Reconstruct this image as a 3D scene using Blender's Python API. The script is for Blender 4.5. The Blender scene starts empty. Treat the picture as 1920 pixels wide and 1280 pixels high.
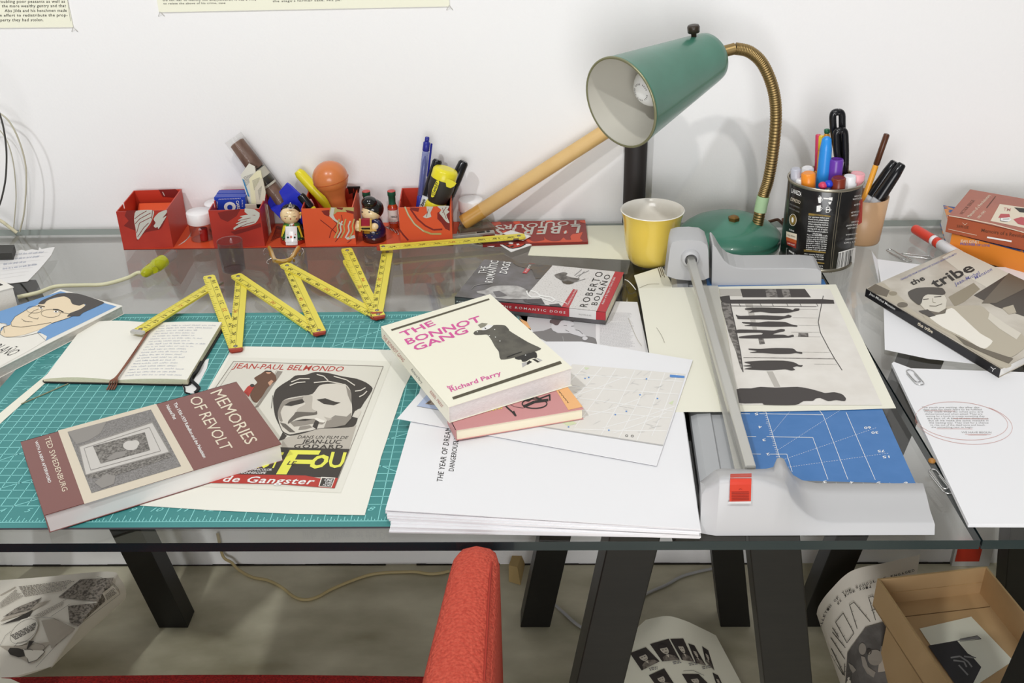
import bpy, math, random
from math import pi, sin, cos, radians
from mathutils import Vector, Matrix
V = Vector
random.seed(7)
scene = bpy.context.scene
COL = scene.collection

# ---------------------------------------------------------------- camera, world, lights, exposure
TZ = 0.695                                   # height of the glass table top above the floor
CAM = V((0.60739, -0.77695, 0.60313 + TZ))
FPX = 1948.558
ROT = (Matrix.Rotation(radians(1.565304), 3, 'Z') @ Matrix.Rotation(radians(62.058119), 3, 'X')
       @ Matrix.Rotation(radians(-1.197236), 3, 'Z'))
cam_data = bpy.data.cameras.new('camera')
cam_data.sensor_width = 36
cam_data.lens = FPX / 1920 * 36
cam_data.clip_start = 0.01
cam = bpy.data.objects.new('camera', cam_data)
cam.matrix_world = Matrix.Translation(CAM) @ ROT.to_4x4()
COL.objects.link(cam)
scene.camera = cam

world = bpy.data.worlds.new('world')
world.use_nodes = True
world.node_tree.nodes['Background'].inputs[0].default_value = (1.0, 1.0, 1.0, 1)
world.node_tree.nodes['Background'].inputs[1].default_value = 0.22
scene.world = world

def lamp(name, loc, target, size, power, col=(1, 1, 1)):
    d = bpy.data.lights.new(name, 'AREA')
    d.shape = 'DISK'; d.size = size; d.energy = power; d.color = col
    o = bpy.data.objects.new(name, d)
    o.location = loc
    o.rotation_euler = (V(target) - V(loc)).to_track_quat('-Z', 'Y').to_euler()
    COL.objects.link(o)
lamp('flash_light', (-0.62, -1.4, TZ + 2.75), (0.6, 0.45, TZ), 0.11, 36, (0.97, 0.985, 1.0))
lamp('second_flash_light', (0.92, -1.4, TZ + 2.65), (0.6, 0.45, TZ), 0.11, 23, (1, 0.975, 0.93))
lamp('ceiling_light', (0.6, -0.9, 3.6), (0.6, 0.4, TZ), 2.2, 4)
lamp('front_fill_light', (0.45, -3.2, 0.98), (0.55, 0.6, 0.62), 1.9, 70)  # added soft fill from behind the camera, lifts wall and under-table; no actual window
scene.view_settings.view_transform = 'Standard'
scene.view_settings.look = 'None'
scene.view_settings.exposure = 0.0
scene.view_settings.gamma = 1
scene.view_settings.use_curve_mapping = False

# ---------------------------------------------------------------- pixel to place helpers
def ray(x, y):
    return ROT @ V(((x - 960) / FPX, -(y - 640) / FPX, -1.0))
def W(x, y, z=0.0):                          # point of the photo at height z above the table top
    d = ray(x, y)
    return CAM + d * ((TZ + z - CAM.z) / d.z)
def PY(x, y, Y):                             # point of the photo on the upright plane y = Y
    d = ray(x, y)
    return CAM + d * ((Y - CAM.y) / d.y)
def PL(p0, p1, p2):                          # plane through three world points: photo pixel -> place
    n = (p1 - p0).cross(p2 - p0)
    def f(x, y):
        d = ray(x, y)
        return CAM + d * ((p0 - CAM).dot(n) / d.dot(n))
    return f
def ZP(z, dz=0.0):
    return lambda x, y: W(x, y, z + dz)
def lift(fn, n):                             # the same plane raised along n
    return lambda x, y: fn(x, y) + n
def K(x0, y0, s):                            # coordinates read in a magnified crop -> photo pixels
    return lambda *p: [(x0 + p[i] / s, y0 + p[i + 1] / s) for i in range(0, len(p), 2)]

# ---------------------------------------------------------------- materials
MATS = {}
def lin(h):
    h = h.lstrip('#')
    out = []
    for i in (0, 2, 4):
        c = int(h[i:i + 2], 16) / 255
        out.append(c / 12.92 if c <= 0.04045 else ((c + 0.055) / 1.055) ** 2.4)
    return tuple(out) + (1,)
def mat(name, col, rough=0.55, metal=0.0, noise=None, bump=None, trans=0.0, coat=0.0, spec=0.5, alpha=1.0, ior=1.45, sss=0.0):
    if name in MATS: return MATS[name]
    m = bpy.data.materials.new(name); m.use_nodes = True
    nt = m.node_tree; b = nt.nodes['Principled BSDF']
    I = b.inputs
    I['Base Color'].default_value = lin(col); I['Roughness'].default_value = rough
    I['Metallic'].default_value = metal; I['Transmission Weight'].default_value = trans
    I['Coat Weight'].default_value = coat; I['Specular IOR Level'].default_value = spec
    I['Alpha'].default_value = alpha; I['IOR'].default_value = ior
    tc = None
    def coords():
        nonlocal tc
        if tc is None: tc = nt.nodes.new('ShaderNodeTexCoord')
        return tc.outputs['Object']
    if noise:                                 # (second colour, scale, lo, hi, stretch)
        c2, sc = noise[0], noise[1]
        lo, hi = (noise[2], noise[3]) if len(noise) > 3 else (0.35, 0.65)
        st = noise[4] if len(noise) > 4 else (1, 1, 1)
        mp = nt.nodes.new('ShaderNodeMapping'); mp.inputs['Scale'].default_value = st
        nz = nt.nodes.new('ShaderNodeTexNoise'); nz.inputs['Scale'].default_value = sc; nz.inputs['Detail'].default_value = 5
        rp = nt.nodes.new('ShaderNodeValToRGB')
        rp.color_ramp.elements[0].position = lo; rp.color_ramp.elements[1].position = hi
        rp.color_ramp.elements[0].color = lin(col); rp.color_ramp.elements[1].color = lin(c2)
        nt.links.new(coords(), mp.inputs['Vector']); nt.links.new(mp.outputs[0], nz.inputs['Vector'])
        nt.links.new(nz.outputs['Fac'], rp.inputs[0]); nt.links.new(rp.outputs[0], I['Base Color'])
    if bump:                                  # (scale, strength, distance)
        nz = nt.nodes.new('ShaderNodeTexNoise'); nz.inputs['Scale'].default_value = bump[0]; nz.inputs['Detail'].default_value = 3
        bp = nt.nodes.new('ShaderNodeBump'); bp.inputs['Strength'].default_value = bump[1]; bp.inputs['Distance'].default_value = bump[2]
        nt.links.new(coords(), nz.inputs['Vector']); nt.links.new(nz.outputs['Fac'], bp.inputs['Height'])
        nt.links.new(bp.outputs[0], I['Normal'])
    MATS[name] = m
    return m
def clear_mat(name, tint, ior=1.45, rough=0.0, keep=1.0, body=None):   # thin clear sheet: see-through plus fresnel reflection
    if name in MATS: return MATS[name]
    m = bpy.data.materials.new(name); m.use_nodes = True
    nt = m.node_tree; nt.nodes.remove(nt.nodes['Principled BSDF'])
    out = nt.nodes['Material Output']
    t = nt.nodes.new('ShaderNodeBsdfTransparent'); t.inputs[0].default_value = lin(tint)
    g = nt.nodes.new('ShaderNodeBsdfGlossy'); g.inputs['Roughness'].default_value = rough
    lw = nt.nodes.new('ShaderNodeLayerWeight'); lw.inputs['Blend'].default_value = 0.5
    pw = nt.nodes.new('ShaderNodeMath'); pw.operation = 'POWER'; pw.inputs[1].default_value = 5
    fr = nt.nodes.new('ShaderNodeMath'); fr.operation = 'MULTIPLY_ADD'; r0 = ((ior - 1) / (ior + 1)) ** 2
    fr.inputs[1].default_value = 1 - r0; fr.inputs[2].default_value = r0
    nt.links.new(lw.outputs['Facing'], pw.inputs[0]); nt.links.new(pw.outputs[0], fr.inputs[0])
    mx = nt.nodes.new('ShaderNodeMixShader')
    nt.links.new(fr.outputs[0], mx.inputs[0]); nt.links.new(t.outputs[0], mx.inputs[1]); nt.links.new(g.outputs[0], mx.inputs[2])
    last = mx
    if body:
        d = nt.nodes.new('ShaderNodeBsdfDiffuse'); d.inputs[0].default_value = lin(body)
        m2 = nt.nodes.new('ShaderNodeMixShader'); m2.inputs[0].default_value = 1 - keep
        nt.links.new(mx.outputs[0], m2.inputs[1]); nt.links.new(d.outputs[0], m2.inputs[2]); last = m2
    nt.links.new(last.outputs[0], out.inputs['Surface'])
    MATS[name] = m
    return m

# ---------------------------------------------------------------- mesh builder
class G:
    def __init__(s): s.v = []; s.f = []; s.mi = []; s.mats = []; s.sm = []
    def m(s, mt):
        if mt not in s.mats: s.mats.append(mt)
        return s.mats.index(mt)
    def face(s, pts, mt, smooth=False):
        n = len(s.v); s.v += [V(p) for p in pts]; s.f.append(tuple(range(n, n + len(pts)))); s.mi.append(s.m(mt)); s.sm.append(smooth)
    def raw(s, verts, faces, mt, smooth=False):
        n = len(s.v); s.v += [V(p) for p in verts]; k = s.m(mt)
        for f in faces: s.f.append(tuple(n + i for i in f)); s.mi.append(k); s.sm.append(smooth)
    def prism(s, lo, hi, mt, mt_side=None, mt_lo=None):
        n = len(lo)
        s.raw(list(lo) + list(hi), [tuple(range(n - 1, -1, -1))], mt_lo or mt)
        s.raw(hi, [tuple(range(n))], mt)
        s.raw(list(lo) + list(hi), [(i, (i + 1) % n, n + (i + 1) % n, n + i) for i in range(n)], mt_side or mt)
    def slab(s, pts, t, mt, side=None, lo=None):  # polygon of world points with thickness t downward
        pts = [V(p) for p in pts]
        s.prism([p - V((0, 0, t)) for p in pts], pts, mt, side, lo)
    def box(s, a, b, mt):
        x0, y0, z0 = a; x1, y1, z1 = b
        s.prism([V(p) for p in ((x0, y0, z0), (x1, y0, z0), (x1, y1, z0), (x0, y1, z0))],
                [V(p) for p in ((x0, y0, z1), (x1, y0, z1), (x1, y1, z1), (x0, y1, z1))], mt)
    def obox(s, o, ax, ay, az, mt):           # box from corner o along three edge vectors
        lo = [o, o + ax, o + ax + ay, o + ay]
        s.prism(lo, [p + az for p in lo], mt)
    def beam(s, a, b, w, h, mt, up=V((0, 0, 1))):  # rectangular bar from a to b
        a, b = V(a), V(b); d = (b - a).normalized(); sx = d.cross(up).normalized(); sy = sx.cross(d).normalized()
        q = [sx * w / 2 * i + sy * h / 2 * j for i, j in ((-1, -1), (1, -1), (1, 1), (-1, 1))]
        lo = [a + k for k in q]; hi = [b + k for k in q]
        s.prism(lo, hi, mt)
    def lathe(s, a, b, prof, mt, n=24, smooth=True, cap=True, flat=None):
        a, b = V(a), V(b); L = (b - a).length; d = (b - a) / L
        r = V((0, 0, 1)) if abs(d.z) < 0.95 else V((1, 0, 0))
        x = d.cross(r).normalized(); y = d.cross(x)
        fy = flat or 1.0
        vs = []; fs = []
        for t, rad in prof:
            c = a + d * t
            for k in range(n):
                w = 2 * pi * k / n; vs.append(c + (x * cos(w) + y * sin(w) * fy) * rad)
        for i in range(len(prof) - 1):
            for k in range(n):
                fs.append((i * n + k, i * n + (k + 1) % n, (i + 1) * n + (k + 1) % n, (i + 1) * n + k))
        s.raw(vs, fs, mt, smooth)
        if cap:
            for i in (0, len(prof) - 1):
                if prof[i][1] > 1e-5: s.face(vs[i * n:(i + 1) * n] if i else vs[i * n:(i + 1) * n][::-1], mt)
    def tube(s, pts, r, mt, n=8, sub=6, flat=1.0, closed=False, smooth=True):
        P = [V(p) for p in pts]
        if sub > 1:
            Q = []
            N = len(P)
            for i in range(N if closed else N - 1):
                g = lambda k: P[k % N] if closed else P[max(0, min(N - 1, k))]
                p0, p1, p2, p3 = g(i - 1), g(i), g(i + 1), g(i + 2)
                for j in range(sub):
                    t = j / sub
                    Q.append(0.5 * ((2 * p1) + (p2 - p0) * t + (2 * p0 - 5 * p1 + 4 * p2 - p3) * t * t + (3 * p1 - p0 - 3 * p2 + p3) * t ** 3))
            if not closed: Q.append(P[-1])
            P = Q
        vs = []; N = len(P); up = None
        rr = r if callable(r) else (lambda t: r)
        for i, p in enumerate(P):
            d = (P[(i + 1) % N] - P[i - 1]) if closed else (P[min(N - 1, i + 1)] - P[max(0, i - 1)])
            d.normalize()
            if up is None: up = V((0, 0, 1)) if abs(d.z) < 0.9 else V((0, 1, 0))
            x = d.cross(up)
            if x.length < 1e-6: x = d.cross(V((0, 1, 0.1)))
            x.normalize(); up = x.cross(d).normalized()
            R = rr(i / max(1, N - 1))
            for k in range(n):
                w = 2 * pi * k / n; vs.append(p + (x * cos(w) + up * sin(w) * flat) * R)
        fs = []
        for i in range(N if closed else N - 1):
            for k in range(n):
                j = (i + 1) % N
                fs.append((i * n + k, i * n + (k + 1) % n, j * n + (k + 1) % n, j * n + k))
        s.raw(vs, fs, mt, smooth)
        if not closed:
            s.face(vs[:n], mt); s.face(vs[-n:][::-1], mt)
    def ball(s, c, r, mt, n=16, sc=(1, 1, 1), rot=None):
        c = V(c); vs = []; fs = []
        for i in range(n // 2 + 1):
            a = pi * i / (n // 2)
            for k in range(n):
                w = 2 * pi * k / n
                q = V((sin(a) * cos(w) * sc[0], sin(a) * sin(w) * sc[1], cos(a) * sc[2])) * r
                if rot: q = rot @ q
                vs.append(c + q)
        for i in range(n // 2):
            for k in range(n):
                fs.append((i * n + k, (i + 1) * n + k, (i + 1) * n + (k + 1) % n, i * n + (k + 1) % n))
        s.raw(vs, fs, mt, True)
    def grid(s, fn, nu, nv, mt, smooth=True, thick=None):
        top = [V(fn(i / nu, j / nv)) for j in range(nv + 1) for i in range(nu + 1)]
        q = lambda i, j: j * (nu + 1) + i
        fs = [(q(i, j), q(i + 1, j), q(i + 1, j + 1), q(i, j + 1)) for j in range(nv) for i in range(nu)]
        s.raw(top, fs, mt, smooth)
        if thick is not None:
            th = V(thick) if hasattr(thick, '__len__') else V((0, 0, -thick))
            bot = [p + th for p in top]
            s.raw(bot, [f[::-1] for f in fs], mt, smooth)
            rim = [q(i, 0) for i in range(nu)] + [q(nu, j) for j in range(nv)] + [q(i, nv) for i in range(nu, 0, -1)] + [q(0, j) for j in range(nv, 0, -1)]
            n = len(rim)
            s.raw([top[i] for i in rim] + [bot[i] for i in rim], [(k, n + k, n + (k + 1) % n, (k + 1) % n) for k in range(n)], mt)
    # printed matter: px polygons, px text and px rules mapped to their surface by fn
    n_print = 0
    def nudge(s):                             # each printed mark lies a few microns above the one before it
        G.n_print = (G.n_print + 1) % 23
        return 5e-6 * G.n_print
    def up(s, pts):
        e = s.nudge(); return [p + (CAM - p).normalized() * e for p in pts]
    def poly(s, px, fn, mt):
        if len(px) >= 9:                      # organic outlines are drawn as smooth closed curves
            n = len(px); out = []
            for i in range(n):
                a, b, c, d = px[i - 1], px[i], px[(i + 1) % n], px[(i + 2) % n]
                for t in (0, .33, .67):
                    out.append(tuple(b[q] + t * (.35 * (c[q] - a[q])) + t * t * (3 * (c[q] - b[q]) - .7 * (c[q] - a[q]) - .35 * (d[q] - b[q])) + t ** 3 * (2 * (b[q] - c[q]) + .35 * (c[q] - a[q]) + .35 * (d[q] - b[q])) for q in (0, 1)))
            px = out
        s.face(s.up([fn(*p) for p in px]), mt)
    def sub(s, px, fn, mt, n=6):              # quad printed on a curved surface
        a, b, c, d = px
        def q(u, v):
            p = fn(*[(a[i] * (1 - u) + b[i] * u) * (1 - v) + (d[i] * (1 - u) + c[i] * u) * v for i in (0, 1)])
            return p + (CAM - p).normalized() * e
        e = s.nudge(); s.grid(q, n, n, mt, False)
    def line(s, px, w, fn, mt, closed=False):
        n = len(px)
        for i in range(n if closed else n - 1):
            a, b = px[i], px[(i + 1) % n]
            dx, dy = b[0] - a[0], b[1] - a[1]; L = math.hypot(dx, dy) or 1
            ox, oy = -dy / L * w / 2, dx / L * w / 2
            s.face(s.up([fn(a[0] + ox, a[1] + oy), fn(b[0] + ox, b[1] + oy), fn(b[0] - ox, b[1] - oy), fn(a[0] - ox, a[1] - oy)]), mt)
    def ell(s, c, rx, ry, fn, mt, n=20, rot=0):
        s.poly([(c[0] + rx * cos(t) * cos(rot) - ry * sin(t) * sin(rot), c[1] + rx * cos(t) * sin(rot) + ry * sin(t) * cos(rot)) for t in [2 * pi * k / n for k in range(n)]], fn, mt)
    def rows(s, quad, n, fn, mt, fill=0.55, word=0.05, seed=1, ragged=0.15):   # small print too small to read
        R = random.Random(seed); a, b, c, d = quad
        def q(u, v): return fn(*[(a[i] * (1 - u) + b[i] * u) * (1 - v) + (d[i] * (1 - u) + c[i] * u) * v for i in (0, 1)])
        for r in range(n):
            v0 = (r + 0.5 - fill / 2) / n; v1 = (r + 0.5 + fill / 2) / n; u = 0; end = 1 - R.random() * ragged
            while u < end:
                w = word * (0.4 + R.random() * 1.2); u1 = min(end, u + w)
                s.face([q(u, v0), q(u1, v0), q(u1, v1), q(u, v1)], mt); u = u1 + word * 0.25
    def scrawl(s, quad, n, fn, mt, w=0.6, seed=1, ragged=0.3):                 # pen handwriting
        R = random.Random(seed); a, b, c, d = quad
        def q(u, v): return [(a[i] * (1 - u) + b[i] * u) * (1 - v) + (d[i] * (1 - u) + c[i] * u) * v for i in (0, 1)]
        for r in range(n):
            u = 0; end = 1 - R.random() * ragged; hh = 0.26 / n; st = 0.012
            while u < end:
                L = R.randint(3, 9); pts = []
                for k in range(L * 2):
                    pts.append(q(u, (r + 0.5) / n + (hh if k % 2 else -hh * (0.4 + R.random())) * (0.5 + 0.5 * R.random()))); u += st * (0.5 + 0.6 * R.random())
                s.line(pts, w, fn, mt); u += st * 1.4
    def text(s, txt, bl, br, tl, fn, mt, bold=0.0, shear=0.0, space=1.0, fit=None):
        vs, fs, w, h = glyphs(txt, min(bold, .005 if 'M' in txt else .018), shear, space)
        n = len(s.v); k = s.m(mt); e = s.nudge()
        for x, y in vs:
            u, v = x / w, y / h
            p = V(fn(bl[0] + u * (br[0] - bl[0]) + v * (tl[0] - bl[0]), bl[1] + u * (br[1] - bl[1]) + v * (tl[1] - bl[1]))); s.v.append(p + (CAM - p).normalized() * e)
        for f in fs: s.f.append(tuple(n + i for i in f)); s.mi.append(k); s.sm.append(False)
    def build(s, name, parent=None, bevel=0, label=None, org=None):
        me = bpy.data.meshes.new(name)
        if parent is not None: o0 = origin(parent)
        elif org is not None: o0 = V(org)
        else:
            xs = [p.x for p in s.v]; ys = [p.y for p in s.v]; zs = [p.z for p in s.v]
            o0 = V(((min(xs) + max(xs)) / 2, (min(ys) + max(ys)) / 2, min(zs)))
        me.from_pydata([p - o0 for p in s.v], [], s.f)
        for m_ in s.mats: me.materials.append(m_)
        me.polygons.foreach_set('material_index', s.mi)
        me.polygons.foreach_set('use_smooth', s.sm)
        me.update()
        o = bpy.data.objects.new(name, me); COL.objects.link(o)
        if parent is not None: o.parent = parent
        else: o.location = o0
        if bevel:
            import bmesh
            bm = bmesh.new(); bm.from_mesh(me); bmesh.ops.remove_doubles(bm, verts=bm.verts, dist=1e-5); bm.to_mesh(me); bm.free()
            b = o.modifiers.new('bevel', 'BEVEL'); b.width = bevel; b.segments = 2; b.limit_method = 'ANGLE'
        if label: o['label'] = label
        return o
GL = {}
def glyphs(txt, bold, shear, space):
    key = (txt, bold, shear, space)
    if key in GL: return GL[key]
    c = bpy.data.curves.new('lettering', 'FONT'); c.body = txt; c.size = 1; c.resolution_u = 2
    c.offset = bold; c.shear = shear; c.space_character = space
    o = bpy.data.objects.new('lettering', c); COL.objects.link(o)
    dg = bpy.context.evaluated_depsgraph_get(); dg.update()
    me = o.evaluated_get(dg).to_mesh()
    x0 = min(v.co.x for v in me.vertices); x1 = max(v.co.x for v in me.vertices); y1 = max(v.co.y for v in me.vertices)
    r = ([(v.co.x - x0, v.co.y) for v in me.vertices], [tuple(p.vertices) for p in me.polygons], x1 - x0, y1)
    o.evaluated_get(dg).to_mesh_clear(); bpy.data.objects.remove(o); bpy.data.curves.remove(c)
    GL[key] = r
    return r
def origin(o):
    p = V((0, 0, 0))
    while o is not None: p += o.location; o = o.parent
    return p
def tag(o, label, cat, group=None, kind=None):
    if label: o['label'] = label
    if cat: o['category'] = cat
    if group: o['group'] = group
    if kind: o['kind'] = kind
    return o
def thing(name, label, cat, loc, group=None):
    o = bpy.data.objects.new(name, None); o.empty_display_size = 0.02; COL.objects.link(o); o.location = V(loc)
    return tag(o, label, cat, group)
def dup(root, loc, label, rotz=0.0):
    r = root.copy(); COL.objects.link(r); r.location = V(loc); r.rotation_euler = (0, 0, rotz); r['label'] = label
    for ch in list(root.children):
        c = ch.copy(); COL.objects.link(c); c.parent = r
        for gch in list(ch.children):
            d = gch.copy(); COL.objects.link(d); d.parent = c
    return r
from mathutils.bvhtree import BVHTree
def RC(g_, near=.0012):                        # photo pixel -> point just above a curved surface already built in g_
    t = BVHTree.FromPolygons([tuple(p) for p in g_.v], g_.f)
    def f(x, y):
        d = ray(x, y).normalized(); h = t.ray_cast(CAM, d)
        if h[0] is None: h = t.find_nearest(CAM + d * 1.4)
        return h[0] - d * near
    return f
def cen(pts):
    c = V((0, 0, 0))
    for p in pts: c += V(p)
    return c / len(pts)
def inset(pts, d):
    c = cen(pts); out = []; n = len(pts)
    for i in range(n):
        a, b, e = V(pts[i - 1]), V(pts[i]), V(pts[(i + 1) % n])
        u = (a - b).normalized(); w = (e - b).normalized()
        out.append(b + (u + w) * d)
    return out

# common colours
paper = mat('white_paper', 'ececee', 0.75)
paper2 = mat('soft_white_paper', 'ebeae8', 0.75)
cream = mat('cream_paper', 'eceada', 0.75)
pages = mat('page_edges', 'eeebe4', 0.8, noise=('dcd8cf', 300, .3, .7, (1, 1, 12)))
ink = mat('black_ink', '2b2926', 0.6)
grey_ink = mat('grey_ink', '8c8a88', 0.7)
pale_ink = mat('pale_grey_ink', 'b9b7b5', 0.7)
pale2 = mat('very_pale_grey_ink', 'd2d0cf', 0.7)
blue_ink = mat('blue_pen_ink', '8d97b5', 0.7)
red_ink = mat('red_pen_ink', 'c98a80', 0.7)
white_ink = mat('white_ink', 'f0efec', 0.6)
steel = mat('bright_steel', 'c9c9c9', 0.22, 1.0)
brass = mat('aged_brass', '9c855a', 0.42, 1.0)
blackp = mat('black_plastic', '17171a', 0.22)
# ---------------------------------------------------------------- the room
WY = 0.768
wallm = mat('white_wall_paint', 'f2f1f1', 0.85, bump=(260, 0.25, 0.0012))
g = G(); g.box((-2.6, WY, 0), (3.6, WY + 0.1, 3.0), wallm); o = g.build('wall_back'); o['kind'] = 'structure'
floorm = mat('polished_concrete', '958e74', 0.42, noise=('d2ccb4', 4.5, 0.34, 0.68, (1, 1.8, 1)), bump=(40, 0.08, 0.001))
g = G(); g.box((-2.6, -2.6, -0.1), (3.6, WY + 0.1, 0), floorm); o = g.build('floor'); o['kind'] = 'structure'
# ragged dirty joint where the wall meets the floor
dirt = mat('dark_joint_dirt', '2b2720', 0.9)
g = G(); R = random.Random(3); x = -1.6
while x < 2.4:
    w = 0.01 + R.random() * 0.05
    if R.random() < 0.8:
        h = 0.0008 + R.random() * 0.002
        g.box((x, WY - 0.003, 0), (x + w, WY - 0.0001, h), dirt)
    x += w
o = g.build('trim_1'); o['kind'] = 'structure'

# two sheets pinned to the wall
def wall_fn(Y): return lambda x, y: PY(x, y, Y)
typem = mat('typescript_cream', 'f1f0dc', 0.8)
g = G(); fn = wall_fn(WY - 0.002)
def wall_sheet(name, bl, br, height, label):
    a, b = fn(*bl), fn(*br); up = V((-0.3 * (b - a).z, 0, height))
    t = thing(name, label, 'paper', (a + b) / 2, 'typed sheets pinned to the wall')
    g = G(); g.prism([a + V((0, .0012, 0)), b + V((0, .0012, 0)), b + up + V((0, .0012, 0)), a + up + V((0, .0012, 0))], [a, b, b + up, a + up], typem)
    g.build('sheet', t)
    return t, a, b, up
t, a, b, up = wall_sheet('pinned_typescript', (-60, 53), (137, 51), 0.42, 'narrow cream typed sheet pinned high on the wall above the wire hoops')
g = G(); f2 = wall_fn(WY - 0.0024); k = K(0, 0, 4)
for i, (s_, y0, x1) in enumerate([('troubling poor peasants as well as', 22, 487), ('the more wealthy gentry and that', 55, 494), ('Abu Jilda and his henchmen made', 90, 500), ('an effort to redistribute the prop-', 125, 507), ('property they had stolen.', 160, 325)]):
    L = 30 * (len(s_) * 0.5)
    g.text(s_, k(x1 - L, y0)[0], k(x1, y0 - 2)[0], k(x1 - L, y0 - 21)[0], f2, ink, bold=0.004, space=1.1)
g.line(k(506, 0, 528, 158), 0.5, f2, grey_ink)
for r in range(9):
    g.rows([(-60, -14 - r * 9), (124, -16 - r * 9), (124, -10 - r * 9), (-60, -8 - r * 9)], 1, f2, ink, .6, .05, r, .05)
g.build('typed_lettering', t)
t, a, b, up = wall_sheet('pinned_typescript', (298, 23), (843, 12), 0.44, 'wide cream typed sheet pinned high on the wall above the desk organizer')
g = G(); k = K(0, 0, 4)
g.text('did not fear to identify him and,(however, it was a vivid', k(1220, 8)[0], k(1920, 3)[0], k(1220, -14)[0], f2, ink, bold=.004, space=1.1)
g.text('to relate the above of his crime, case', k(1225, 33)[0], k(1690, 28)[0], k(1225, 20)[0], f2, ink, bold=.004, space=1.1)
g.text("the stage's former case. His pe.", (511, 4), (640, 1.5), (511, 0), f2, ink, space=1.1)
ux = (b - a).normalized(); q = lambda u, v: a + ux * u + V((0, -0.0006, v))
wm = lambda x, y: q(x, y)
g.text("Jilda, \"Dillinger of the Desert,\"", (0.10, 0.285), (0.30, 0.285), (0.10, 0.305), wm, ink, bold=.01)
for i in range(8):
    g.rows([(0.02 + 0.19 * (i % 2), 0.26 - i // 2 * 0.055), (0.19 + 0.19 * (i % 2), 0.26 - i // 2 * 0.055), (0.19 + 0.19 * (i % 2), 0.215 - i // 2 * 0.055), (0.02 + 0.19 * (i % 2), 0.215 - i // 2 * 0.055)], 6, wm, grey_ink, .4, .08, i, .05)
g.build('typed_lettering', t)
pin = mat('pin_wire', 'b9b6ad', 0.4, 0.6)
for p, w in (((137, 52), 'at the corner of the narrow typed sheet'), ((300, 23), 'at the organizer-side corner of the wide typed sheet'), ((842, 11), 'at the lamp-side corner of the wide typed sheet')):
    c = PY(p[0], p[1], WY - 0.003); g = G()
    g.tube([c + V((-.004, .0022, -.006)), c + V((0, -.001, .001)), c + V((.005, .0022, -.006))], 0.0004, pin, 5, 1)
    tag(g.build('wall_pin'), 'small wire pin ' + w, 'pin', 'wire pins in the wall')

# ---------------------------------------------------------------- glass table tops on black trestles
glass = clear_mat('table_glass', 'fcfdfc', 1.52)
gpale = mat('glass_back_edge', '9aa5a0', 0.2)
gedge = mat('glass_edge', '1c2b2f', 0.12, coat=0.5)
def table_top(x0, x1, label):
    y0, y1, t = -0.0285, 0.752, 0.010
    r = thing('glass_tabletop', label, 'tabletop', ((x0 + x1) / 2, 0.36, TZ - t), 'glass table tops')
    g = G()
    g.raw([(x0, y0, TZ), (x1, y0, TZ), (x1, y1, TZ), (x0, y1, TZ)], [(0, 1, 2, 3)], glass)
    g.raw([(x0, y0, TZ - t), (x1, y0, TZ - t), (x1, y1, TZ - t), (x0, y1, TZ - t)], [(3, 2, 1, 0)], glass)
    g.build('pane', r)
    g = G(); e = 0.0006
    for a, b in (((x0, y0), (x1, y0)), ((x1, y0), (x1, y1)), ((x1, y1), (x0, y1)), ((x0, y1), (x0, y0))):
        g.raw([(a[0], a[1], TZ - t), (b[0], b[1], TZ - t), (b[0], b[1], TZ), (a[0], a[1], TZ)], [(0, 1, 2, 3)], gpale if a[1] == b[1] == y1 else gedge)
    g.build('polished_edge', r)
table_top(-0.75, 1.0045, 'large glass table top carrying the cutting mat and the green lamp')
table_top(1.0065, 2.1, 'glass table top carrying the handwritten paper and brown paperbacks')
blackw = mat('black_stained_wood', '0d0c0a', 0.42, noise=('14120f', 30, .3, .7, (1, 1, 8)))
rawwood = mat('chipped_bare_wood', 'd8c7a2', 0.8)
def trestle(xc, label, first=[None]):
    if first[0] is not None: return dup(first[0], (xc, 0.33, 0), label)
    r = thing('trestle', label, 'trestle', (xc, 0.33, 0), 'black trestles under the glass')
    first[0] = r
    z1 = TZ - 0.0105
    for sy, yt, yf in ((1, 0.58, 0.62), (-1, 0.085, 0.045)):
        for sx in (-1, 1):
            g = G()
            top = V((xc + sx * 0.062, yt, z1 - 0.008)); foot = V((xc + sx * 0.175, yf, 0.0))
            hx, hy = 0.026, 0.021
            lo = [foot + V((i * hx, j * hy, 0)) for i, j in ((-1, -1), (1, -1), (1, 1), (-1, 1))]
            hi = [top + V((i * hx, j * hy, 0)) for i, j in ((-1, -1), (1, -1), (1, 1), (-1, 1))]
            g.prism(lo, hi, blackw); g.build('leg', r, bevel=.0012)
        g = G(); g.box((xc - 0.13, yt - 0.012 + sy * .034, z1 - 0.115), (xc + 0.13, yt + 0.012 + sy * .034, z1 - 0.075), blackw)
        if sy > 0: g.build('cross_rail', r, bevel=.001)
    g = G(); pf = [(-0.036, -0.044), (0.036, -0.044), (0.028, 0), (-0.028, 0)]
    g.prism([V((xc + x, 0.03, z1 + z)) for x, z in pf], [V((xc + x, 0.64, z1 + z)) for x, z in pf], blackw); g.build('top_beam', r, bevel=.001)
    return r
trestle(0.775, 'black wooden trestle under the glass behind the sheet of printed portraits')
trestle(-0.215, 'black wooden trestle under the glass beside the curled comic newspaper')
trestle(1.262, 'black wooden trestle under the glass around the open cardboard box')

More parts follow.
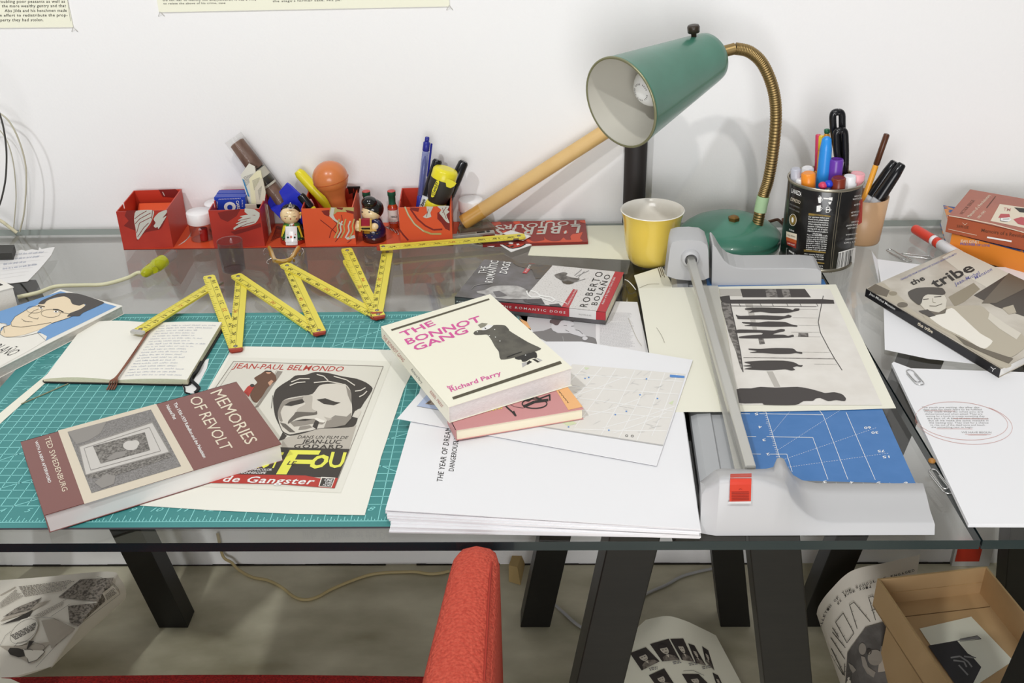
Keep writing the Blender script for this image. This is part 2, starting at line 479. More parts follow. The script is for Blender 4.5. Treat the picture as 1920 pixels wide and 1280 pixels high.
# ---------------------------------------------------------------- cutting mat
green = mat('green_cutting_mat', '3f8a89', 0.5, bump=(900, .15, .0004))
mline = mat('pale_mat_line', '93dcda', 0.6)
matside = mat('mat_dark_edge', '55565c', 0.6)
IN = 0.0254
r = thing('cutting_mat', 'green self-healing cutting mat with pale grid lying under the books', 'cutting mat', (11.6 * IN, 8.5 * IN, TZ))
mz = TZ + 0.0022
g = G(); x0, x1, y0, y1 = -0.62 * IN, 23.6 * IN, -0.33 * IN, 17.4 * IN
g.slab([(x0, y0, mz), (x1, y0, mz), (x1, y1, mz), (x0, y1, mz)], 0.0021, green, matside); g.build('base_sheet', r)
g = G(); mz2 = mz + 0.00015
def mrect(xa, ya, xb, yb): g.face([(xa * IN, ya * IN, mz2), (xb * IN, ya * IN, mz2), (xb * IN, yb * IN, mz2), (xa * IN, yb * IN, mz2)], mline)
def mdiag(xa, ya, xb, yb, w=0.02):
    d = V((xb - xa, yb - ya, 0)).normalized(); n_ = V((-d.y, d.x, 0)) * w
    g.face([((xa + s1 * n_.x) * IN, (ya + s1 * n_.y) * IN, mz2) if e == 0 else ((xb + s1 * n_.x) * IN, (yb + s1 * n_.y) * IN, mz2) for e, s1 in ((0, -1), (1, -1), (1, 1), (0, 1))], mline)
for i in range(2, 45): mrect(i / 2 - .017, 1, i / 2 + .017, 16)
for j in range(2, 33): mrect(1, j / 2 - .017, 22, j / 2 + .017)
mrect(0, -.02, 23, .02); mrect(0, 16.98, 23, 17.02); mrect(-.02, 0, .02, 17); mrect(22.98, 0, 23.02, 17)
mrect(0, 16.45, 23, 16.48)
for i in range(0, 23 * 8 + 1):
    L = 1.0 if i % 8 == 0 else 0.38 if i % 4 == 0 else 0.25 if i % 2 == 0 else 0.12
    mrect(i / 8 - .014, 0, i / 8 + .014, L)
    mrect(i / 8 - .014, 17 - min(L, .35), i / 8 + .014, 17)
for j in range(0, 17 * 8 + 1):
    L = 1.0 if j % 8 == 0 else 0.38 if j % 4 == 0 else 0.25 if j % 2 == 0 else 0.12
    mrect(0, j / 8 - .014, L, j / 8 + .014); mrect(23 - L, j / 8 - .014, 23, j / 8 + .014)
for xa in (1, 4, 10): mdiag(xa, 1, xa + 12 / 1.0, 1 + 12 / math.tan(radians(60)))
mdiag(2, 4, 17, 16); mdiag(6, 1, 16, 11); mdiag(22, 1, 10, 1 + 12 * .58); mdiag(20, 16, 8, 6)
g.build('grid_print', r)
g = G()
mf = lambda x, y: V((x * IN, y * IN, mz2))
for i in range(1, 23):
    w = .2 if i < 10 else .4
    g.text(str(i), (i - .25 - w, .62), (i - .25, .62), (i - .25 - w + .07, .86), mf, mline, shear=.2)
    if i % 1 == 0:
        for q in (0, .5): g.text(str(int((i + q) * 2)), (i + q - .1, 16.12), (i + q + .14, 16.12), (i + q - .06, 16.34), mf, mline)
for j in range(1, 17):
    w = .2 if j < 10 else .4
    g.text(str(j), (.9 - w, j - .32), (.9, j - .32), (.97 - w, j - .1), mf, mline, shear=.2)
g.build('numbering', r)
# ---------------------------------------------------------------- books and printed sheets lying on the table
def book(name, label, cat, px, zt, z0, spine, cover, page=None, group=None, ct=0.0007, cut=0.0012, spine_mat=None):
    if not hasattr(zt, '__len__'): zt = (zt, zt, zt)
    c = [W(px[i][0], px[i][1], zt[i]) for i in range(3)]
    fn = PL(*c); c.append(fn(*px[3]))
    lo = [V((p.x, p.y, TZ + z0)) for p in c]
    n = (c[1] - c[0]).cross(c[2] - c[0]).normalized()
    if n.z < 0: n = -n
    r = thing(name, label, cat, cen(lo), group)
    g = G()
    dn = V((0, 0, ct))
    g.prism([p - dn for p in c], c, cover)
    g.prism(lo, [p + dn * .4 for p in lo], cover)
    if spine is not None:
        a, b = spine, (spine + 1) % 4
        inn = cen(lo); mid = (lo[a] + lo[b]) / 2; d = V((inn.x - mid.x, inn.y - mid.y, 0)).normalized() * ct
        g.prism([lo[a], lo[b], lo[b] + d, lo[a] + d], [c[a], c[b], c[b] + d, c[a] + d], spine_mat or cover)
    g.build('cover', r)
    g = G(); li = inset(lo, cut); hi = inset(c, cut)
    g.prism([p + dn * .4 for p in li], [p - dn for p in hi], page or pages); g.build('page_block', r)
    return r, fn, n, c, lo
def sheet(name, label, cat, px, z, t=0.0004, mt=None, group=None):
    pts = [W(x, y, z) for x, y in px]
    g = G(); g.slab(pts, t, mt or paper)
    o = g.build(name); tag(o, label, cat, group)
    return o
def psheet(name, label, cat, px, z, t=0.0004, mt=None, group=None):   # a sheet that carries printed parts
    pts = [W(x, y, z) for x, y in px]
    r = thing(name, label, cat, cen(pts) - V((0, 0, t)), group)
    g = G(); g.slab(pts, t, mt or paper); g.build('sheet', r)
    return r, ZP(z, 0.00015), ZP(z, 0.0003), ZP(z, 0.00045)

# --- maroon book with a framed photograph on its cover
maroon = mat('maroon_cover', '7d4d48', 0.32, coat=0.15); tan = mat('tan_cover_band', 'd8cdb9', 0.4)
gravel = mat('gravel_photo', '918e8c', 0.5, noise=('6b6865', 900, .35, .65))
frame_w = mat('pale_photo_frame', 'c9c5bf', 0.5); frame_d = mat('photo_mid_grey', '8f8b86', 0.5); frame_k = mat('photo_dark_grey', '57534f', 0.5, noise=('8f8b85', 500, .4, .62))
B0 = [(38.3, 827.7), (443.3, 715.2), (527.7, 831.9), (83.3, 965.5)]
r, fn, n, c, lo = book('paperback_book', 'thick maroon paperback with a tan band and framed photo, lying over the film poster sheet', 'book', B0, 0.0237, 0.0034, 0, maroon, mat('bright_page_edges', 'f8f6f3', .8))
k = K(20, 680, 3.5556); f1 = lift(fn, n * .00015); f2 = lift(fn, n * .0003); f3 = lift(fn, n * .00045); f4 = lift(fn, n * .0006)
g = G()
g.poly(k(315, 452, 970, 274, 1220, 717, 492, 941), f1, tan)
g.poly(k(380, 462, 935, 312, 1137, 690, 540, 870), f2, gravel)
g.poly(k(380, 462, 640, 392, 600, 470, 520, 520, 440, 545), f3, frame_d)
g.poly(k(500, 752, 1060, 600, 1080, 625, 900, 690, 640, 770, 520, 770), f3, frame_k)
g.poly(k(455, 560, 945, 398, 1060, 598, 500, 752), f3, frame_w)
g.line(k(455, 560, 945, 398, 1060, 598, 500, 752), 2.2, f4, frame_d, True)
g.line(k(490, 572, 925, 432, 1000, 590, 535, 718), 1, f4, frame_d, True)
g.poly(k(550, 558, 895, 465, 930, 585, 600, 675), f4, frame_k)
g.poly(k(560, 800, 640, 740, 700, 760, 690, 810, 610, 840), f4, frame_d)
f5 = lift(fn, n * .00075)
g.ell(k(800, 555)[0], 14, 9, f5, frame_w); g.ell(k(830, 540)[0], 8, 6, f5, frame_w); g.poly(k(640, 640, 700, 600, 770, 590, 760, 625, 660, 655), f5, frame_d)
g.build('cover_picture', r)
letter_t = mat('tan_lettering', 'e4d8c2', 0.5); g = G(); G0 = g
g.text('MEMORIES', k(1330, 202)[0], k(1572, 548)[0], k(1408, 172)[0], f1, letter_t, space=.95)
g.text('OF REVOLT', k(1186, 240)[0], k(1406, 588)[0], k(1262, 216)[0], f1, letter_t, space=.95)
g.text('The 1936-1939 Rebellion and the Palestinian', k(1084, 270)[0], k(1286, 636)[0], k(1106, 262)[0], f1, white_ink, bold=.01, space=.9)
g.text('National Past', k(1034, 286)[0], k(1088, 380)[0], k(1056, 278)[0], f1, white_ink, bold=.01, space=.9)
g.text('TED SWEDENBURG', k(226, 500)[0], k(346, 860)[0], k(262, 488)[0], f1, letter_t)
g.text('WITH A NEW AFTERWORD', k(160, 525)[0], k(252, 803)[0], k(180, 518)[0], f1, white_ink, bold=.012)
g.build('title_lettering', r)

# --- comic portrait book
sky = mat('flat_blue_print', '6f9dcf', 0.5); skin = mat('flat_skin_print', 'ecd9b9', 0.5); hairk = mat('flat_black_hair', '45413f', 0.5); offw = mat('offwhite_cover', 'ebe8df', 0.5)
r, fn, n, c, lo = book('paperback_book', 'white paperback with a drawn portrait of a bespectacled man on blue', 'book', [(112.7, 542), (230.1, 573.3), (-180, 780), (-310, 765)], 0.0145, 0.0026, None, offw, mat('grey_page_edges', 'd9d5ce', .8, noise=('b9b4ab', 200, .3, .7, (1, 1, 14))))
k = K(0, 430, 4.5714); f1 = lift(fn, n * .00015); f2 = lift(fn, n * .0003); f3 = lift(fn, n * .00045); f4 = lift(fn, n * .0006)
g = G()
g.poly(k(520, 530, 1000, 660, 390, 955, 320, 880, 405, 800, -200, 905, -420, 840), f1, sky)
g.poly(k(320, 885, 392, 952, -160, 1240, -520, 1110, -330, 830, -5, 802, 60, 815, 10, 850, 0, 900, 60, 930, 180, 920), f2, offw)
g.poly(k(330, 645, 430, 600, 560, 573, 620, 620, 660, 640, 720, 640, 735, 665, 690, 690, 620, 740, 545, 775, 440, 808, 350, 855, 200, 905, 60, 925, 5, 895, 40, 830, 90, 820, 95, 800, 130, 750, 230, 690), f2, skin)
g.poly(k(328, 640, 360, 610, 430, 580, 500, 552, 600, 545, 700, 560, 885, 622, 870, 645, 715, 715, 680, 745, 620, 745, 575, 750, 600, 720, 690, 685, 735, 650, 720, 640, 680, 655, 620, 640, 600, 600, 550, 575, 460, 588, 400, 615, 380, 640), f3, hairk)
for pts in ((230, 690, 130, 750, 95, 800, 100, 830, 180, 840, 300, 825, 440, 800), (245, 740, 290, 700, 330, 685), (240, 745, 290, 765, 325, 770, 328, 755), (185, 768, 215, 790, 280, 795), (200, 785, 250, 795), (440, 808, 560, 770, 640, 740), (40, 830, 10, 850, 0, 900, 40, 925, 180, 925, 350, 885), (320, 885, 395, 955), (90, 820, 30, 840, 40, 890), (-5, 802, 60, 815)):
    g.line(k(*pts), .55, f4, ink)
for cx, cy, rx, ry in ((295, 690, 66, 30), (435, 722, 82, 34)):
    g.line([(0 + (cx + rx * cos(t)) / 4.5714, 430 + (cy + ry * sin(t)) / 4.5714) for t in [2 * pi * i / 22 for i in range(22)]], .5, f4, ink, True)
g.line(k(515, 715, 600, 725), .5, f4, ink)
g.line(k(325, 655, 385, 665), 1.6, f4, ink); g.line(k(455, 688, 500, 690, 545, 712), 1.8, f4, ink)
g.ell(k(350, 677)[0], 4, 1.6, f4, white_ink); g.ell(k(482, 708)[0], 4.5, 1.8, f4, white_ink)
f5 = lift(fn, n * .00075); g.ell(k(352, 675)[0], 1.5, 1.3, f5, ink); g.ell(k(480, 707)[0], 1.6, 1.4, f5, ink)
g.build('cover_picture', r)
g = G(); g.text('BOLAÑO', (-30, 652), (18, 668), (-1, 638), f2, ink)
g.rows(k(-30, 1085, 60, 1118, 128, 1100, 40, 1068), 3, f2, mat('blue_lettering', '4c74ad', .5), .5, .2, 3)
g.build('title_lettering', r)

# --- white book at the frame's edge behind it
r, fn, n, c, lo = book('paperback_book', 'white paperback with thick page edges between the torn note and the portrait book', 'book', [(-120, 505), (-60, 488), (26, 538), (-60, 560)], 0.031, 0.0003, None, offw)
g = G(); g.poly([(-70, 520), (-40, 511), (6, 534), (-30, 545)], lift(fn, n * .0002), ink); g.build('cover_print', r)

# --- cream book THE BONNOT GANG on the pink one
ivory = mat('ivory_cover', 'f2efdc', 0.42); magenta = mat('magenta_lettering', 'd6539c', .5); olive_k = mat('dark_olive_print', '4f4936', .5); coat = mat('grey_black_coat_print', '5d5a50', .5, noise=('4a473f', 60, .4, .6))
r, fn, n, c, lo = book('paperback_book', 'cream paperback with pink title and a dark coated figure, lying on the pink book', 'book', [(714, 612), (919, 551), (1073, 689), (840.6, 763)], (.0495, .0525, .056), .0338, 3, ivory, mat('warm_white_page_edges', 'efecea', .8, noise=('d6d2cf', 260, .3, .7, (1, 1, 14))))
k = K(700, 540, 4.2667); f1 = lift(fn, n * .00015); f2 = lift(fn, n * .0003); f3 = lift(fn, n * .00045)
g = G(); g.poly(k(140, 330, 925, 82, 930, 94, 148, 343), f1, olive_k); g.poly(k(630, 872, 1495, 582, 1510, 604, 640, 892), f1, olive_k); g.build('printed_bar', r)
g = G()
g.text('THE', k(240, 390)[0], k(500, 292)[0], k(203, 356)[0], f1, magenta, bold=.03)
g.text('BONNOT', k(275, 452)[0], k(872, 262)[0], k(245, 410)[0], f1, magenta, bold=.03)
g.text('GANG', k(340, 503)[0], k(765, 352)[0], k(305, 462)[0], f1, magenta, bold=.03)
g.text('by', k(597, 803)[0], k(640, 786)[0], k(586, 783)[0], f1, magenta, bold=.03)
g.text('Richard Parry', k(622, 830)[0], k(1028, 690)[0], k(606, 800)[0], f1, magenta, bold=.03)
g.build('title_lettering', r)
k = K(880, 570, 8.5333); g = G()
g.poly(k(65, 470, 90, 435, 160, 415, 240, 418, 330, 380, 390, 335, 560, 338, 630, 400, 640, 425, 700, 465, 940, 610, 1150, 712, 1045, 762, 980, 775, 730, 855, 505, 888, 470, 760, 410, 680, 350, 570, 285, 490, 190, 492, 100, 495), f1, coat)
g.poly(k(730, 855, 1045, 762, 1085, 840, 1060, 870, 1035, 860, 970, 880, 900, 920, 845, 920, 830, 890, 780, 890), f1, ink)
g.poly(k(925, 930, 960, 900, 1005, 925, 945, 965, 915, 970), f1, ink); g.poly(k(1000, 880, 1050, 875, 1130, 925, 1090, 935), f1, ink)
g.poly(k(840, 940, 925, 925, 910, 975, 850, 1015), f1, pale_ink); g.poly(k(1060, 860, 1110, 870, 1170, 900, 1130, 920), f1, pale_ink)
g.poly(k(135, 335, 200, 300, 295, 310, 250, 360, 180, 385), f1, mat('sepia_grey_print', '8b8878', .5)); g.poly(k(250, 360, 300, 330, 385, 345, 330, 390, 270, 415, 210, 420, 195, 390), f2, white_ink)
g.poly(k(240, 380, 275, 390, 255, 405), f3, ink)
for p in ((405, 410), (128, 447), (418, 532), (490, 594), (320, 508), (900, 820)): g.ell(k(*p)[0], 1.2, .9, f3, white_ink, 8)
g.line(k(600, 850, 720, 805, 840, 765), 1.5, f3, ink)
g.build('cover_picture', r)
out = (c[3] - c[0]).cross(V((0, 0, 1))).normalized() * .0002
if out.dot(CAM - c[0]) < 0: out = -out
sf = lift(PL(c[3], c[0], lo[3]), out); k = K(700, 540, 4.2667); g = G(); sp = mat('faded_red_lettering', 'c4867e', .6)
g.text('THE BONNOT GANG', k(70, 392)[0], k(238, 592)[0], k(86, 372)[0], sf, sp); g.text('Richard Parry', k(300, 655)[0], k(385, 765)[0], k(314, 642)[0], sf, grey_ink); g.text('REBEL PRESS', k(450, 832)[0], k(548, 955)[0], k(464, 818)[0], sf, sp)
g.build('spine_lettering', r)

# --- pink book beneath
pink = mat('dusty_pink_cover', 'cf9190', .45); orange = mat('pale_orange_cover', 'f2b87c', .5)
r, fn, n, c, lo = book('paperback_book', 'pink paperback with orange edge band and a black drawing, lying under the cream book', 'book', [(838, 775), (990, 662), (1094.5, 766), (854, 806)], .0332, .0206, 3, pink, mat('yellowed_page_edges', 'efe6cd', .8))
k = K(700, 540, 4.2667); f1 = lift(fn, n * .00015); f2 = lift(fn, n * .0003)
g = G(); g.poly(k(1300, 560, 1380, 560, 1675, 950, 1560, 975), f1, orange); g.build('printed_band', r)
g = G()
g.line(k(1040, 925, 1075, 960, 1110, 990, 1135, 1020), 2.8, f2, ink); g.line(k(1120, 985, 1140, 1025), 3.5, f2, ink)
k2 = [(700 + (1290 + 100 * cos(t)) / 4.2667, 540 + (925 + 38 * sin(t)) / 4.2667) for t in [2 * pi * i / 18 for i in range(18)]]
g.line(k2, 2.2, f2, ink, True); g.line(k(1200, 950, 1290, 910, 1400, 895), 5, f2, ink); g.line(k(1080, 925, 1130, 950, 1200, 960), .7, f2, ink); g.line(k(1180, 890, 1240, 905, 1290, 870, 1330, 885, 1410, 855), 2.5, f2, ink); g.line(k(1410, 850, 1412, 900), 3, f2, ink)
g.build('cover_picture', r)
g = G(); yl = mat('yellow_lettering', 'f0df6a', .5)
for i in range(7):                            # cursive script along the pink field and the orange band
    x = 725 + i * 45; y = 1022 - i * 9.5
    g.line(k(x, y, x + 10, y + 6, x + 20, y - 8, x + 30, y + 2, x + 36, y - 14), 1.0, f2, yl); g.ell(k(x + 18, y - 16)[0], .7, .7, f2, yl, 6)
for i in range(5):
    x = 1480 + i * 16; y = 822 + i * 20
    g.line(k(x, y, x + 12, y + 4, x + 8, y + 16, x + 20, y + 14), .7, f2, ink)
g.build('script_lettering', r)

# --- THE ROMANTIC DOGS
dk = mat('dark_grey_cover', '69666a', .3, noise=('4e4a47', 40, .35, .65), coat=.2); sand = mat('pale_sand_print', 'dcd9d6', .4, noise=('b7b3ae', 500, .55, .7)); crim = mat('crimson_print', 'b9343d', .35); white_c = mat('white_gloss_cover', 'e6e4e2', .35)
r, fn, n, c, lo = book('paperback_book', 'grey and white paperback with red bands and a pale dog, lying behind the cream book', 'book', [(852.5, 556), (908, 486), (1170, 510.5), (1136, 585)], .0205, .003, 3, dk, mat('yellowed_page_edges', 'efe6cd', .8))
k = K(850, 480, 5.8182); f1 = lift(fn, n * .00015); f2 = lift(fn, n * .0003); f3 = lift(fn, n * .00045); f4 = lift(fn, n * .0006)
g = G()
g.poly(k(1083, 102, 1765, 168, 1565, 600, 1262, 566, 790, 506, 820, 400), f1, sand)
g.poly(k(1765, 168, 1862, 178, 1662, 612, 1562, 600), f1, crim)
g.poly(k(827, 80, 890, 86, 800, 192, 752, 188), f2, crim)
g.poly(k(1308, 360, 1358, 372, 1262, 566, 1180, 558), f2, crim)
brown = mat('brown_stain_print', '6a5b48', .4, noise=('55524f', 60, .35, .6))
g.poly(k(640, 68, 1075, 104, 960, 240, 900, 250, 860, 150, 700, 110), f2, brown)
lg = mat('light_grey_print', 'c2c0be', .4, noise=('9d9a98', 90, .4, .65))
g.poly(k(255, 385, 340, 372, 430, 330, 560, 322, 700, 328, 790, 365, 800, 420, 850, 455, 780, 470, 600, 470, 430, 455, 330, 415, 270, 408), f2, lg)
g.poly(k(430, 390, 500, 380, 590, 430, 560, 440, 470, 450), f3, dk)
g.poly(k(760, 475, 960, 465, 1000, 530, 870, 520, 790, 505), f3, mat('charcoal_print', '4c4a4c', .4)); g.poly(k(1040, 530, 1150, 520, 1185, 556, 1060, 545), f3, MATS['charcoal_print'])
g.line(k(800, 380, 810, 420, 850, 450, 920, 450, 950, 435, 900, 395, 840, 380), 2.6, f4, white_ink); g.line(k(950, 435, 1060, 450, 1110, 480, 1080, 500, 1020, 480, 940, 450), 2.4, f4, white_ink); g.line(k(1100, 480, 1180, 500, 1240, 520), 1.4, f4, white_ink)
g.poly(k(1105, 205, 1200, 178, 1245, 190, 1230, 215, 1290, 235, 1380, 250, 1330, 285, 1270, 310, 1200, 300, 1180, 270, 1120, 235), f3, mat('animal_grey_print', '77736f', .4, noise=('4d4a47', 120, .4, .6)))
g.poly(k(1180, 280, 1280, 278, 1310, 300, 1240, 312), f4, mat('dark_brown_print', '4a4032', .4))
for q in ((1320, 215, 1400, 150), (1340, 225, 1480, 160), (1330, 285, 1440, 250), (1360, 245, 1380, 215, 1430, 170)): g.line(k(*q), 1, f3, grey_ink)
g.line(k(200, 360, 230, 325, 300, 310, 400, 305), 1, f3, grey_ink)
g.build('cover_picture', r)
g = G()
g.text('THE', k(355, 195)[0], k(388, 118)[0], k(270, 190)[0], f3, white_ink, space=1.15); g.text('ROMANTIC', k(428, 295)[0], k(495, 55)[0], k(342, 288)[0], f3, white_ink, bold=.01, space=1.1); g.text('DOGS', k(582, 195)[0], k(630, 70)[0], k(500, 185)[0], f3, white_ink, bold=.01, space=1.1)
g.text('POEMS', k(800, 178)[0], k(850, 98)[0], k(778, 174)[0], f3, white_ink)
g.text('ROBERTO', k(1455, 560)[0], k(1640, 180)[0], k(1375, 550)[0], f3, ink, space=1.3); g.text('BOLAÑO', k(1565, 540)[0], k(1720, 210)[0], k(1485, 530)[0], f3, ink, space=1.3)
g.text('Translated by Laura Healy', k(1250, 545)[0], k(1345, 372)[0], k(1228, 540)[0], f3, white_ink); g.text('Author of By Night in Chile & 2666', k(1635, 530)[0], k(1770, 235)[0], k(1612, 526)[0], f3, white_ink)
g.build('title_lettering', r)
out = (c[3] - c[0]).cross(V((0, 0, 1))).normalized() * .0002
if out.dot(CAM - c[0]) < 0: out = -out
s0 = PL(c[3], c[0], lo[3]); s1 = lift(s0, out); s2 = lift(s0, out * 2)
g = G()
g.poly(k(450, 498, 1262, 568, 1262, 660, 430, 578), s1, crim); g.poly(k(1265, 568, 1558, 600, 1555, 692, 1265, 660), s1, white_c); g.poly(k(1560, 602, 1662, 614, 1660, 700, 1556, 690), s1, crim)
g.build('spine_print', r)
g = G(); g.text('THE ROMANTIC DOGS', k(520, 556)[0], k(1222, 626)[0], k(522, 532)[0], s2, white_ink, bold=.02, space=1.4); g.text('ROBERTO BOLAÑO', k(36, 500)[0], k(420, 540)[0], k(38, 482)[0], s2, white_ink, bold=.02, space=1.2); g.text('NOVELLAS', k(1370, 640)[0], k(1505, 655)[0], k(1371, 625)[0], s2, grey_ink, space=1.2)
g.build('spine_lettering', r)

# --- the tribe
sep = mat('sepia_photo_cover', 'a49a88', .3, noise=('d0c9bb', 14, .35, .65), coat=.3)
sk = [mat('sepia_%d' % i, h, .35) for i, h in enumerate(('3a342a', '665d4d', '90866f', 'b9b09c', 'd9d3c4', 'efeade'))]
blk = mat('black_gloss_spine', '201f22', .25); violet = mat('violet_lettering', '6a6aa6', .5)
r, fn, n, c, lo = book('paperback_book', 'sepia photo paperback with black spine and bold black title, on loose white sheets', 'book', [(1623.8, 540.4), (1794.5, 466), (2052, 602), (1876, 691.8)], .0155, .004, 3, sep, mat('bright_page_edges', 'f0ede8', .8), spine_mat=blk)
k = K(1600, 340, 3.3684); f1 = lift(fn, n * .00015); f2 = lift(fn, n * .0003); f3 = lift(fn, n * .00045); f4 = lift(fn, n * .0006)
g = G()
g.poly(k(655, 425, 905, 545, 1000, 590, 860, 680, 700, 590, 560, 480), f1, sk[4])
g.poly(k(130, 650, 190, 640, 260, 700, 345, 770, 330, 800, 250, 770, 150, 710), f1, sk[3]); g.poly(k(90, 678, 140, 648, 230, 690, 210, 730, 140, 710), f2, sk[1])
g.ell(k(310, 780)[0], 10, 5, f2, sk[1]); g.ell(k(250, 708)[0], 8, 4, f2, sk[2])
g.poly(k(760, 720, 985, 580, 1200, 690, 1500, 870, 1300, 980, 1100, 860, 900, 790), f1, sk[0]); g.poly(k(600, 730, 760, 640, 800, 680, 700, 760, 640, 790), f1, sk[2])
g.poly(k(980, 580, 1078, 625, 1078, 680, 900, 770, 810, 770), f2, sk[1]); g.poly(k(940, 800, 1010, 780, 1030, 830, 980, 840), f2, sk[3])
# the standing man: jacket, shirt, neck, face, hair
g.poly(k(440, 850, 480, 810, 600, 790, 800, 785, 860, 830, 960, 900, 1060, 960, 1100, 1030, 1000, 1110, 900, 1090, 800, 1050, 640, 970, 500, 900), f2, sk[3])
g.poly(k(470, 850, 540, 840, 620, 800, 680, 850, 800, 960, 880, 1010, 820, 1060, 700, 990, 560, 920), f3, sk[5])
g.poly(k(860, 830, 960, 900, 1060, 960, 1030, 1000, 920, 930, 850, 870), f3, sk[4]); g.poly(k(640, 970, 800, 1050, 1010, 1120, 980, 1150, 900, 1120, 700, 1030), f3, sk[1])
g.poly(k(380, 690, 460, 670, 560, 690, 590, 750, 580, 810, 520, 835, 460, 820, 415, 770), f3, sk[4])
g.poly(k(345, 700, 400, 675, 480, 670, 560, 675, 582, 705, 560, 720, 470, 715, 440, 735, 430, 770, 410, 780, 360, 740), f4, sk[0])
g.poly(k(460, 815, 540, 830, 590, 800, 580, 835, 500, 850), f4, sk[1]); g.line(k(480, 788, 520, 790, 560, 775), 1.3, f4, sk[1]); g.line(k(440, 748, 475, 744), 1.6, f4, sk[0]); g.line(k(510, 732, 555, 728), 1.6, f4, sk[0]); g.line(k(500, 740, 502, 765, 520, 768), 1, f4, sk[2])
g.poly(k(410, 820, 470, 810, 520, 850, 480, 860), f4, sk[0])
g.poly(k(270, 740, 340, 790, 430, 850, 620, 960, 860, 1100, 1000, 1160, 930, 1175, 700, 1030, 400, 860, 280, 780), f1, sk[3])
g.build('cover_picture', r)
g = G()
g.text('the', k(372, 658)[0], k(455, 620)[0], k(350, 632)[0], f3, ink, bold=.025); g.text('tribe', k(520, 675)[0], k(772, 560)[0], k(470, 628)[0], f3, ink, bold=.03)
g.text('Jean-Michel', k(645, 660)[0], k(800, 585)[0], k(635, 642)[0], f3, violet, bold=.012, space=1.1); g.text('Mension', k(772, 620)[0], k(878, 562)[0], k(762, 602)[0], f3, violet, bold=.012, space=1.1)
g.text('TRANSLATED FROM THE FRENCH BY DONALD NICHOLSON-SMITH', k(300, 628)[0], k(652, 462)[0], k(296, 618)[0], f3, violet, bold=.02)
g.build('title_lettering', r)
out = (c[3] - c[0]).cross(V((0, 0, 1))).normalized() * .0002
if out.dot(CAM - c[0]) < 0: out = -out
s1 = lift(PL(c[3], c[0], lo[3]), out); s2 = lift(PL(c[3], c[0], lo[3]), out * 2); g = G()
g.text('Jean-Michel Mension', k(100, 712)[0], k(262, 812)[0], k(106, 698)[0], s1, white_ink, bold=.03); g.text('the tribe', k(405, 905)[0], k(500, 960)[0], k(410, 884)[0], s1, letter_t, bold=.05)
g.line(k(868, 1170, 885, 1185, 878, 1200), 1, s1, white_ink); g.line(k(885, 1185, 900, 1180), 1, s1, white_ink)
g.build('spine_lettering', r)

# --- two stacked paperbacks near the wall
org = mat('orange_cover', 'e0862f', .4); pat = mat('blue_orange_patterned_cover', '34548f', .45, noise=('d08a4a', 90, .5, .56)); brn = mat('red_brown_cover', 'ad5736', .35, noise=('9c4b2f', 20, .3, .7), coat=.2)
r, fn, n, c, lo = book('paperback_book', 'orange-spined paperback with blue patterned cover, bottom one of the two near the wall', 'book', [(1768.5, 384.5), (1785, 437), (2010, 497), (1990, 420)], .0305, .0003, 1, pat, mat('pale_page_edges', 'e6e3dc', .8), spine_mat=org)
out = (c[2] - c[1]).cross(V((0, 0, 1))).normalized() * .0003
if out.dot(CAM - c[1]) < 0: out = -out
s1 = lift(PL(c[1], c[2], lo[1]), out); k = K(1600, 340, 3.3684); g = G()
g.text('JEAN GENET', k(676, 385)[0], k(795, 392)[0], k(677, 366)[0], s1, letter_t, bold=.01); g.text('PRISONER OF LOVE', k(675, 400)[0], k(862, 412)[0], k(676, 386)[0], s1, violet, bold=.03); g.build('spine_lettering', r)
r, fn, n, c, lo = book('paperback_book', 'worn red-brown paperback with a small framed drawing, top one of the two near the wall', 'book', [(1819, 354.8), (1778, 404), (2000, 454), (2050, 395)], .0565, .0318, 1, brn, mat('yellowed_page_edges', 'efe6cd', .8))
f1 = lift(fn, n * .00015); f2 = lift(fn, n * .0003); f3 = lift(fn, n * .00045)
out = (c[2] - c[1]).cross(V((0, 0, 1))).normalized() * .0003
if out.dot(CAM - c[1]) < 0: out = -out
s1 = lift(PL(c[1], c[2], lo[1]), out); s2 = lift(PL(c[1], c[2], lo[1]), out * 2)
g = G(); g.text('VICTOR SERGE', k(690, 210)[0], k(770, 120)[0], k(668, 205)[0], f1, mat('dark_brown_lettering', '5f3a28', .5)); g.text('Memoirs of a Revolutionary', k(735, 228)[0], k(870, 88)[0], k(715, 222)[0], f1, letter_t, bold=.01); g.text('1901-1941', k(795, 235)[0], k(838, 190)[0], k(778, 230)[0], f1, letter_t, bold=.01); g.rows(k(835, 165, 895, 90, 905, 95, 848, 170), 1, f1, MATS['dark_brown_lettering']); g.build('title_lettering', r)
g = G(); g.poly(k(925, 143, 1250, 190, 1200, 320, 866, 250), f1, letter_t)
g.poly(k(915, 230, 930, 205, 985, 207, 990, 225, 950, 232), f2, crim); g.poly(k(930, 232, 985, 228, 1000, 245, 970, 258, 930, 250), f2, white_ink); g.line(k(930, 232, 928, 250, 975, 255), .7, f3, ink); g.line(k(945, 240, 985, 238), .7, f3, ink)
g.poly(k(1010, 240, 1060, 225, 1130, 240, 1130, 290, 1040, 270), f2, crim); g.poly(k(1015, 165, 1130, 175, 1130, 205, 1050, 195), f2, ink); g.text('TM', k(945, 185)[0], k(990, 190)[0], k(950, 165)[0], f2, sp, bold=.02); g.build('cover_picture', r)
g = G(); g.text('SERGE', k(652, 290)[0], k(728, 300)[0], k(654, 273)[0], s1, MATS['dark_brown_lettering']); g.text('Memoirs of a Revolutionary', k(808, 318)[0], k(1160, 368)[0], k(811, 296)[0], s1, MATS['dark_brown_lettering'], bold=.01); g.build('spine_lettering', r)
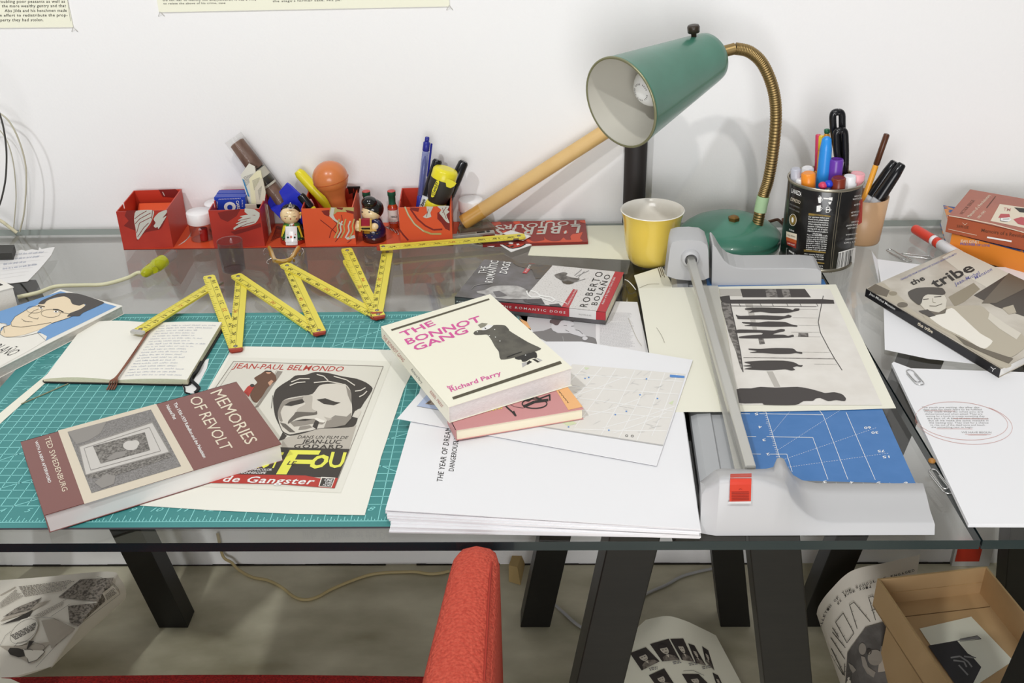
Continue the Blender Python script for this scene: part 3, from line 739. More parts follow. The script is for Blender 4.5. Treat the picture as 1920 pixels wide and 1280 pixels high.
g = G(); g.line(k(604, 216, 700, 232, 880, 268, 1078, 322), 1.5, s1, letter_t); g.line(k(845, 352, 1000, 378), 3, s1, white_ink); g.line(k(600, 300, 680, 318, 780, 340), .8, s1, letter_t); g.line(k(690, 260, 705, 275, 720, 262), .6, s1, letter_t); g.build('spine_wear', r)
# ---------------------------------------------------------------- film poster print
grey_bg = mat('poster_grey_ground', 'dedbcf', .6); pg = [mat('poster_tone_%d' % i, h, .6) for i, h in enumerate(('3f3a35', '6a645c', '948d83', 'bcb5a9', 'd8d2c6', 'ece7dc'))]
pred = mat('poster_red', 'b83a30', .55); pyel = mat('poster_yellow', 'e9e85a', .55)
r, f1, f2, f3 = psheet('poster_print', 'cream sheet with a film poster of a dark-haired smoking man, half under the maroon book', 'print',
                       [(437, 649), (600, 651), (792, 658), (757, 730), (714, 858), (712, 868), (684, 965), (560, 963), (400, 956), (262, 947)], .0030, .0004, mat('poster_sheet_paper', 'eeece1', .7))
k = K(360, 640, 3.7636); f4 = ZP(.0030, .0006); f5 = ZP(.0030, .00075)
g = G()
g.poly(k(265, 110, 1410, 140, 1050, 1068, -240, 1010), f1, mat('poster_margin_paper', 'e6e4d8', .7))
g.poly(k(293, 140, 1350, 175, 1005, 1035, -215, 990), f2, grey_bg)
g.line(k(293, 140, 1350, 175, 1005, 1035), 1.2, f3, pg[2])
g.line(k(293, 140, 100, 420), 1.2, f3, pg[2]); g.line(k(310, 150, 130, 420), .6, f3, pg[2])
g.build('poster_ground', r)
g = G()
g.poly(k(640, 690, 760, 640, 880, 615, 1000, 610, 1160, 590, 1110, 760, 630, 750), f3, pg[3])
g.poly(k(610, 700, 640, 640, 670, 665, 650, 690), f3, pg[0])
hair = k(575, 460, 572, 400, 590, 340, 640, 300, 690, 270, 730, 240, 800, 235, 870, 215, 960, 222, 1060, 245, 1160, 262, 1230, 290, 1275, 330, 1250, 380, 1215, 430, 1190, 470, 1160, 485, 1170, 540, 1140, 600, 1000, 612, 900, 615, 780, 650, 690, 665, 640, 640, 615, 590, 600, 560, 585, 520)
g.poly(hair, f3, pg[0])
g.poly(k(640, 420, 680, 400, 760, 385, 850, 370, 900, 310, 980, 297, 1080, 300, 1120, 350, 1125, 420, 1130, 470, 1125, 530, 1080, 585, 1000, 605, 900, 612, 850, 625, 770, 640, 690, 655, 640, 630, 615, 570, 605, 500, 625, 450), f4, pg[4])
g.poly(k(1150, 490, 1185, 480, 1195, 500, 1170, 540, 1130, 530), f4, pg[4])
g.poly(k(640, 420, 720, 400, 800, 385, 790, 405, 700, 425, 650, 450, 625, 500, 640, 560, 620, 560, 605, 500), f5, pg[2])
g.poly(k(650, 450, 690, 425, 780, 405, 820, 410, 780, 435, 700, 455), f5, pg[0]); g.poly(k(880, 410, 940, 400, 1010, 425, 1050, 430, 1000, 450, 930, 440), f5, pg[0])
g.poly(k(780, 405, 800, 380, 850, 385, 845, 470, 880, 490, 870, 505, 810, 505, 740, 495, 750, 470, 800, 440), f5, pg[3])
g.poly(k(740, 495, 860, 500, 880, 490, 880, 515, 800, 525, 740, 540, 680, 580, 680, 560, 720, 515), f5, pg[1])
g.poly(k(690, 570, 780, 545, 860, 545, 940, 570, 920, 585, 850, 580, 770, 595, 720, 600), f5, pg[2]); g.poly(k(720, 560, 800, 545, 850, 550, 800, 560), f5, pg[0])
g.poly(k(760, 600, 830, 590, 850, 605, 800, 620, 750, 625), f5, pg[2]); g.poly(k(690, 640, 640, 600, 620, 570, 660, 580, 730, 640), f5, pg[1])
g.poly(k(850, 600, 870, 555, 900, 560, 880, 620), f5, pg[0]); g.poly(k(862, 545, 880, 538, 940, 560, 930, 572, 900, 568), f5, pg[5])
g.poly(k(950, 560, 1010, 520, 1090, 530, 1125, 500, 1125, 540, 1080, 590, 1000, 605, 930, 610), f5, pg[2]); g.poly(k(930, 530, 990, 545, 960, 560), f5, pg[3]); g.poly(k(1085, 310, 1120, 350, 1125, 440, 1100, 380), f5, pg[2])
f6 = ZP(.0030, .0009)
for q in ((700, 285, 760, 262, 830, 262), (860, 290, 960, 280, 1060, 300), (880, 232, 930, 245, 960, 275), (1000, 245, 1090, 270, 1150, 310), (1150, 350, 1190, 345, 1225, 325), (1180, 390, 1210, 375, 1235, 350), (690, 310, 740, 290, 800, 285)): g.line(k(*q), 2.0, f6, pg[4])
g.line(k(560, 470, 570, 380), 1, f5, pg[0])
g.build('printed_portrait', r)
g = G()
g.poly(k(595, 205, 640, 212, 470, 460, 440, 470), f3, pg[2]); g.line(k(600, 208, 450, 455), 1.2, f4, pg[4])
g.poly(k(440, 255, 490, 225, 520, 205, 560, 210, 590, 240, 595, 275, 560, 300, 530, 330, 500, 380, 460, 430, 430, 420, 410, 380, 430, 320, 460, 290, 445, 268), f4, mat('figure_brown_print', '6a4a38', .6)); g.ell(k(540, 217)[0], 4.5, 3, f5, mat('figure_skin_print', 'd0a184', .6)); g.poly(k(515, 208, 560, 205, 560, 215, 520, 214), f6, pg[0])
g.poly(k(365, 355, 390, 320, 420, 300, 440, 320, 420, 350, 400, 390), f5, pred); g.ell(k(425, 310)[0], 4, 3, f6, pg[0]); g.poly(k(535, 290, 560, 270, 575, 280, 550, 315), f5, MATS['figure_skin_print'])
g.build('printed_figures', r)
g = G()
g.poly(k(600, 745, 1112, 758, 1030, 962, 120, 930), f4, pg[0]); g.poly(k(200, 935, 800, 945, 900, 965, 1030, 962, 1005, 1035, 600, 1005, -200, 992), f5, pred)
g.poly(k(912, 955, 1012, 960, 985, 1030, 892, 1022), f6, pg[5]); g.poly(k(918, 962, 1003, 966, 980, 1026, 900, 1018), ZP(.003, .00105), pg[0])
g.build('printed_band', r)
f7 = ZP(.003, .0012)
g = G()
g.text('JEAN-PAUL BELMONDO', k(283, 188)[0], k(1062, 212)[0], k(300, 152)[0], f3, pred, bold=.012, shear=.15)
g.text('DANS UN FILM DE', k(742, 684)[0], k(1096, 688)[0], k(752, 662)[0], f4, pg[0], shear=.1); g.text('JEAN-LUC', k(772, 718)[0], k(1048, 721)[0], k(782, 690)[0], f4, pg[0], bold=.03, shear=.1); g.text('GODARD', k(715, 750)[0], k(1060, 755)[0], k(724, 724)[0], f4, pg[0], bold=.03, space=1.2)
g.text('F', k(595, 932)[0], k(815, 936)[0], k(690, 765)[0], f5, pyel, bold=.06); g.text('o', k(820, 890)[0], k(940, 894)[0], k(860, 795)[0], f5, pyel, bold=.05, shear=.2); g.text('U', k(955, 886)[0], k(1062, 890)[0], k(985, 778)[0], f5, pyel, bold=.06); g.text('PIERROT', k(250, 885)[0], k(600, 890)[0], k(300, 775)[0], f5, pyel, bold=.05)
g.text('LE', k(668, 868)[0], k(728, 870)[0], k(682, 842)[0], f6, pg[0], bold=.03, shear=.15)
g.text('TECHNICOLOR', k(380, 908)[0], k(560, 911)[0], k(386, 893)[0], f5, white_ink, bold=.02, shear=.2); g.text('TECHNISCOPE', k(330, 930)[0], k(520, 933)[0], k(336, 915)[0], f5, white_ink, bold=.02, shear=.2)
g.text('de Gangster', k(212, 988)[0], k(855, 1008)[0], k(236, 945)[0], f6, white_ink, bold=.04, shear=.15, space=1.1)
g.text('CINE', k(932, 984)[0], k(988, 988)[0], k(940, 966)[0], f7, white_ink, bold=.04); g.text('DIS', k(940, 1002)[0], k(985, 1005)[0], k(944, 989)[0], f7, white_ink, bold=.04); g.text('FILMS', k(922, 1018)[0], k(978, 1022)[0], k(928, 1005)[0], f7, white_ink, bold=.04)
g.build('poster_lettering', r)

# ---------------------------------------------------------------- ream of white paper with a printed title page
r = thing('paper_ream', 'thick pile of white paper under a printed title page at the table front edge', 'paper', W(1000, 870, .0024))
top = [(797, 700), (1270, 695), (1313.5, 992), (724, 956)]; bot = [(806, 722), (1268, 712), (1312, 1010), (733, 1001)]
g = G(); R = random.Random(5); N = 9
for i in range(N):
    t = (i + 1) / N; z = .0024 + .0151 * t
    pts = []
    for j in range(4):
        a = W(*bot[j], .0024); b = W(*top[j], .0175); p = a.lerp(b, t); p.z = TZ + z
        pts.append(p + V((R.uniform(-1, 1) * .0014, R.uniform(-1, 1) * .0016, 0)))
    g.slab(pts, .00155 if i else .0015, paper)
g.build('sheets', r); r.children[0]['label'] = 'blank sheets piled edge on edge'
g = G(); g.slab([W(x, y, .0181) for x, y in top], .0005, paper); g.build('title_page', r)
k = K(700, 580, 2.9097); g = G(); f1 = ZP(.0181, .0002)
g.text('THE YEAR OF DREAMING', k(376, 940)[0], k(436, 590)[0], k(345, 936)[0], f1, ink, space=1.05); g.text('DANGEROUSLY', k(438, 882)[0], k(468, 695)[0], k(410, 880)[0], f1, ink, space=1.05); g.build('title_lettering', r)

# map print and newspaper page
r, f1, f2, f3 = psheet('map_print', 'white sheet with a printed pale street map and small blue picture, under the pink book', 'paper', [(744.7, 784.5), (795, 726), (860, 640), (1090, 640), (1299, 674.5), (1231, 872.8)], .0198, .0004)
mapc = mat('map_ground_print', 'e3e0da', .75); g = G()
g.poly(k(1085, 298, 1705, 352, 1580, 742, 865, 628), f1, mapc); g.poly(k(870, 628, 1582, 738, 1580, 744, 868, 634), f2, pale_ink)
R = random.Random(11)
def mp(u, v):
    a, b, c, d = k(1095, 302, 1700, 354, 1576, 738, 880, 626)
    return tuple((a[i] * (1 - u) + b[i] * u) * (1 - v) + (d[i] * (1 - u) + c[i] * u) * v for i in (0, 1))
for u0, v0, u1, v1 in ((.1, 0, .0, .5), (.25, 0, .12, .8), (.38, 0, .3, .95), (.55, 0, .52, 1), (.7, 0, .66, 1), (.82, 0, .8, 1), (.93, 0, .9, .9), (0, .15, 1, .1), (0, .35, 1, .28), (0, .5, 1, .52), (.1, .7, 1, .62), (.3, .98, 1, .8), (.2, .9, .7, .4), (.5, .9, 1, .45), (.05, .6, .5, .1), (.6, .95, .95, .55)):
    g.line([mp(u0, v0), mp((u0 + u1) / 2 + .01, (v0 + v1) / 2), mp(u1, v1)], 1.6, f2, white_ink)
for i in range(46):
    u, v = R.uniform(.03, .9), R.uniform(.06, .9); a = R.choice([(.05, .01), (.03, -.07), (.06, -.02)])
    g.line([mp(u, v), mp(u + a[0] * R.uniform(.6, 1.5), v + a[1])], .5, f3, pale2)
bl = mat('map_blue', '5b8fd0', .6); gn = mat('map_green', 'd5e0bd', .7)
g.poly(k(1618, 355, 1698, 362, 1697, 373, 1618, 369), f3, bl)
for p in ((1155, 375), (1175, 370), (1490, 378), (1380, 555), (1320, 573), (1550, 485), (1285, 658), (1065, 640), (1455, 465)): g.ell(k(*p)[0], 1.7, 1.3, f3, bl, 8)
g.poly(k(1000, 600, 1060, 590, 1110, 622, 1060, 635), f2, gn); g.poly(k(1150, 315, 1180, 318, 1160, 330), f2, gn); g.poly(k(1610, 510, 1640, 495, 1630, 520), f2, gn)
for p in ((1382, 688), (1413, 690)): g.line([(700 + (p[0] + 7 * cos(t)) / 2.9097, 580 + (p[1] + 5 * sin(t)) / 2.9097) for t in [2 * pi * i / 10 for i in range(10)]], .8, f3, ink, True)
g.build('map_image', r)
g = G(); g.poly(k(237, 527, 300, 455, 345, 440, 470, 560, 385, 553), f1, mat('lavender_blue_print', 'b9c6e2', .6)); g.poly(k(283, 515, 325, 480, 380, 520, 352, 524), f2, mat('brown_photo_print', '6b5c55', .6, noise=('b3a294', 300, .45, .6))); g.line(k(237, 527, 385, 553), .6, f2, grey_ink); g.build('small_picture', r)

r, f1, f2, f3 = psheet('newspaper_clipping', 'printed page with a grey photo of a man hand to mouth, under another book', 'paper', [(930, 560), (1010, 560), (1195, 566), (1218, 672), (1210, 690), (990, 690)], .0022, .0003, mat('clipping_paper', 'eceaea', .75))
k = K(960, 560, 7.3846); tn = [mat('newsprint_tone_%d' % i, h, .7) for i, h in enumerate(('5c5a5a', '83807f', 'a9a6a6', 'c9c7c8', 'd9d7d9'))]
g = G(); g.poly(k(225, 190, 1160, 300, 1160, 727, 590, 655, 330, 500, 205, 330), f1, tn[3])
g.poly(k(200, 470, 440, 440, 560, 400, 620, 470, 700, 475, 860, 470, 1040, 515, 1160, 555, 1160, 727, 810, 682, 655, 620, 640, 655, 560, 640, 420, 560, 300, 520), f2, tn[1])
g.poly(k(545, 400, 555, 350, 640, 310, 760, 285, 850, 330, 860, 380, 870, 430, 830, 470, 720, 475, 640, 470, 570, 440), f3, tn[4])
f4 = ZP(.0022, .0006); g.poly(k(525, 300, 570, 275, 680, 258, 800, 265, 850, 305, 845, 320, 760, 295, 680, 305, 640, 360, 600, 365, 560, 340, 525, 330), f4, mat('newsprint_reddish_dark', '6a5c5c', .7))
g.poly(k(780, 470, 850, 425, 900, 430, 980, 480, 1030, 515, 960, 525, 860, 495), f4, tn[4]); g.ell(k(1010, 545)[0], 5, 3.5, f4, tn[4]); g.line(k(715, 370, 760, 368), .8, f4, tn[0]); g.line(k(820, 378, 860, 376), .8, f4, tn[0]); g.line(k(740, 430, 790, 455), 1, f4, tn[1]); g.line(k(880, 430, 930, 440, 980, 490), .9, f4, tn[0]); g.line(k(700, 520, 720, 600, 690, 650), 1, f4, tn[2])
g.poly(k(655, 620, 740, 630, 810, 682, 655, 660), f4, tn[4]); g.build('newsprint_photo', r)
g = G(); g.rows(k(1400, 185, 1660, 195, 1690, 330, 1320, 300), 10, f1, tn[3], .4, .06, 3); g.rows(k(1215, 310, 1690, 330, 1700, 680, 1215, 650), 30, f1, tn[3], .4, .05, 4); g.rows(k(1230, 690, 1720, 715, 1725, 820, 1235, 740), 8, f1, tn[3], .4, .05, 5); g.rows(k(20, 190, 80, 190, 170, 310, 120, 310), 12, f1, tn[2], .5, .3, 6); g.build('newsprint_text', r)
g = G(); g.tube([W(1178, 596, .003), W(1186, 616, .004), W(1194, 634, .004), W(1203, 648, .003)], .00022, mat('pale_fibre', 'b5ac98', .7), 5, 4); tag(g.build('loose_thread'), 'thin curved loose fibre lying on the printed page beside the cream sheet', 'thread')
sheet('orange_note', 'sliver of orange paper peeping out beneath the cream paperback', 'paper', [(974, 597), (988, 603), (996, 617), (985, 612)], .0032, .0004, orange)
sheet('blank_sheet', 'small white paper corner under the green lamp base', 'paper', [(1366, 493), (1438, 494), (1440, 512), (1362, 511)], .0006, .0004, paper)

# ---------------------------------------------------------------- paper trimmer
tg = mat('trimmer_grey_plastic', 'bdbdbe', .42, bump=(700, .08, .0003)); tg2 = mat('trimmer_rail_grey', 'aeb0b2', .4); tblue = mat('trimmer_blue_board', '3c73b0', .45, noise=('4479b6', 60, .3, .7)); tred = mat('trimmer_red_button', 'cf3a24', .4)
alu = mat('trimmer_aluminium', 'c3c2bc', .3, .6); strip_m = clear_mat('clear_clamp_strip', 'eeeeec', 1.45, .1, .48, 'dedcd4')
F = W(1718, 908, .012); B = W(1545, 525, .012); d = (B - F); d.z = 0; d.normalize(); rt = V((d.y, -d.x, 0)); F0 = V((F.x, F.y, TZ))
def loc(w, s_, z): return F0 - rt * w + d * s_ + V((0, 0, z))
tr = thing('paper_trimmer', 'grey rotary paper trimmer with blue measuring board and red slide button', 'paper trimmer', loc(.1, .2, 0))
g = G(); g.prism([loc(0, .001, .0075), loc(.2, .001, .0075), loc(.2, .47, .0075), loc(0, .47, .0075)], [loc(0, .001, .012), loc(.2, .001, .012), loc(.2, .47, .012), loc(0, .47, .012)], tblue, tg2); g.build('base_board', tr)
g = G()
for w, s_ in ((.02, .03), (.02, .43), (.16, .03), (.16, .43)): g.lathe(loc(w, s_, 0), loc(w, s_, .01), [(0, .008), (.0078, .008)], blackp, 12)
g.build('rubber_feet', tr)
g = G(); pf = [(.158, .0), (.204, .0), (.204, .010), (.198, .014), (.184, .0155), (.182, .0126), (.158, .0126)]
g.prism([loc(w, -.02, z) for w, z in pf], [loc(w, .47, z) for w, z in pf], tg2); g.build('side_rail', tr)
g = G(); k = K(1260, 740, 3.6923); bz = ZP(.012, .00015)
for q in ((480, 130, 540, 131), (505, 288, 583, 289), (525, 408, 615, 410), (605, 130, 1045, 138, 1218, 585), (655, 289, 975, 295, 1080, 585), (680, 410, 795, 410, 832, 532), (1205, 120, 1407, 587), (640, 85, 745, 432), (470, -40, 900, -42, 1045, 138)): g.line(k(*q), .9, bz, white_ink)
for q in ((735, 380, 1180, 95), (780, 445, 1420, 225), (805, 500, 1505, 402), (700, 255, 840, 85)):
    a, b = k(*q)
    for i in range(40): g.line([(a[0] + (b[0] - a[0]) * (i + e) / 40, a[1] + (b[1] - a[1]) * (i + e) / 40) for e in (0, .55)], .5, bz, white_ink)
for i in range(25):
    x, y = 650 + 92 * i / 24, 118 + 310 * i / 24; L = 22 if i % 6 == 0 else 13 if i % 3 == 0 else 26 if i % 6 == 3 else 15
    g.line(k(x - L, y, x, y), .6, bz, white_ink)
for i in range(9): g.line(k(950 + 93 * i, 607, 953 + 93 * i, 614), .6, bz, white_ink)
for s_, x, y in (('5', 583, 131), ('4', 608, 221), ('3', 636, 311), ('2', 663, 409), ('3', 1057, 601), ('4', 1243, 604), ('5', 1430, 607), ('6', 1618, 608), ('60', 1352, 226), ('30', 1402, 260), ('75', 1446, 388), ('15', 1480, 428)):
    w = 12 * len(s_); g.text(s_, k(x + w, y - 8)[0], k(x - w, y - 5)[0], k(x + w + 4, y + 8)[0], bz, white_ink, bold=.02)
g.build('measuring_scale', tr)
# front end housing: lofted from its front edge profile to its back edge profile
fp = [(330, 602), (345, 590), (450, 588), (560, 588), (640, 600), (720, 628), (800, 660), (830, 715), (870, 770), (940, 835), (1010, 875), (1110, 903), (1300, 908), (1560, 911), (1815, 914)]
bp = [(300, 520), (345, 508), (440, 512), (540, 515), (650, 511), (700, 500), (726, 440), (748, 433), (775, 442), (800, 495), (840, 555), (900, 590), (1000, 611), (1300, 615), (1735, 621)]
def resample(pts, n):
    L = [0]
    for a, b in zip(pts, pts[1:]): L.append(L[-1] + math.hypot(b[0] - a[0], b[1] - a[1]))
    out = []
    for i in range(n):
        t = L[-1] * i / (n - 1); j = 0
        while j < len(L) - 2 and L[j + 1] < t: j += 1
        u = (t - L[j]) / (L[j + 1] - L[j]); out.append((pts[j][0] + (pts[j + 1][0] - pts[j][0]) * u, pts[j][1] + (pts[j + 1][1] - pts[j][1]) * u))
    return out
yf, yb = -.0175, .040
fr = [PY(*k(*p)[0], yf) for p in fp]; bk = [PY(*k(*p)[0], yb) for p in bp]
for p in bk: p.z = max(p.z, TZ + .0136)
for p in fr: p.z = max(p.z, TZ + .0105)
g = G(); cols = []
for i in range(len(fp)):
    a, b = fr[i], bk[i]; m1 = a.lerp(b, .35); m1.z += .0015 if i < 6 else -.002
    f0 = V((a.x, yf - .004, TZ + .0006)); b0 = V((b.x, yb + .002, TZ + .0006))
    ar = a.lerp(V((a.x, yf - .004, TZ)), .08); cols.append([f0, ar, a + V((0, .003, .0002)), m1, a.lerp(b, .7), b, b0])
n = len(cols[0]); vs = [p for c in cols for p in c]
g.raw(vs, [(i * n + j, i * n + j + 1, (i + 1) * n + j + 1, (i + 1) * n + j) for i in range(len(cols) - 1) for j in range(n - 1)], tg, True)
lx = V((-.014, 0, 0)); L0 = cols[0]
left = [p + lx * (1 if i not in (2, 3, 4) else .75) + V((0, .004 if i < 3 else -.002 if i > 4 else 0, -.012 if i in (1, 2, 3, 4, 5) else 0)) for i, p in enumerate(L0)]
g.raw(L0 + left, [(i, n + i, n + i + 1, i + 1) for i in range(n - 1)], tg, True); g.face(left[::-1], tg); g.face(cols[-1], tg)
gh_ = g; g.build('front_end_housing', tr)
rcg = G(); rcg.v, rcg.f = gh_.v, gh_.f
bfn = RC(rcg, .0032); bq = k(404, 546, 551, 543, 546, 736, 398, 738)
g = G(); g.sub(bq, bfn, tred, 10); bt = g.build('slide_button', tr, label='red ridged slide button')
bf2 = lambda x, y: RC_b(x, y)
RC_b = RC(g, .0006); g = G(); dg_ = mat('dark_red_groove', '96261a', .5)
for i in range(6): g.sub(k(412, 672 + i * 11, 534, 670 + i * 11, 534, 674 + i * 11, 412, 676 + i * 11), RC_b, dg_, 4)
g.line(k(462, 658, 474, 650, 486, 657), .6, RC_b, dg_); g.build('grip_ridge', bt)
g = G(); g.sub(k(392, 740, 548, 737, 546, 752, 388, 752), bfn, mat('trimmer_recess_light', 'd5d5d5', .5), 4); g.build('button_recess', tr)
# rear end housing
k = K(1160, 300, 5.3333); yr = .4925
prof = k(938, 1216, 936, 850, 955, 850, 985, 890, 1020, 950, 1060, 1010, 1110, 1050, 1180, 1075, 1270, 1085, 1600, 1082, 1860, 1080, 1990, 1090, 2030, 1120, 2040, 1221)
a = [PY(x, y, yr) for x, y in prof]
for p in a: p.z = max(p.z, TZ + .0125)
a[0].z = a[-1].z = TZ + .0006
b = [p + V((.003, .046, 0)) for p in a]
g = G(); g.prism(a, b, tg); g.build('rear_end_housing', tr, bevel=.0015)
kk = [(463, 1172), (500, 880), (522, 812), (600, 790), (720, 786), (830, 797), (895, 838), (912, 900), (918, 1190), (860, 1215), (700, 1220), (560, 1205)]
a = [PY(*k(*p)[0], .487) for p in kk]; 
for p in a: p.z = max(p.z, TZ + .0008)
c0 = cen(a); b = [c0 + (p - c0) * .93 + V((.004, .05, -.001)) for p in a]; mid = [p + V((0, .012, .0006)) for p in a]; a = [c0 + (p - c0) * .93 for p in a]
for q in (a, b, mid):
    for p in q: p.z = max(p.z, TZ + .0008)
g = G(); n = len(a); g.face(a, tg); g.raw(a + mid + b, [(i, (i + 1) % n, n + (i + 1) % n, n + i) for i in range(n)] + [(n + i, n + (i + 1) % n, 2 * n + (i + 1) % n, 2 * n + i) for i in range(n)], tg, True); g.face(b[::-1], tg)
g.build('rail_end_cap', tr)
ra, rb = PY(*k(715, 985)[0], .486), PY(1407, 882, .041)
g = G(); g.beam(ra, rb, .0105, .010, alu); g.build('cutting_rail', tr, bevel=.0015)
g = G(); g.lathe(ra + V((0, .002, .001)), ra + V((0, -.010, .001)), [(0, .0125), (.008, .0115), (.009, .008)], tg, 20, cap=False); g.build('rail_collar', tr)
g = G(); q = [W(1302, 535, .022), W(1346, 535, .0172), W(1408, 880, .0172), W(1378, 880, .022)]; g.slab(q, .0012, strip_m); g.build('clamp_strip', tr)

# ---------------------------------------------------------------- cream sheet with a printed film still, clamped in the trimmer
c4 = [(1197, 540), (1567.4, 533), (1680, 764.5), (1236, 771.5)]
r = thing('photo_print', 'cream sheet with a street photo of dark standing figures, clamped in the trimmer', 'print', W(1430, 650, .0125))
def psf(u, v):
    x = (c4[0][0] * (1 - u) + c4[1][0] * u) * (1 - v) + (c4[3][0] * (1 - u) + c4[2][0] * u) * v
    y = (c4[0][1] * (1 - u) + c4[1][1] * u) * (1 - v) + (c4[3][1] * (1 - u) + c4[2][1] * u) * v + 2.5 * math.sin(pi * u) * v
    e = min(1, max(0, (.35 - u) / .09)); return W(x, y, .0131 + e * (.0041 + .0014 * min(1, max(0, (v - .5) / .3))))
g = G(); g.grid(psf, 20, 8, cream, True, .0004); g.build('sheet', r)
k = K(1180, 430, 3.4593); z = .0131; f1, f2, f3, f4 = ZP(z, .0003), ZP(z, .00045), ZP(z, .0006), ZP(z, .00075)
st = mat('still_light_tone', 'e9e5de', .6, noise=('dfdad2', 25, .35, .65)); sd = mat('still_dark_tone', '46413f', .6); sm = mat('still_mid_tone', '8a8580', .6, noise=('5a5551', 160, .45, .55)); sm2 = mat('still_soft_grey', 'bdb8b0', .6)
g = G(); g.poly(k(583, 385, 1300, 385, 1640, 1140, 702, 1137, 640, 700), f1, st)
g.poly(k(583, 385, 720, 385, 735, 432, 590, 430), f2, sm2); g.poly(k(720, 385, 882, 385, 890, 440, 735, 440), f2, sd); g.poly(k(882, 385, 1035, 385, 1052, 440, 890, 440), f2, sm); g.poly(k(1035, 385, 1138, 385, 1178, 440, 1050, 440), f2, sd); g.poly(k(950, 385, 985, 385, 1000, 440, 965, 440), f3, sd)
g.poly(k(585, 435, 650, 428, 655, 455, 1250, 452, 1325, 457, 1330, 481, 660, 480, 600, 472), f3, sd)
g.poly(k(595, 472, 655, 482, 690, 640, 722, 800, 738, 925, 715, 880, 690, 790, 650, 690, 620, 580), f2, sm); g.line(k(655, 480, 690, 640, 722, 800, 738, 925), 1.6, f3, sd); g.line(k(660, 495, 1215, 500), 1, f3, sd)
for x in (715, 852, 930, 1025, 1110, 1218): g.line(k(x - 4, 480, x + 6, 500), .9, f3, sd)
g.poly(k(750, 480, 800, 480, 830, 660, 805, 660, 770, 540), f2, sm2); g.poly(k(890, 920, 930, 920, 980, 1020, 940, 1020), f2, sm2)
g.line(k(1258, 430, 1240, 520, 1225, 600, 1240, 670, 1290, 765, 1330, 835, 1380, 912), 1.4, f3, sd); g.line(k(740, 830, 1000, 833, 1330, 838), 1.0, f3, sm)
for y, x0, x1 in ((517, 1100, 1225), (572, 1060, 1220), (620, 1095, 1225), (665, 1050, 1235), (695, 1080, 1240), (795, 1120, 1300), (873, 1200, 1350)): g.line(k(x0, y, x1, y + 2), .35, f2, sm)
g.poly(k(1097, 670, 1160, 672, 1162, 697, 1095, 695), f3, sm); g.poly(k(835, 705, 870, 705, 880, 740, 845, 745), f3, sm)
g.build('printed_scene', r)
g = G()
for q in ((752, 512, 800, 506, 900, 506, 1000, 510, 1040, 516, 1060, 522, 1075, 512, 1103, 513, 1098, 526, 1065, 532, 1030, 540, 920, 542, 850, 533, 775, 540, 800, 524, 755, 520),
          (690, 552, 720, 560, 860, 556, 960, 560, 1005, 562, 1030, 553, 1053, 560, 1045, 570, 1010, 576, 960, 586, 850, 582, 710, 580, 700, 570),
          (735, 600, 840, 603, 900, 596, 1010, 600, 1050, 615, 1090, 622, 1085, 630, 1040, 628, 980, 630, 890, 630, 745, 624, 790, 615, 740, 608),
          (690, 655, 720, 648, 860, 652, 940, 655, 980, 645, 1008, 648, 1005, 660, 975, 665, 930, 680, 1000, 682, 1030, 690, 1060, 682, 1068, 693, 1040, 700, 980, 702, 870, 706, 720, 704, 715, 694, 780, 686, 860, 680, 850, 668, 690, 670),
          (775, 772, 850, 774, 950, 768, 1060, 772, 1085, 790, 1120, 795, 1118, 806, 1080, 800, 1040, 806, 950, 806, 870, 800, 780, 798, 830, 788, 780, 780),
          (745, 860, 850, 850, 1000, 850, 1070, 862, 1100, 878, 1125, 880, 1115, 890, 1085, 886, 1060, 895, 1075, 908, 1050, 914, 1010, 906, 900, 912, 745, 905, 800, 890, 735, 885, 790, 875),
          (695, 1036, 790, 1030, 850, 1020, 950, 1025, 1090, 1020, 1180, 1035, 1240, 1052, 1270, 1060, 1330, 1055, 1380, 1068, 1405, 1095, 1395, 1112, 1340, 1105, 1290, 1112, 1240, 1092, 1210, 1095, 1190, 1110, 1130, 1112, 1075, 1137, 880, 1136, 860, 1125, 705, 1122)):
    g.poly(k(*q), f4, sd)
g.build('printed_figures', r)

# cream envelopes poking out behind the trimmer
r, f1, f2, f3 = psheet('paper_envelope', 'cream envelope with brown edge stripes behind the trimmer rail, under the yellow mug', 'envelope', [(1189, 516), (1241, 499.5), (1262, 535), (1262, 640), (1215, 640), (1196, 537)], .0075, .0012, cream)
k = K(1180, 430, 3.4593); g = G(); bs = mat('brown_stripe_print', '5b4733', .6)
for q in ((184, 247, 205, 310), (196, 244, 215, 300), (207, 240, 228, 310)): g.line(k(*q), 1.4, f1, bs)
g.build('printed_stripe', r)
sheet('blank_sheet', 'cream sheet slipped under the printed street photo, by the cream envelope', 'paper', [(1205, 536), (1300, 528), (1320, 560), (1330, 700), (1222, 690)], .0055, .0006, cream)
g = G(); g.tube([W(1172, 524, .004), W(1178, 527, .008), W(1186, 535, .006), W(1192, 543, .001)], .0007, white_ink, 6, 4); tag(g.build('string_tie'), 'short white string curling off the cream envelope', 'string')
for lab, pts in (('dark thin fibre lying across the cream sheet beside the rail', [(1231, 614), (1240, 628), (1246, 642)]), ('dark thin fibre on the cream envelope near the mug', [(1196, 541), (1215, 533), (1236, 532)])):
    g = G(); g.tube([W(x, y, .0186 if y > 600 else .0082) for x, y in pts], .0002, MATS['trimmer_fibre'] if 'trimmer_fibre' in MATS else mat('trimmer_fibre', '6e6450', .7), 5, 4); tag(g.build('loose_thread'), lab, 'thread')

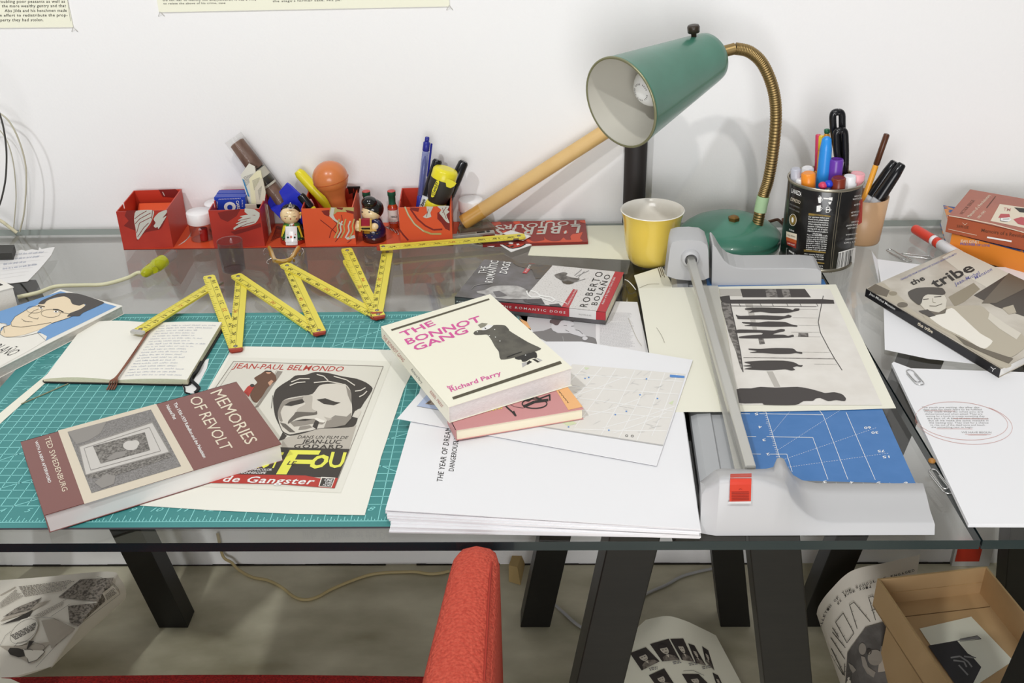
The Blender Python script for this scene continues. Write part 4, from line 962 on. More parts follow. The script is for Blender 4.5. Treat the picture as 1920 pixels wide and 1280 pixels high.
# ---------------------------------------------------------------- papers at the other end
def loose(nm, lab, px, z, mt=paper, t=.0004): return sheet(nm, lab, 'paper', px, z, t, mt)
loose('blank_sheet', 'white sheet under the sepia paperback, toward the paperclips', [(1644.5, 485.5), (1735, 497), (1800, 520), (1760, 600), (1652, 532)], .0012)
loose('blank_sheet', 'white sheet corner sticking out behind the sepia paperback by the orange book', [(1850, 500), (1895, 501), (1990, 520), (1960, 560), (1860, 530)], .0022)
loose('blank_sheet', 'white sheet under the near spine of the sepia paperback', [(1656, 540), (1700, 540), (1880, 640), (1950, 660), (1832, 682), (1740, 672), (1659, 655)], .0034)
g = G(); z0 = W(1634, 470, .012); g.face([W(1648, 532, .0013), W(1645, 487, .0016), z0], paper); g.face([z0 + V((.0004, .0004, 0)), W(1645, 487, .0016) + V((.0004, .0004, 0)), W(1648, 532, .0013) + V((.0004, .0004, 0))], paper); tag(g.build('folded_sheet'), 'turned-up white paper edge standing by the sheet under the sepia paperback', 'paper')
r, f1, f2, f3 = psheet('handwritten_sheet', 'white paper stack with a handwritten note ringed in red, at the table front edge', 'paper', [(1672, 681), (1676, 678), (1708, 690), (1760, 692), (2000, 700), (2080, 983), (1816, 982)], .0040, .0038)
k = K(1600, 660, 3.2); g = G()
lines = ['The youth are waiting, day after day,', 'they wait for their fears to be fulfilled.', 'They walk they do what you are', 'disheartened and when asked. They are', 'waiting for a bomb to create something they', 'are part of. A kind of new dimension.', 'But all we make the same mistake in', 'the waiting way. They wait for a chance', 'to rise out of the dead zone and touch', 'the something new to begin.']
for i, s_ in enumerate(lines):
    x0 = 412 + i * 6.5; y = 331 + i * 13.2; x1 = (760, 775, 780, 775, 790, 815, 812, 812, 790, 720)[i]
    g.text(s_, k(x0, y + 4)[0], k(x1, y + 4)[0], k(x0 - 3, y - 5)[0], f1, grey_ink, shear=.2)
g.text('WE HAVE BEGUN', k(650, 486)[0], k(830, 487)[0], k(648, 475)[0], f1, grey_ink, shear=.1); g.build('handwriting', r)
g = G()
def ring(cx, cy, rx, ry, rot, a0, a1, w=.55):
    pts = []
    for i in range(40):
        t = a0 + (a1 - a0) * i / 39; x, y = rx * cos(t), ry * sin(t); pts.append(k(cx + x * cos(rot) - y * sin(rot), cy + x * sin(rot) + y * cos(rot))[0])
    g.line(pts, w, f2, red_ink)
ring(650, 412, 278, 112, .10, 3.4, 9.6); ring(662, 424, 294, 124, .12, 5.2, 9.3)
for q in ((428, 350, 610, 353), (600, 398, 810, 400), (500, 458, 715, 460), (670, 492, 825, 493), (690, 497, 800, 496)): g.line(k(*q), .5, f2, red_ink)
g.build('red_ring', r)

# paperclips
def clip_mesh(name, L, w, rad, mt):
    g = G(); z = rad
    def arc(cx, cy, r, a0, a1, n=6): return [V((cx + r * cos(a0 + (a1 - a0) * i / n), cy + r * sin(a0 + (a1 - a0) * i / n), z)) for i in range(n + 1)]
    r1, r2, r3 = w / 2, w / 2 * .82, w / 2 * .62
    pts = [V((L * .25, -r1, z))] + arc(L - r1, 0, r1, -pi / 2, pi / 2) + arc(r2, w / 2 - r2, r2, pi / 2, 3 * pi / 2) + [p + V((0, 0, rad * .6)) for p in arc(L * .82 - r3, w / 2 - 2 * r2 + r3, r3, -pi / 2, pi / 2)] + [V((L * .3, w / 2 - 2 * r2 + 2 * r3, z + rad))]
    g.tube(pts, rad, mt, 6, 1); return g
clips = [((1663, 468), (1706, 491), .0004, 'steel paperclip on the glass, nearest the beige cup'), ((1688, 477), (1747, 484), .0004, 'steel paperclip lying over another at its tip, near the red marker'),
         ((1702, 694), (1727, 722), .0042, 'steel paperclip holding the corner of the handwritten paper'), ((1744, 880), (1781, 926), .0004, 'large steel paperclip on the glass beside the trimmer')]
proto = None
for a, b, z, lab in clips:
    A, Bp = W(*a, z), W(*b, z); L = (Bp - A).length
    o = clip_mesh('paperclip', L, L * (.24 if z < .001 else .3), .0006, steel).build('paperclip', org=(0, 0, 0)); o.location = A; o.rotation_euler = (0, 0, math.atan2(Bp.y - A.y, Bp.x - A.x))
    tag(o, lab, 'paperclip', 'steel paperclips on the table')
o = mat('tiny_brass_speck', 'a9742f', .4)
g = G(); c = W(1747, 865, .0002); g.lathe(c, c + V((0, 0, .003)), [(0, .0035), (.002, .0035), (.003, .002)], o, 12); tag(g.build('brass_stud'), 'tiny brass stud on the glass seam beside the large paperclip', 'stud')

# torn note and cards
torn = [(-30, 525), (-20, 480), (12, 472), (20, 470), (28, 471), (40, 468), (48, 470), (60, 467), (72, 469), (74, 463), (78, 467), (92, 464), (103, 463), (96, 478), (76, 502), (52, 527), (20, 531)]
r, f1, f2, f3 = psheet('torn_note', 'torn lined note with faint blue handwriting on the bare glass', 'paper', torn, .001, .0004, paper2)
g = G(); g.scrawl([(10, 474), (88, 468), (62, 500), (4, 508)], 4, f1, mat('faint_pen_ink', 'a7adc0', .7), .25, 4, .4)
for i in range(7): g.line([(0, 480 + i * 7), (90 - i * 7, 473 + i * 7)], .3, f1, pale2)
g.build('handwriting', r)

# strip and card beneath the notebook
sheet('paper_strip', 'long cream paper strip running out diagonally from under the notebook', 'paper', [(-60, 832), (-60, 815), (0, 774), (97, 694), (150, 650), (160, 660), (82, 720), (0, 794)], .0030, .0004, cream)
sheet('white_card', 'white card sticking out under the written page of the notebook', 'card', [(330, 690), (392, 672), (388, 690), (364, 737), (347, 737)], .0030, .0005, paper2)
g = G(); g.tube([W(128, 719, .0032), W(100, 731, .0032), W(70, 744, .0032), W(40, 757, .0034)], .0007, mat('tan_string', '8f8f72', .8), 6, 4); tag(g.build('string_tie'), 'thin tan string running from under the notebook onto the cream strip', 'string')

# ---------------------------------------------------------------- open notebook
r = thing('open_notebook', 'open black notebook with handwriting on one cream page and a brown ribbon', 'notebook', W(240, 660, .0035))
bc = [W(78, 717, .0036), W(356, 723, .0036), W(422, 612, .0036), W(160, 608, .0036)]
def nb(u, v, z=0): p = bc[0].lerp(bc[1], u).lerp(bc[3].lerp(bc[2], u), v); p.z += z; return p
cover_k = mat('black_notebook_cover', '1d1c1d', .5); npg = mat('notebook_page', 'efede3', .75); nedge = mat('notebook_page_edges', 'e9e3c9', .8, noise=('d3cba9', 300, .3, .7, (1, 1, 20)))
g = G(); g.slab([nb(u, v, .0006) for u, v in ((.015, 0), (.985, 0), (1, .02), (1, .98), (.985, 1), (.015, 1), (0, .98), (0, .02))], .0012, cover_k); g.build('cover', r)
gut = .515
def zl(u): t = (u - .012) / (gut - .012); return .0035 + .0036 * math.sin(pi * min(1, t * 1.02) ** .9) * .9 + .0008 * t
def zr(u): t = (u - gut) / (.985 - gut); return .0045 + .0032 * (1 - (1 - t) ** 3) - .0006 * t ** 6
for nm, u0, u1, zf in (('blank_page_block', .012, gut, zl), ('written_page_block', gut, .985, zr)):
    g = G(); nu = 14
    g.grid(lambda a, b: nb(u0 + (u1 - u0) * a, .012 + .976 * b, zf(u0 + (u1 - u0) * a)), nu, 1, npg)
    for b in (0, 1):
        for i in range(nu):
            ua, ub = u0 + (u1 - u0) * i / nu, u0 + (u1 - u0) * (i + 1) / nu; v = .012 + .976 * b
            q = [nb(ua, v, .0007), nb(ub, v, .0007), nb(ub, v, zf(ub)), nb(ua, v, zf(ua))]; g.face(q if b == 0 else q[::-1], nedge)
    for ue in (u0, u1):
        q = [nb(ue, .012, .0007), nb(ue, .988, .0007), nb(ue, .988, zf(ue)), nb(ue, .012, zf(ue))]; g.face(q if ue == u1 else q[::-1], nedge)
    g.build(nm, r)
wr = lambda x, y: nb(x / 100, y / 100, zr(max(gut, x / 100)) + .0003)
g = G(); g.scrawl([(56, 94), (94, 94), (94, 5), (55, 5)], 19, wr, mat('faint_pen_ink', 'b3b8c8', .7), .13, 8, .35); g.build('handwriting', r)
rib = mat('brown_ribbon', '8a5a48', .8); g = G()
rp = [nb(gut, .95, .0085), nb(gut, .6, .0072), nb(gut, .3, .0072), nb(gut, .03, .0082), nb(gut - .012, -.02, .006), W(212, 721, .0045), W(207, 730, .0036)]
for i in range(4):
    o = V((.0012 * (i - 1.5), 0, 0)); g.tube([p + o * (2.2 if j > 3 else .4) for j, p in enumerate(rp)], .0009, rib, 6, 4)
g.build('ribbon_bookmark', r)
g = G(); el = mat('black_elastic', '1b1b1d', .7)
g.tube([nb(.99, .35, .003), nb(1.0, .2, .0035), nb(.985, .08, .003), W(372, 726, .0036), W(366, 735, .0036)], .0022, el, 8, 5, flat=.4)
g.tube([nb(.95, .005, .001), W(346, 727, .004), W(347, 735, .004), W(356, 738, .004)], .0009, el, 6, 4); g.build('elastic_band', r)

# ---------------------------------------------------------------- zigzag folding rule
yel = mat('rule_yellow', 'e6d850', .4); rtip = mat('rule_red_tip', 'a33a28', .45); rink = mat('rule_black_ink', '4a4426', .6); rred = mat('rule_red_ink', 'c76b3a', .6); hinge_m = mat('rule_hinge_metal', '8f8c84', .35, .9)
RS = [((255, 622), (405, 529)), ((391, 516), (444, 657)), ((441, 655), (453, 520)), ((441, 514), (601, 624)), ((600, 624), (543, 503)), ((532, 494), (713, 594)), ((712, 594), (652, 486)), ((649, 465), (707, 594)), ((706, 587), (727, 468)), ((707, 463), (984, 441))]
RZ = [(.0168, .0072)] + [(.0064, .0032)] * 8 + [(.0135, .0122)]
A0 = W(550, 560, 0)
rr = thing('folding_rule', 'yellow folding rule opened in a zigzag across the table and cutting mat', 'ruler', A0)
for i, ((a, b), (za, zb)) in enumerate(zip(RS, RZ)):
    if 1 <= i <= 8 and i % 2 == 1: za, zb = .0064, (.0055 if b[1] > 586 else .0032)
    if i % 2 == 0 and i > 0 and i < 9: za = .0086
    if i == 1: za = .0104
    A, Bq = W(*a, za), W(*b, zb); dd = (Bq - A).normalized(); sx = V((dd.y, -dd.x, 0)).normalized(); wd = .0082; up = sx.cross(dd).normalized()
    if up.z < 0: up = -up
    P_ = lambda x, y, h=0: A.lerp(Bq, x) + sx * (y * wd) + up * h
    L = (Bq - A).length; e = .012 / L
    o = [P_(0, -.75), P_(e * .35, -1), P_(1 - e * .35, -1), P_(1, -.75), P_(1, .75), P_(1 - e * .35, 1), P_(e * .35, 1), P_(0, .75)]
    g = G(); g.slab(o, .0028, yel); seg = g.build('rule_segment', rr)
    g = G(); flip = -1 if i % 2 else 1
    m = lambda x, y: P_(x, y, .00018)
    for j in range(1, 40):
        l = .7 if j % 4 == 0 else .35
        g.face([m(j / 40 - .0012, -1 * flip), m(j / 40 + .0012, -1 * flip), m(j / 40 + .0012, (-1 + l) * flip), m(j / 40 - .0012, (-1 + l) * flip)], rink)
    g.face([m(.02, -.02), m(.98, -.02), m(.98, .02), m(.02, .02)], rink)
    for j in range(1, 10):
        x = j / 10; t = str(10 + 7 * i + j); s2 = 1 if i in (0, 3, 5, 9) else -1
        g.text(t, (x - .022 * s2, .15 * s2), (x + .022 * s2, .15 * s2), (x - .022 * s2, .75 * s2), lambda p, q: m(p, q * -s2 * s2 * -1), rred if j == 5 else rink)
    g.build('scale_markings', seg)
    g = G()
    for x in (e * .75, 1 - e * .75): g.lathe(P_(x, 0, .0), P_(x, 0, .001), [(0, .0028), (.0006, .0026), (.0008, .001)], hinge_m, 12)
    if i == 0: g.slab([P_(-.003, -1.05, .0003), P_(e * .5, -1.05, .0003), P_(e * .5, 1.05, .0003), P_(-.003, 1.05, .0003)], .0034, mat('rule_end_steel', 'c9c9c6', .25, 1)); g.slab([P_(1 - e * .9, -1.03, .0002), P_(1.03, -1.03, .0002), P_(1.03, 1.03, .0002), P_(1 - e * .9, 1.03, .0002)], .003, hinge_m)
    else:
        xh = .0 if i in (2, 4, 6, 8) else 1
        g.slab([P_(abs(xh - e * 1.6), -1.03, -.0004), P_(abs(xh - e * .9), -1.03, -.0004), P_(abs(xh - e * .9), 1.03, -.0004), P_(abs(xh - e * 1.6), 1.03, -.0004)], .0026, hinge_m)
    g.build('hinge_plate', seg)
    reds = {1: [1], 2: [0], 3: [1], 4: [0], 5: [1], 6: [0], 7: [1], 8: [0], 9: [0]}.get(i, [])
    for x in reds:
        g = G(); q = [P_(x, -.77, .0001), P_(abs(x - e * .35), -1.02, .0001), P_(abs(x - e * .35), 1.02, .0001), P_(x, .77, .0001)]
        q[0] += dd * (.0006 if x else -.0006); q[3] += dd * (.0006 if x else -.0006)
        g.slab(q, .003, rtip); g.build('red_tip', seg)
# ---------------------------------------------------------------- helpers for round things
def CY(xc, yc, r):                            # photo pixel -> point on an upright cylinder's near side
    def f(x, y):
        d_ = ray(x, y); ox, oy = CAM.x - xc, CAM.y - yc
        a = d_.x ** 2 + d_.y ** 2; b = 2 * (ox * d_.x + oy * d_.y); c = ox * ox + oy * oy - r * r
        q = max(0, b * b - 4 * a * c); return CAM + d_ * ((-b - math.sqrt(q)) / (2 * a))
    return f
def HZ(x, y, Y): return PY(x, y, Y).z - TZ
def pen(name, lab, cat, a, b, parts, group=None, n=16):   # a top, b foot; parts (name, from, to, [(t, r)...] or r, material)
    a, b = V(a), V(b); L = (b - a).length; d_ = (b - a) / L
    t = thing(name, lab, cat, b, group)
    for p in parts:
        nm, t0, t1, r_, mt = p[:5]; h = (t1 - t0) * L
        prof = [(u * h, q) for u, q in r_] if hasattr(r_, '__len__') else [(0, r_ * .75), (min(.0015, h * .2), r_), (h - min(.001, h * .2), r_), (h, r_ * .85)]
        g = G(); g.lathe(a + d_ * (t0 * L), a + d_ * (t1 * L), prof, mt, n); g.build(nm, t)
    return t, (lambda u: a + d_ * (u * L)), d_

# ---------------------------------------------------------------- green desk lamp
lgreen = mat('green_enamel', '437f6b', .33, noise=('3b735f', 18, .35, .7), coat=.3); liner = mat('pale_grey_liner', 'b9b6ab', .5); bulbw = mat('frosted_bulb', 'f4f4f2', .25); dkknob = mat('dark_bakelite', '33291f', .35)
LC = V((.8935, .664, TZ))
lampt = thing('desk_lamp', 'green enamel desk lamp with brass gooseneck, standing between the yellow mug and coffee can', 'lamp', LC)
g = G(); g.lathe(LC, LC + V((0, 0, .1)), [(0, .070), (.0015, .0745), (.011, .0755), (.0135, .0738), (.0155, .0748), (.018, .0745), (.024, .069), (.032, .058), (.040, .040), (.045, .020), (.0465, .006), (.0467, .0)], lgreen, 64); g.build('base', lampt)
nut = W(1376, 407, .049); g = G(); g.lathe(V((nut.x, nut.y, TZ + .044)), V((nut.x, nut.y, TZ + .06)), [(0, .0085), (.005, .0085), (.0065, .006), (.0075, .004)], mat('brass_nut', '8a6b3e', .4, .9), 6, smooth=False); g.build('base_nut', lampt)
npx = [(1422, 402, .648), (1430, 372, .648), (1441, 335, .650), (1450, 280, .652), (1455, 215, .652), (1449, 165, .652), (1430, 120, .651), (1405, 97, .650), (1378, 91, .649), (1352, 98, .647)]
npt = [PY(*p) for p in npx]; npt[0].z = TZ + .036
g = G(); NR = 88
g.tube(npt[:-1], lambda t: .0080 * (1 + .14 * (abs(sin(pi * t * NR)) - .6)), brass, 16, 50); g.build('gooseneck', lampt)
g = G(); g.tube([npt[-2], npt[-1], npt[-1] + (npt[-1] - npt[-2]) * .5], .0078, brass, 16, 4); g.build('brass_sleeve', lampt)
g = G(); g.tube([npt[0].lerp(npt[1], .52), npt[0].lerp(npt[1], .8), npt[1].lerp(npt[2], .12)], .0090, mat('green_paper_label', 'a9c79c', .7), 16, 4); g.build('paper_label', lampt)
A = PY(1336, 104, .640); best = None
for i in range(4000):
    s_ = .6 + i * .0003; O = CAM + ray(1163, 193) * s_; v = O - A; cth = v.normalized().dot(-ray(1163, 193).normalized())
    if best is None or abs(cth - .66) < best[0]: best = (abs(cth - .66), O)
O = best[1]; ax = (A - O).normalized(); LS = (A - O).length
depth = (O - CAM).dot(ROT @ V((0, 0, -1))); RO = 87.5 / FPX * depth; RR = .0345
g = G(); g.lathe(O, A, [(0, RO), (.002, RO + .0008), (.004, RO - .0002), (LS * .9, RR * 1.02), (LS * .95, RR * .97), (LS * .985, RR * .82), (LS * 1.0, RR * .6), (LS * 1.005, RR * .25)], lgreen, 64, cap=False); g.build('lamp_shade', lampt)
sh = lampt.children[-1]
g = G(); g.lathe(O, A, [(.0002, RO - .0003), (.003, RO - .0022), (LS * .9, RR * .95), (LS * .97, RR * .6), (LS * .98, .001)], liner, 48, cap=False)
me = g.build('inner_liner', sh)
g = G(); g.lathe(O, A, [(-.0004, RO - .0022), (-.0012, RO - .001), (-.0006, RO + .0008), (.0012, RO + .0008)], mat('rim_worn_metal', '8b8a6c', .35, .5), 64, cap=False); g.build('rolled_rim', sh)
bc_ = O + ax * (LS * .34); g = G(); g.ball(bc_, .0255, bulbw, 24)
be = bc_ + ax * .05; g.lathe(bc_ + ax * .012, be, [(0, .0235), (.012, .019), (.03, .0135), (.038, .0125)], bulbw, 20); blb = g.build('light_bulb', lampt)
g = G(); e1 = ax.cross(V((0, 0, 1))).normalized(); e2 = ax.cross(e1)
for i in range(26):
    w = 2 * pi * i / 26; rr_ = .0105
    c = bc_ - ax * math.sqrt(.0257 ** 2 - rr_ ** 2) + (e1 * cos(w) + e2 * sin(w)) * rr_; t_ = (-e1 * sin(w) + e2 * cos(w)) * .0006; u_ = (e1 * cos(w) + e2 * sin(w)) * .001
    if i % 5: g.face([c - t_ - u_, c + t_ - u_, c + t_ + u_, c - t_ + u_], grey_ink)
g.build('bulb_marking', blb)
g = G(); g.lathe(be, be + ax * .03, [(0, .013), (.03, .013)], mat('socket_dark', '4c463a', .5), 20); g.build('socket', lampt)
kb = PY(1302, 92, (O.lerp(A, .8)).y - .004); up = V((0, 0, 1)); g = G()
kb = O.lerp(A, .80); side = (V((0, 0, 1)) - ax * ax.z).normalized(); kr = RO + (RR - RO) * .82
g.lathe(kb + side * (kr - .004), kb + side * (kr + .02), [(0, .0035), (.008, .0035), (.0085, .0078), (.0155, .0082), (.0175, .0072), (.018, .003)], dkknob, 14); g.build('switch_knob', lampt)
g = G(); g.tube([LC + V((.062, .03, .022)), LC + V((.078, .040, .022)), LC + V((.088, .055, .012)), LC + V((.096, .07, .0025)), LC + V((.10, .092, .0022))], .0024, mat('brown_cord', '5d3a24', .6), 8, 5); g.build('power_cord', lampt)

# ---------------------------------------------------------------- yellow mug
myel = mat('yellow_glass', 'f0d058', .16, coat=.6, noise=('f2d76a', 12, .3, .75)); mwht = mat('white_glass', 'efeae0', .2, coat=.4)
MC = V((.7705, .598, TZ)); mh = HZ(1229, 393, .598)
t = thing('mug', 'bright yellow flared glass mug, white inside, in front of the black tube', 'mug', MC)
g = G(); g.lathe(MC, MC + V((0, 0, 1)), [(0, .0005), (0, .020), (.001, .0235), (.004, .0285), (.010, .0325), (.02, .0352), (mh * .45, .0378), (mh * .72, .0398), (mh * .88, .0415), (mh * .96, .0436), (mh, .0448)], myel, 48, cap=False); g.build('body', t)
g = G(); g.lathe(MC, MC + V((0, 0, 1)), [(mh, .0448), (mh + .0012, .0442), (mh + .0006, .0432), (mh * .93, .0402), (mh * .7, .0382), (mh * .4, .0362), (.012, .030), (.007, .018), (.006, .0005)], mwht, 48, cap=False); g.build('lining', t)

# black tube standing against the wall, wooden rod
tc_ = W(1189, 424, 0); bt_ = mat('black_card_tube', '2a2524', .6)
g = G(); cc = V((tc_.x, tc_.y + .0175, TZ)); g.lathe(cc, cc + V((0, 0, .22)), [(0, .0172), (.218, .0172), (.219, .0165), (.219, .014), (.05, .014)], bt_, 32); tag(g.build('cardboard_tube'), 'black tube standing upright on the glass against the wall, behind the lamp shade', 'tube')
wood = mat('pale_wood', 'dcb97e', .5, noise=('cfa768', 14, .3, .7, (1, 1, 1))); 
wa, wb = W(869, 417, .017), PY(1176, 220, .748); wd_ = (wb - wa).normalized()
t = thing('wooden_rod', 'pale round wooden rod leaning diagonally from the organizer up behind the lamp shade', 'rod', wa - V((0, 0, .012)))
g = G(); g.lathe(wa, wb, [(0, .0108), (.001, .0115), ((wb - wa).length, .0112)], wood, 24); g.build('rod', t)
g = G(); g.lathe(wa, wb, [(-.0003, .0119), (.034, .0118)], mat('brown_tape_wrap', 'c29448', .35), 24, cap=True); g.build('tape_wrap', t)

# ---------------------------------------------------------------- coffee can of pens
CX, CYY, CR = 1.0090, .6085, .0505; ch = HZ(1553, 332, CYY)
cblk = mat('can_black_print', '141313', .28, coat=.4); tin = mat('can_tin', 'a9a394', .32, .9); goldp = mat('can_gold_print', '9a8040', .4, .3)
cf = lambda dz=.0002: CY(CX, CYY, CR + dz)
t = thing('coffee_can', 'black printed coffee can holding markers and scissors, beside the green lamp', 'can', (CX, CYY, TZ)); can = t
c0 = V((CX, CYY, TZ)); z1 = V((0, 0, 1)); g = G()
g.lathe(c0, c0 + z1, [(.002, CR - .001), (.0045, CR), (ch - .004, CR), (ch - .002, CR - .0008)], cblk, 64, cap=False); g.build('printed_wall', t)
g = G(); g.lathe(c0, c0 + z1, [(0, CR - .002), (0, CR + .0008), (.0025, CR + .001), (.0045, CR + .0002)], tin, 64); g.build('bottom_rim', t)
g = G(); g.lathe(c0, c0 + z1, [(ch - .0045, CR + .0003), (ch - .003, CR + .0012), (ch - .0005, CR + .001), (ch, CR - .0004), (ch - .002, CR - .0018), (ch - .004, CR - .0016), (.003, CR - .0016), (.0028, .001)], tin, 64, cap=False); g.build('top_rim', t)
k = K(1460, 190, 3.88); g = G(); f1 = cf(.00025); f2 = cf(.0004); red_p = mat('can_red_print', '9c2f22', .4)
g.sub(k(55, 945, 132, 965, 130, 1010, 55, 985), f1, letter_t); g.sub(k(55, 985, 130, 1010, 128, 1035, 56, 1010), f1, mat('can_orange_print', 'c05a2c', .4)); g.sub(k(56, 1010, 128, 1035, 126, 1070, 60, 1042), f1, red_p)
for y in (826, 1090, 1168): g.sub(k(218 - (y - 826) * .13, y - 14, 376 - (y - 826) * .13, y - 2 + 8, 376 - (y - 826) * .13, y + 14, 217 - (y - 826) * .13, y + 2), f1, goldp)
g.sub(k(436, 1098, 560, 1062, 548, 1205, 418, 1232), f1, white_ink)
for i in range(24):
    if i % 5 == 4: continue
    u = (i + .2) / 24; w_ = .5 if i % 3 else .9
    g.line(k(438 + 118 * u, 1104 - 32 * u, 424 + 120 * u, 1212 - 26 * u), w_, f2, ink)
for dx in (0, 16): g.line(k(443 + dx, 645, 420 + dx, 800, 395 + dx, 1000, 372 + dx * .7, 1250), .9, f1, mat('can_seam', '8b8474', .4, .6))
g.sub(k(585, 725, 612, 705, 606, 880, 578, 900), f1, red_p)
g.line([(1460 + (103 + 25 * cos(a)) / 3.88, 190 + (862 + 42 * sin(a)) / 3.88) for a in [2 * pi * i / 20 for i in range(20)]], 1.0, f1, letter_t, True); g.ell(k(103, 862)[0], 5.2, 9, f1, goldp); g.ell(k(101, 862)[0], 2, 5, f2, white_ink)
g.line(k(58, 1065, 118, 1105, 112, 1188, 52, 1140), .35, f1, white_ink, True)
for y in (1078, 1112, 1146): g.rows(k(75, y, 112, y + 22, 111, y + 38, 74, y + 14), 1, f1, white_ink, .8, .22, y, .05)
# pot, portafilter, mug and press icons
g.poly(k(285, 700, 312, 693, 306, 740, 290, 738), f1, white_ink); g.line(k(312, 702, 320, 715, 310, 728), .7, f1, white_ink); g.line(k(292, 692, 298, 686, 306, 692), .8, f1, white_ink)
g.poly(k(325, 700, 365, 703, 365, 713, 326, 710), f1, white_ink); g.poly(k(365, 700, 392, 698, 390, 722, 366, 716), f1, white_ink); g.poly(k(360, 732, 386, 728, 376, 750, 366, 748), f1, white_ink)
g.poly(k(277, 760, 308, 755, 303, 800, 275, 803), f1, white_ink); g.line(k(306, 768, 318, 778, 304, 795), .8, f1, white_ink)
g.line(k(346, 770, 372, 768, 368, 806, 345, 808), .9, f1, white_ink, True); g.line(k(358, 756, 358, 768), .6, f1, white_ink); g.line(k(345, 788, 370, 786), 1.8, f1, white_ink); g.line(k(372, 780, 382, 788, 370, 800), .7, f1, white_ink)
g.build('label_print', can)
g = G()
g.text('LAVAZZA', k(92, 662)[0], k(163, 690)[0], k(96, 632)[0], f2, white_ink, bold=.05); g.text('ESPRESSO', k(86, 720)[0], k(155, 748)[0], k(90, 696)[0], f2, letter_t)
g.text('FOR ESPRESSO', k(80, 750)[0], k(150, 780)[0], k(82, 740)[0], f2, grey_ink); g.text('GROUND COFFEE', k(76, 778)[0], k(150, 812)[0], k(78, 768)[0], f2, grey_ink); g.text('BLEND', k(76, 935)[0], k(112, 950)[0], k(77, 925)[0], f2, white_ink); g.text('FULL BODIED', k(64, 975)[0], k(122, 992)[0], k(65, 965)[0], f2, ink); g.text('DARK ROAST', k(64, 1035)[0], k(118, 1052)[0], k(65, 1025)[0], f2, white_ink)
g.text('DIRECTIONS', k(262, 832)[0], k(335, 836)[0], k(263, 822)[0], f2, ink)
body = ['For espresso makers and', 'French press, please follow', "manufacturer's instructions.", 'When using drip method,', 'measure 1 tablespoon per', 'serving (6 fl oz) of water.', 'Adjust the amount of coffee to', 'suit your taste.']
for i, s_ in enumerate(body):
    y = 848 + i * 17; x0 = 218 - i * 1.5; x1 = 366 - i * 1.5
    if i == 7: x0 += 40; x1 -= 40
    g.text(s_, k(x0, y - 4)[0], k(x1, y + 6)[0], k(x0 + 1, y - 15)[0], f2, white_ink, bold=.01)
for i, s_ in enumerate(['Pour les machines a cafe', 'espresso et les cafetieres', 'a piston, suivre les instructions', 'du fabricant. Pour un cafe filtre,', 'mesurez 1 cuillere a soupe', "pour 6 onces d'eau. Ajustez", 'et dosez la quantite de cafe', 'selon vos gouts.']):
    y = 978 + i * 15; x0 = 206 - i * 1.3; x1 = 355 - i * 1.5; g.text(s_, k(x0, y - 4)[0], k(x1, y + 5)[0], k(x0 + 1, y - 14)[0], f2, white_ink, bold=.01)
for i, s_ in enumerate(['After opening, keep your', 'Lavazza coffee in the fridge', 'in an airtight opaque container.']): g.text(s_, k(184, 1112 + i * 16)[0], k(328, 1122 + i * 16)[0], k(185, 1102 + i * 16)[0], f2, white_ink, bold=.01)
for i, s_ in enumerate(['Apres ouverture, conserver le', 'cafe dans une boite hermetique']): g.text(s_, k(178, 1190 + i * 16)[0], k(322, 1202 + i * 16)[0], k(179, 1180 + i * 16)[0], f2, white_ink, bold=.01)
for i, (s_, x0, x1, y) in enumerate((('MADE IN ITALY', 552, 605, 697), ('PRODUIT EN ITALIE', 540, 606, 718), ('BEST BEFORE', 550, 592, 760), ('NET WT 8 OZ', 528, 588, 815), ('IMPORTED BY', 530, 580, 838), ('DISTRIBUTED IN USA', 530, 582, 885), ('LAVAZZA PREMIUM', 492, 578, 910), ('NEW YORK NY', 502, 575, 930), ('lavazzausa.com', 490, 570, 975), ('CONSUMER INFO', 485, 566, 1010), ('CALL US', 475, 560, 1035))): g.text(s_, k(x0, y)[0], k(x1, y - 10)[0], k(x0, y - 11)[0], f2, white_ink)
g.build('label_lettering', can)
def inside(x, y, z=.004): return V((CX + x, CYY + y, TZ + z))
PC = 'pens in the coffee can'
def canpen(name, lab, px, yy, foot, parts, cat='marker', n=16):
    a = PY(*k(*px)[0], CYY + yy); return pen(name, lab, cat, a, inside(*foot), parts, PC, n)
cols = {n_: mat('pen_' + n_, h, .3) for n_, h in dict(grey='b9bac4', white='ececee', orange='f0902c', pinkred='cf3f63', yellow='ecc93a', amber='eba53a', blue='2f8fe0', purple='6c3aa6', brown='7a2f1c', pink='eda7ae', navy='2b2f8f', royal='2741c8', darkbrown='55301d', green='2b6b4c').items()}
canpen('capped_marker', 'pale grey capped marker leaning at the lamp side of the coffee can', (125, 486), -.002, (-.030, .002), [('cap', 0, .3, .0072, cols['grey']), ('barrel', .3, 1, .0065, cols['white'])])
canpen('capped_marker', 'white capped marker behind the orange one in the coffee can', (212, 478), .012, (-.016, .016), [('cap', 0, .3, .0085, cols['white']), ('barrel', .3, 1, .0075, cols['white'])])
canpen('capped_marker', 'orange capped marker in the coffee can', (215, 518), -.018, (-.012, -.014), [('cap', 0, .25, .0098, cols['orange']), ('barrel', .25, 1, .0085, cols['white'])])
canpen('capped_marker', 'small white capped marker lowest in front of the orange one in the coffee can', (160, 560), -.010, (-.026, -.012), [('cap', 0, .3, .007, cols['white']), ('barrel', .3, 1, .006, cols['white'])])
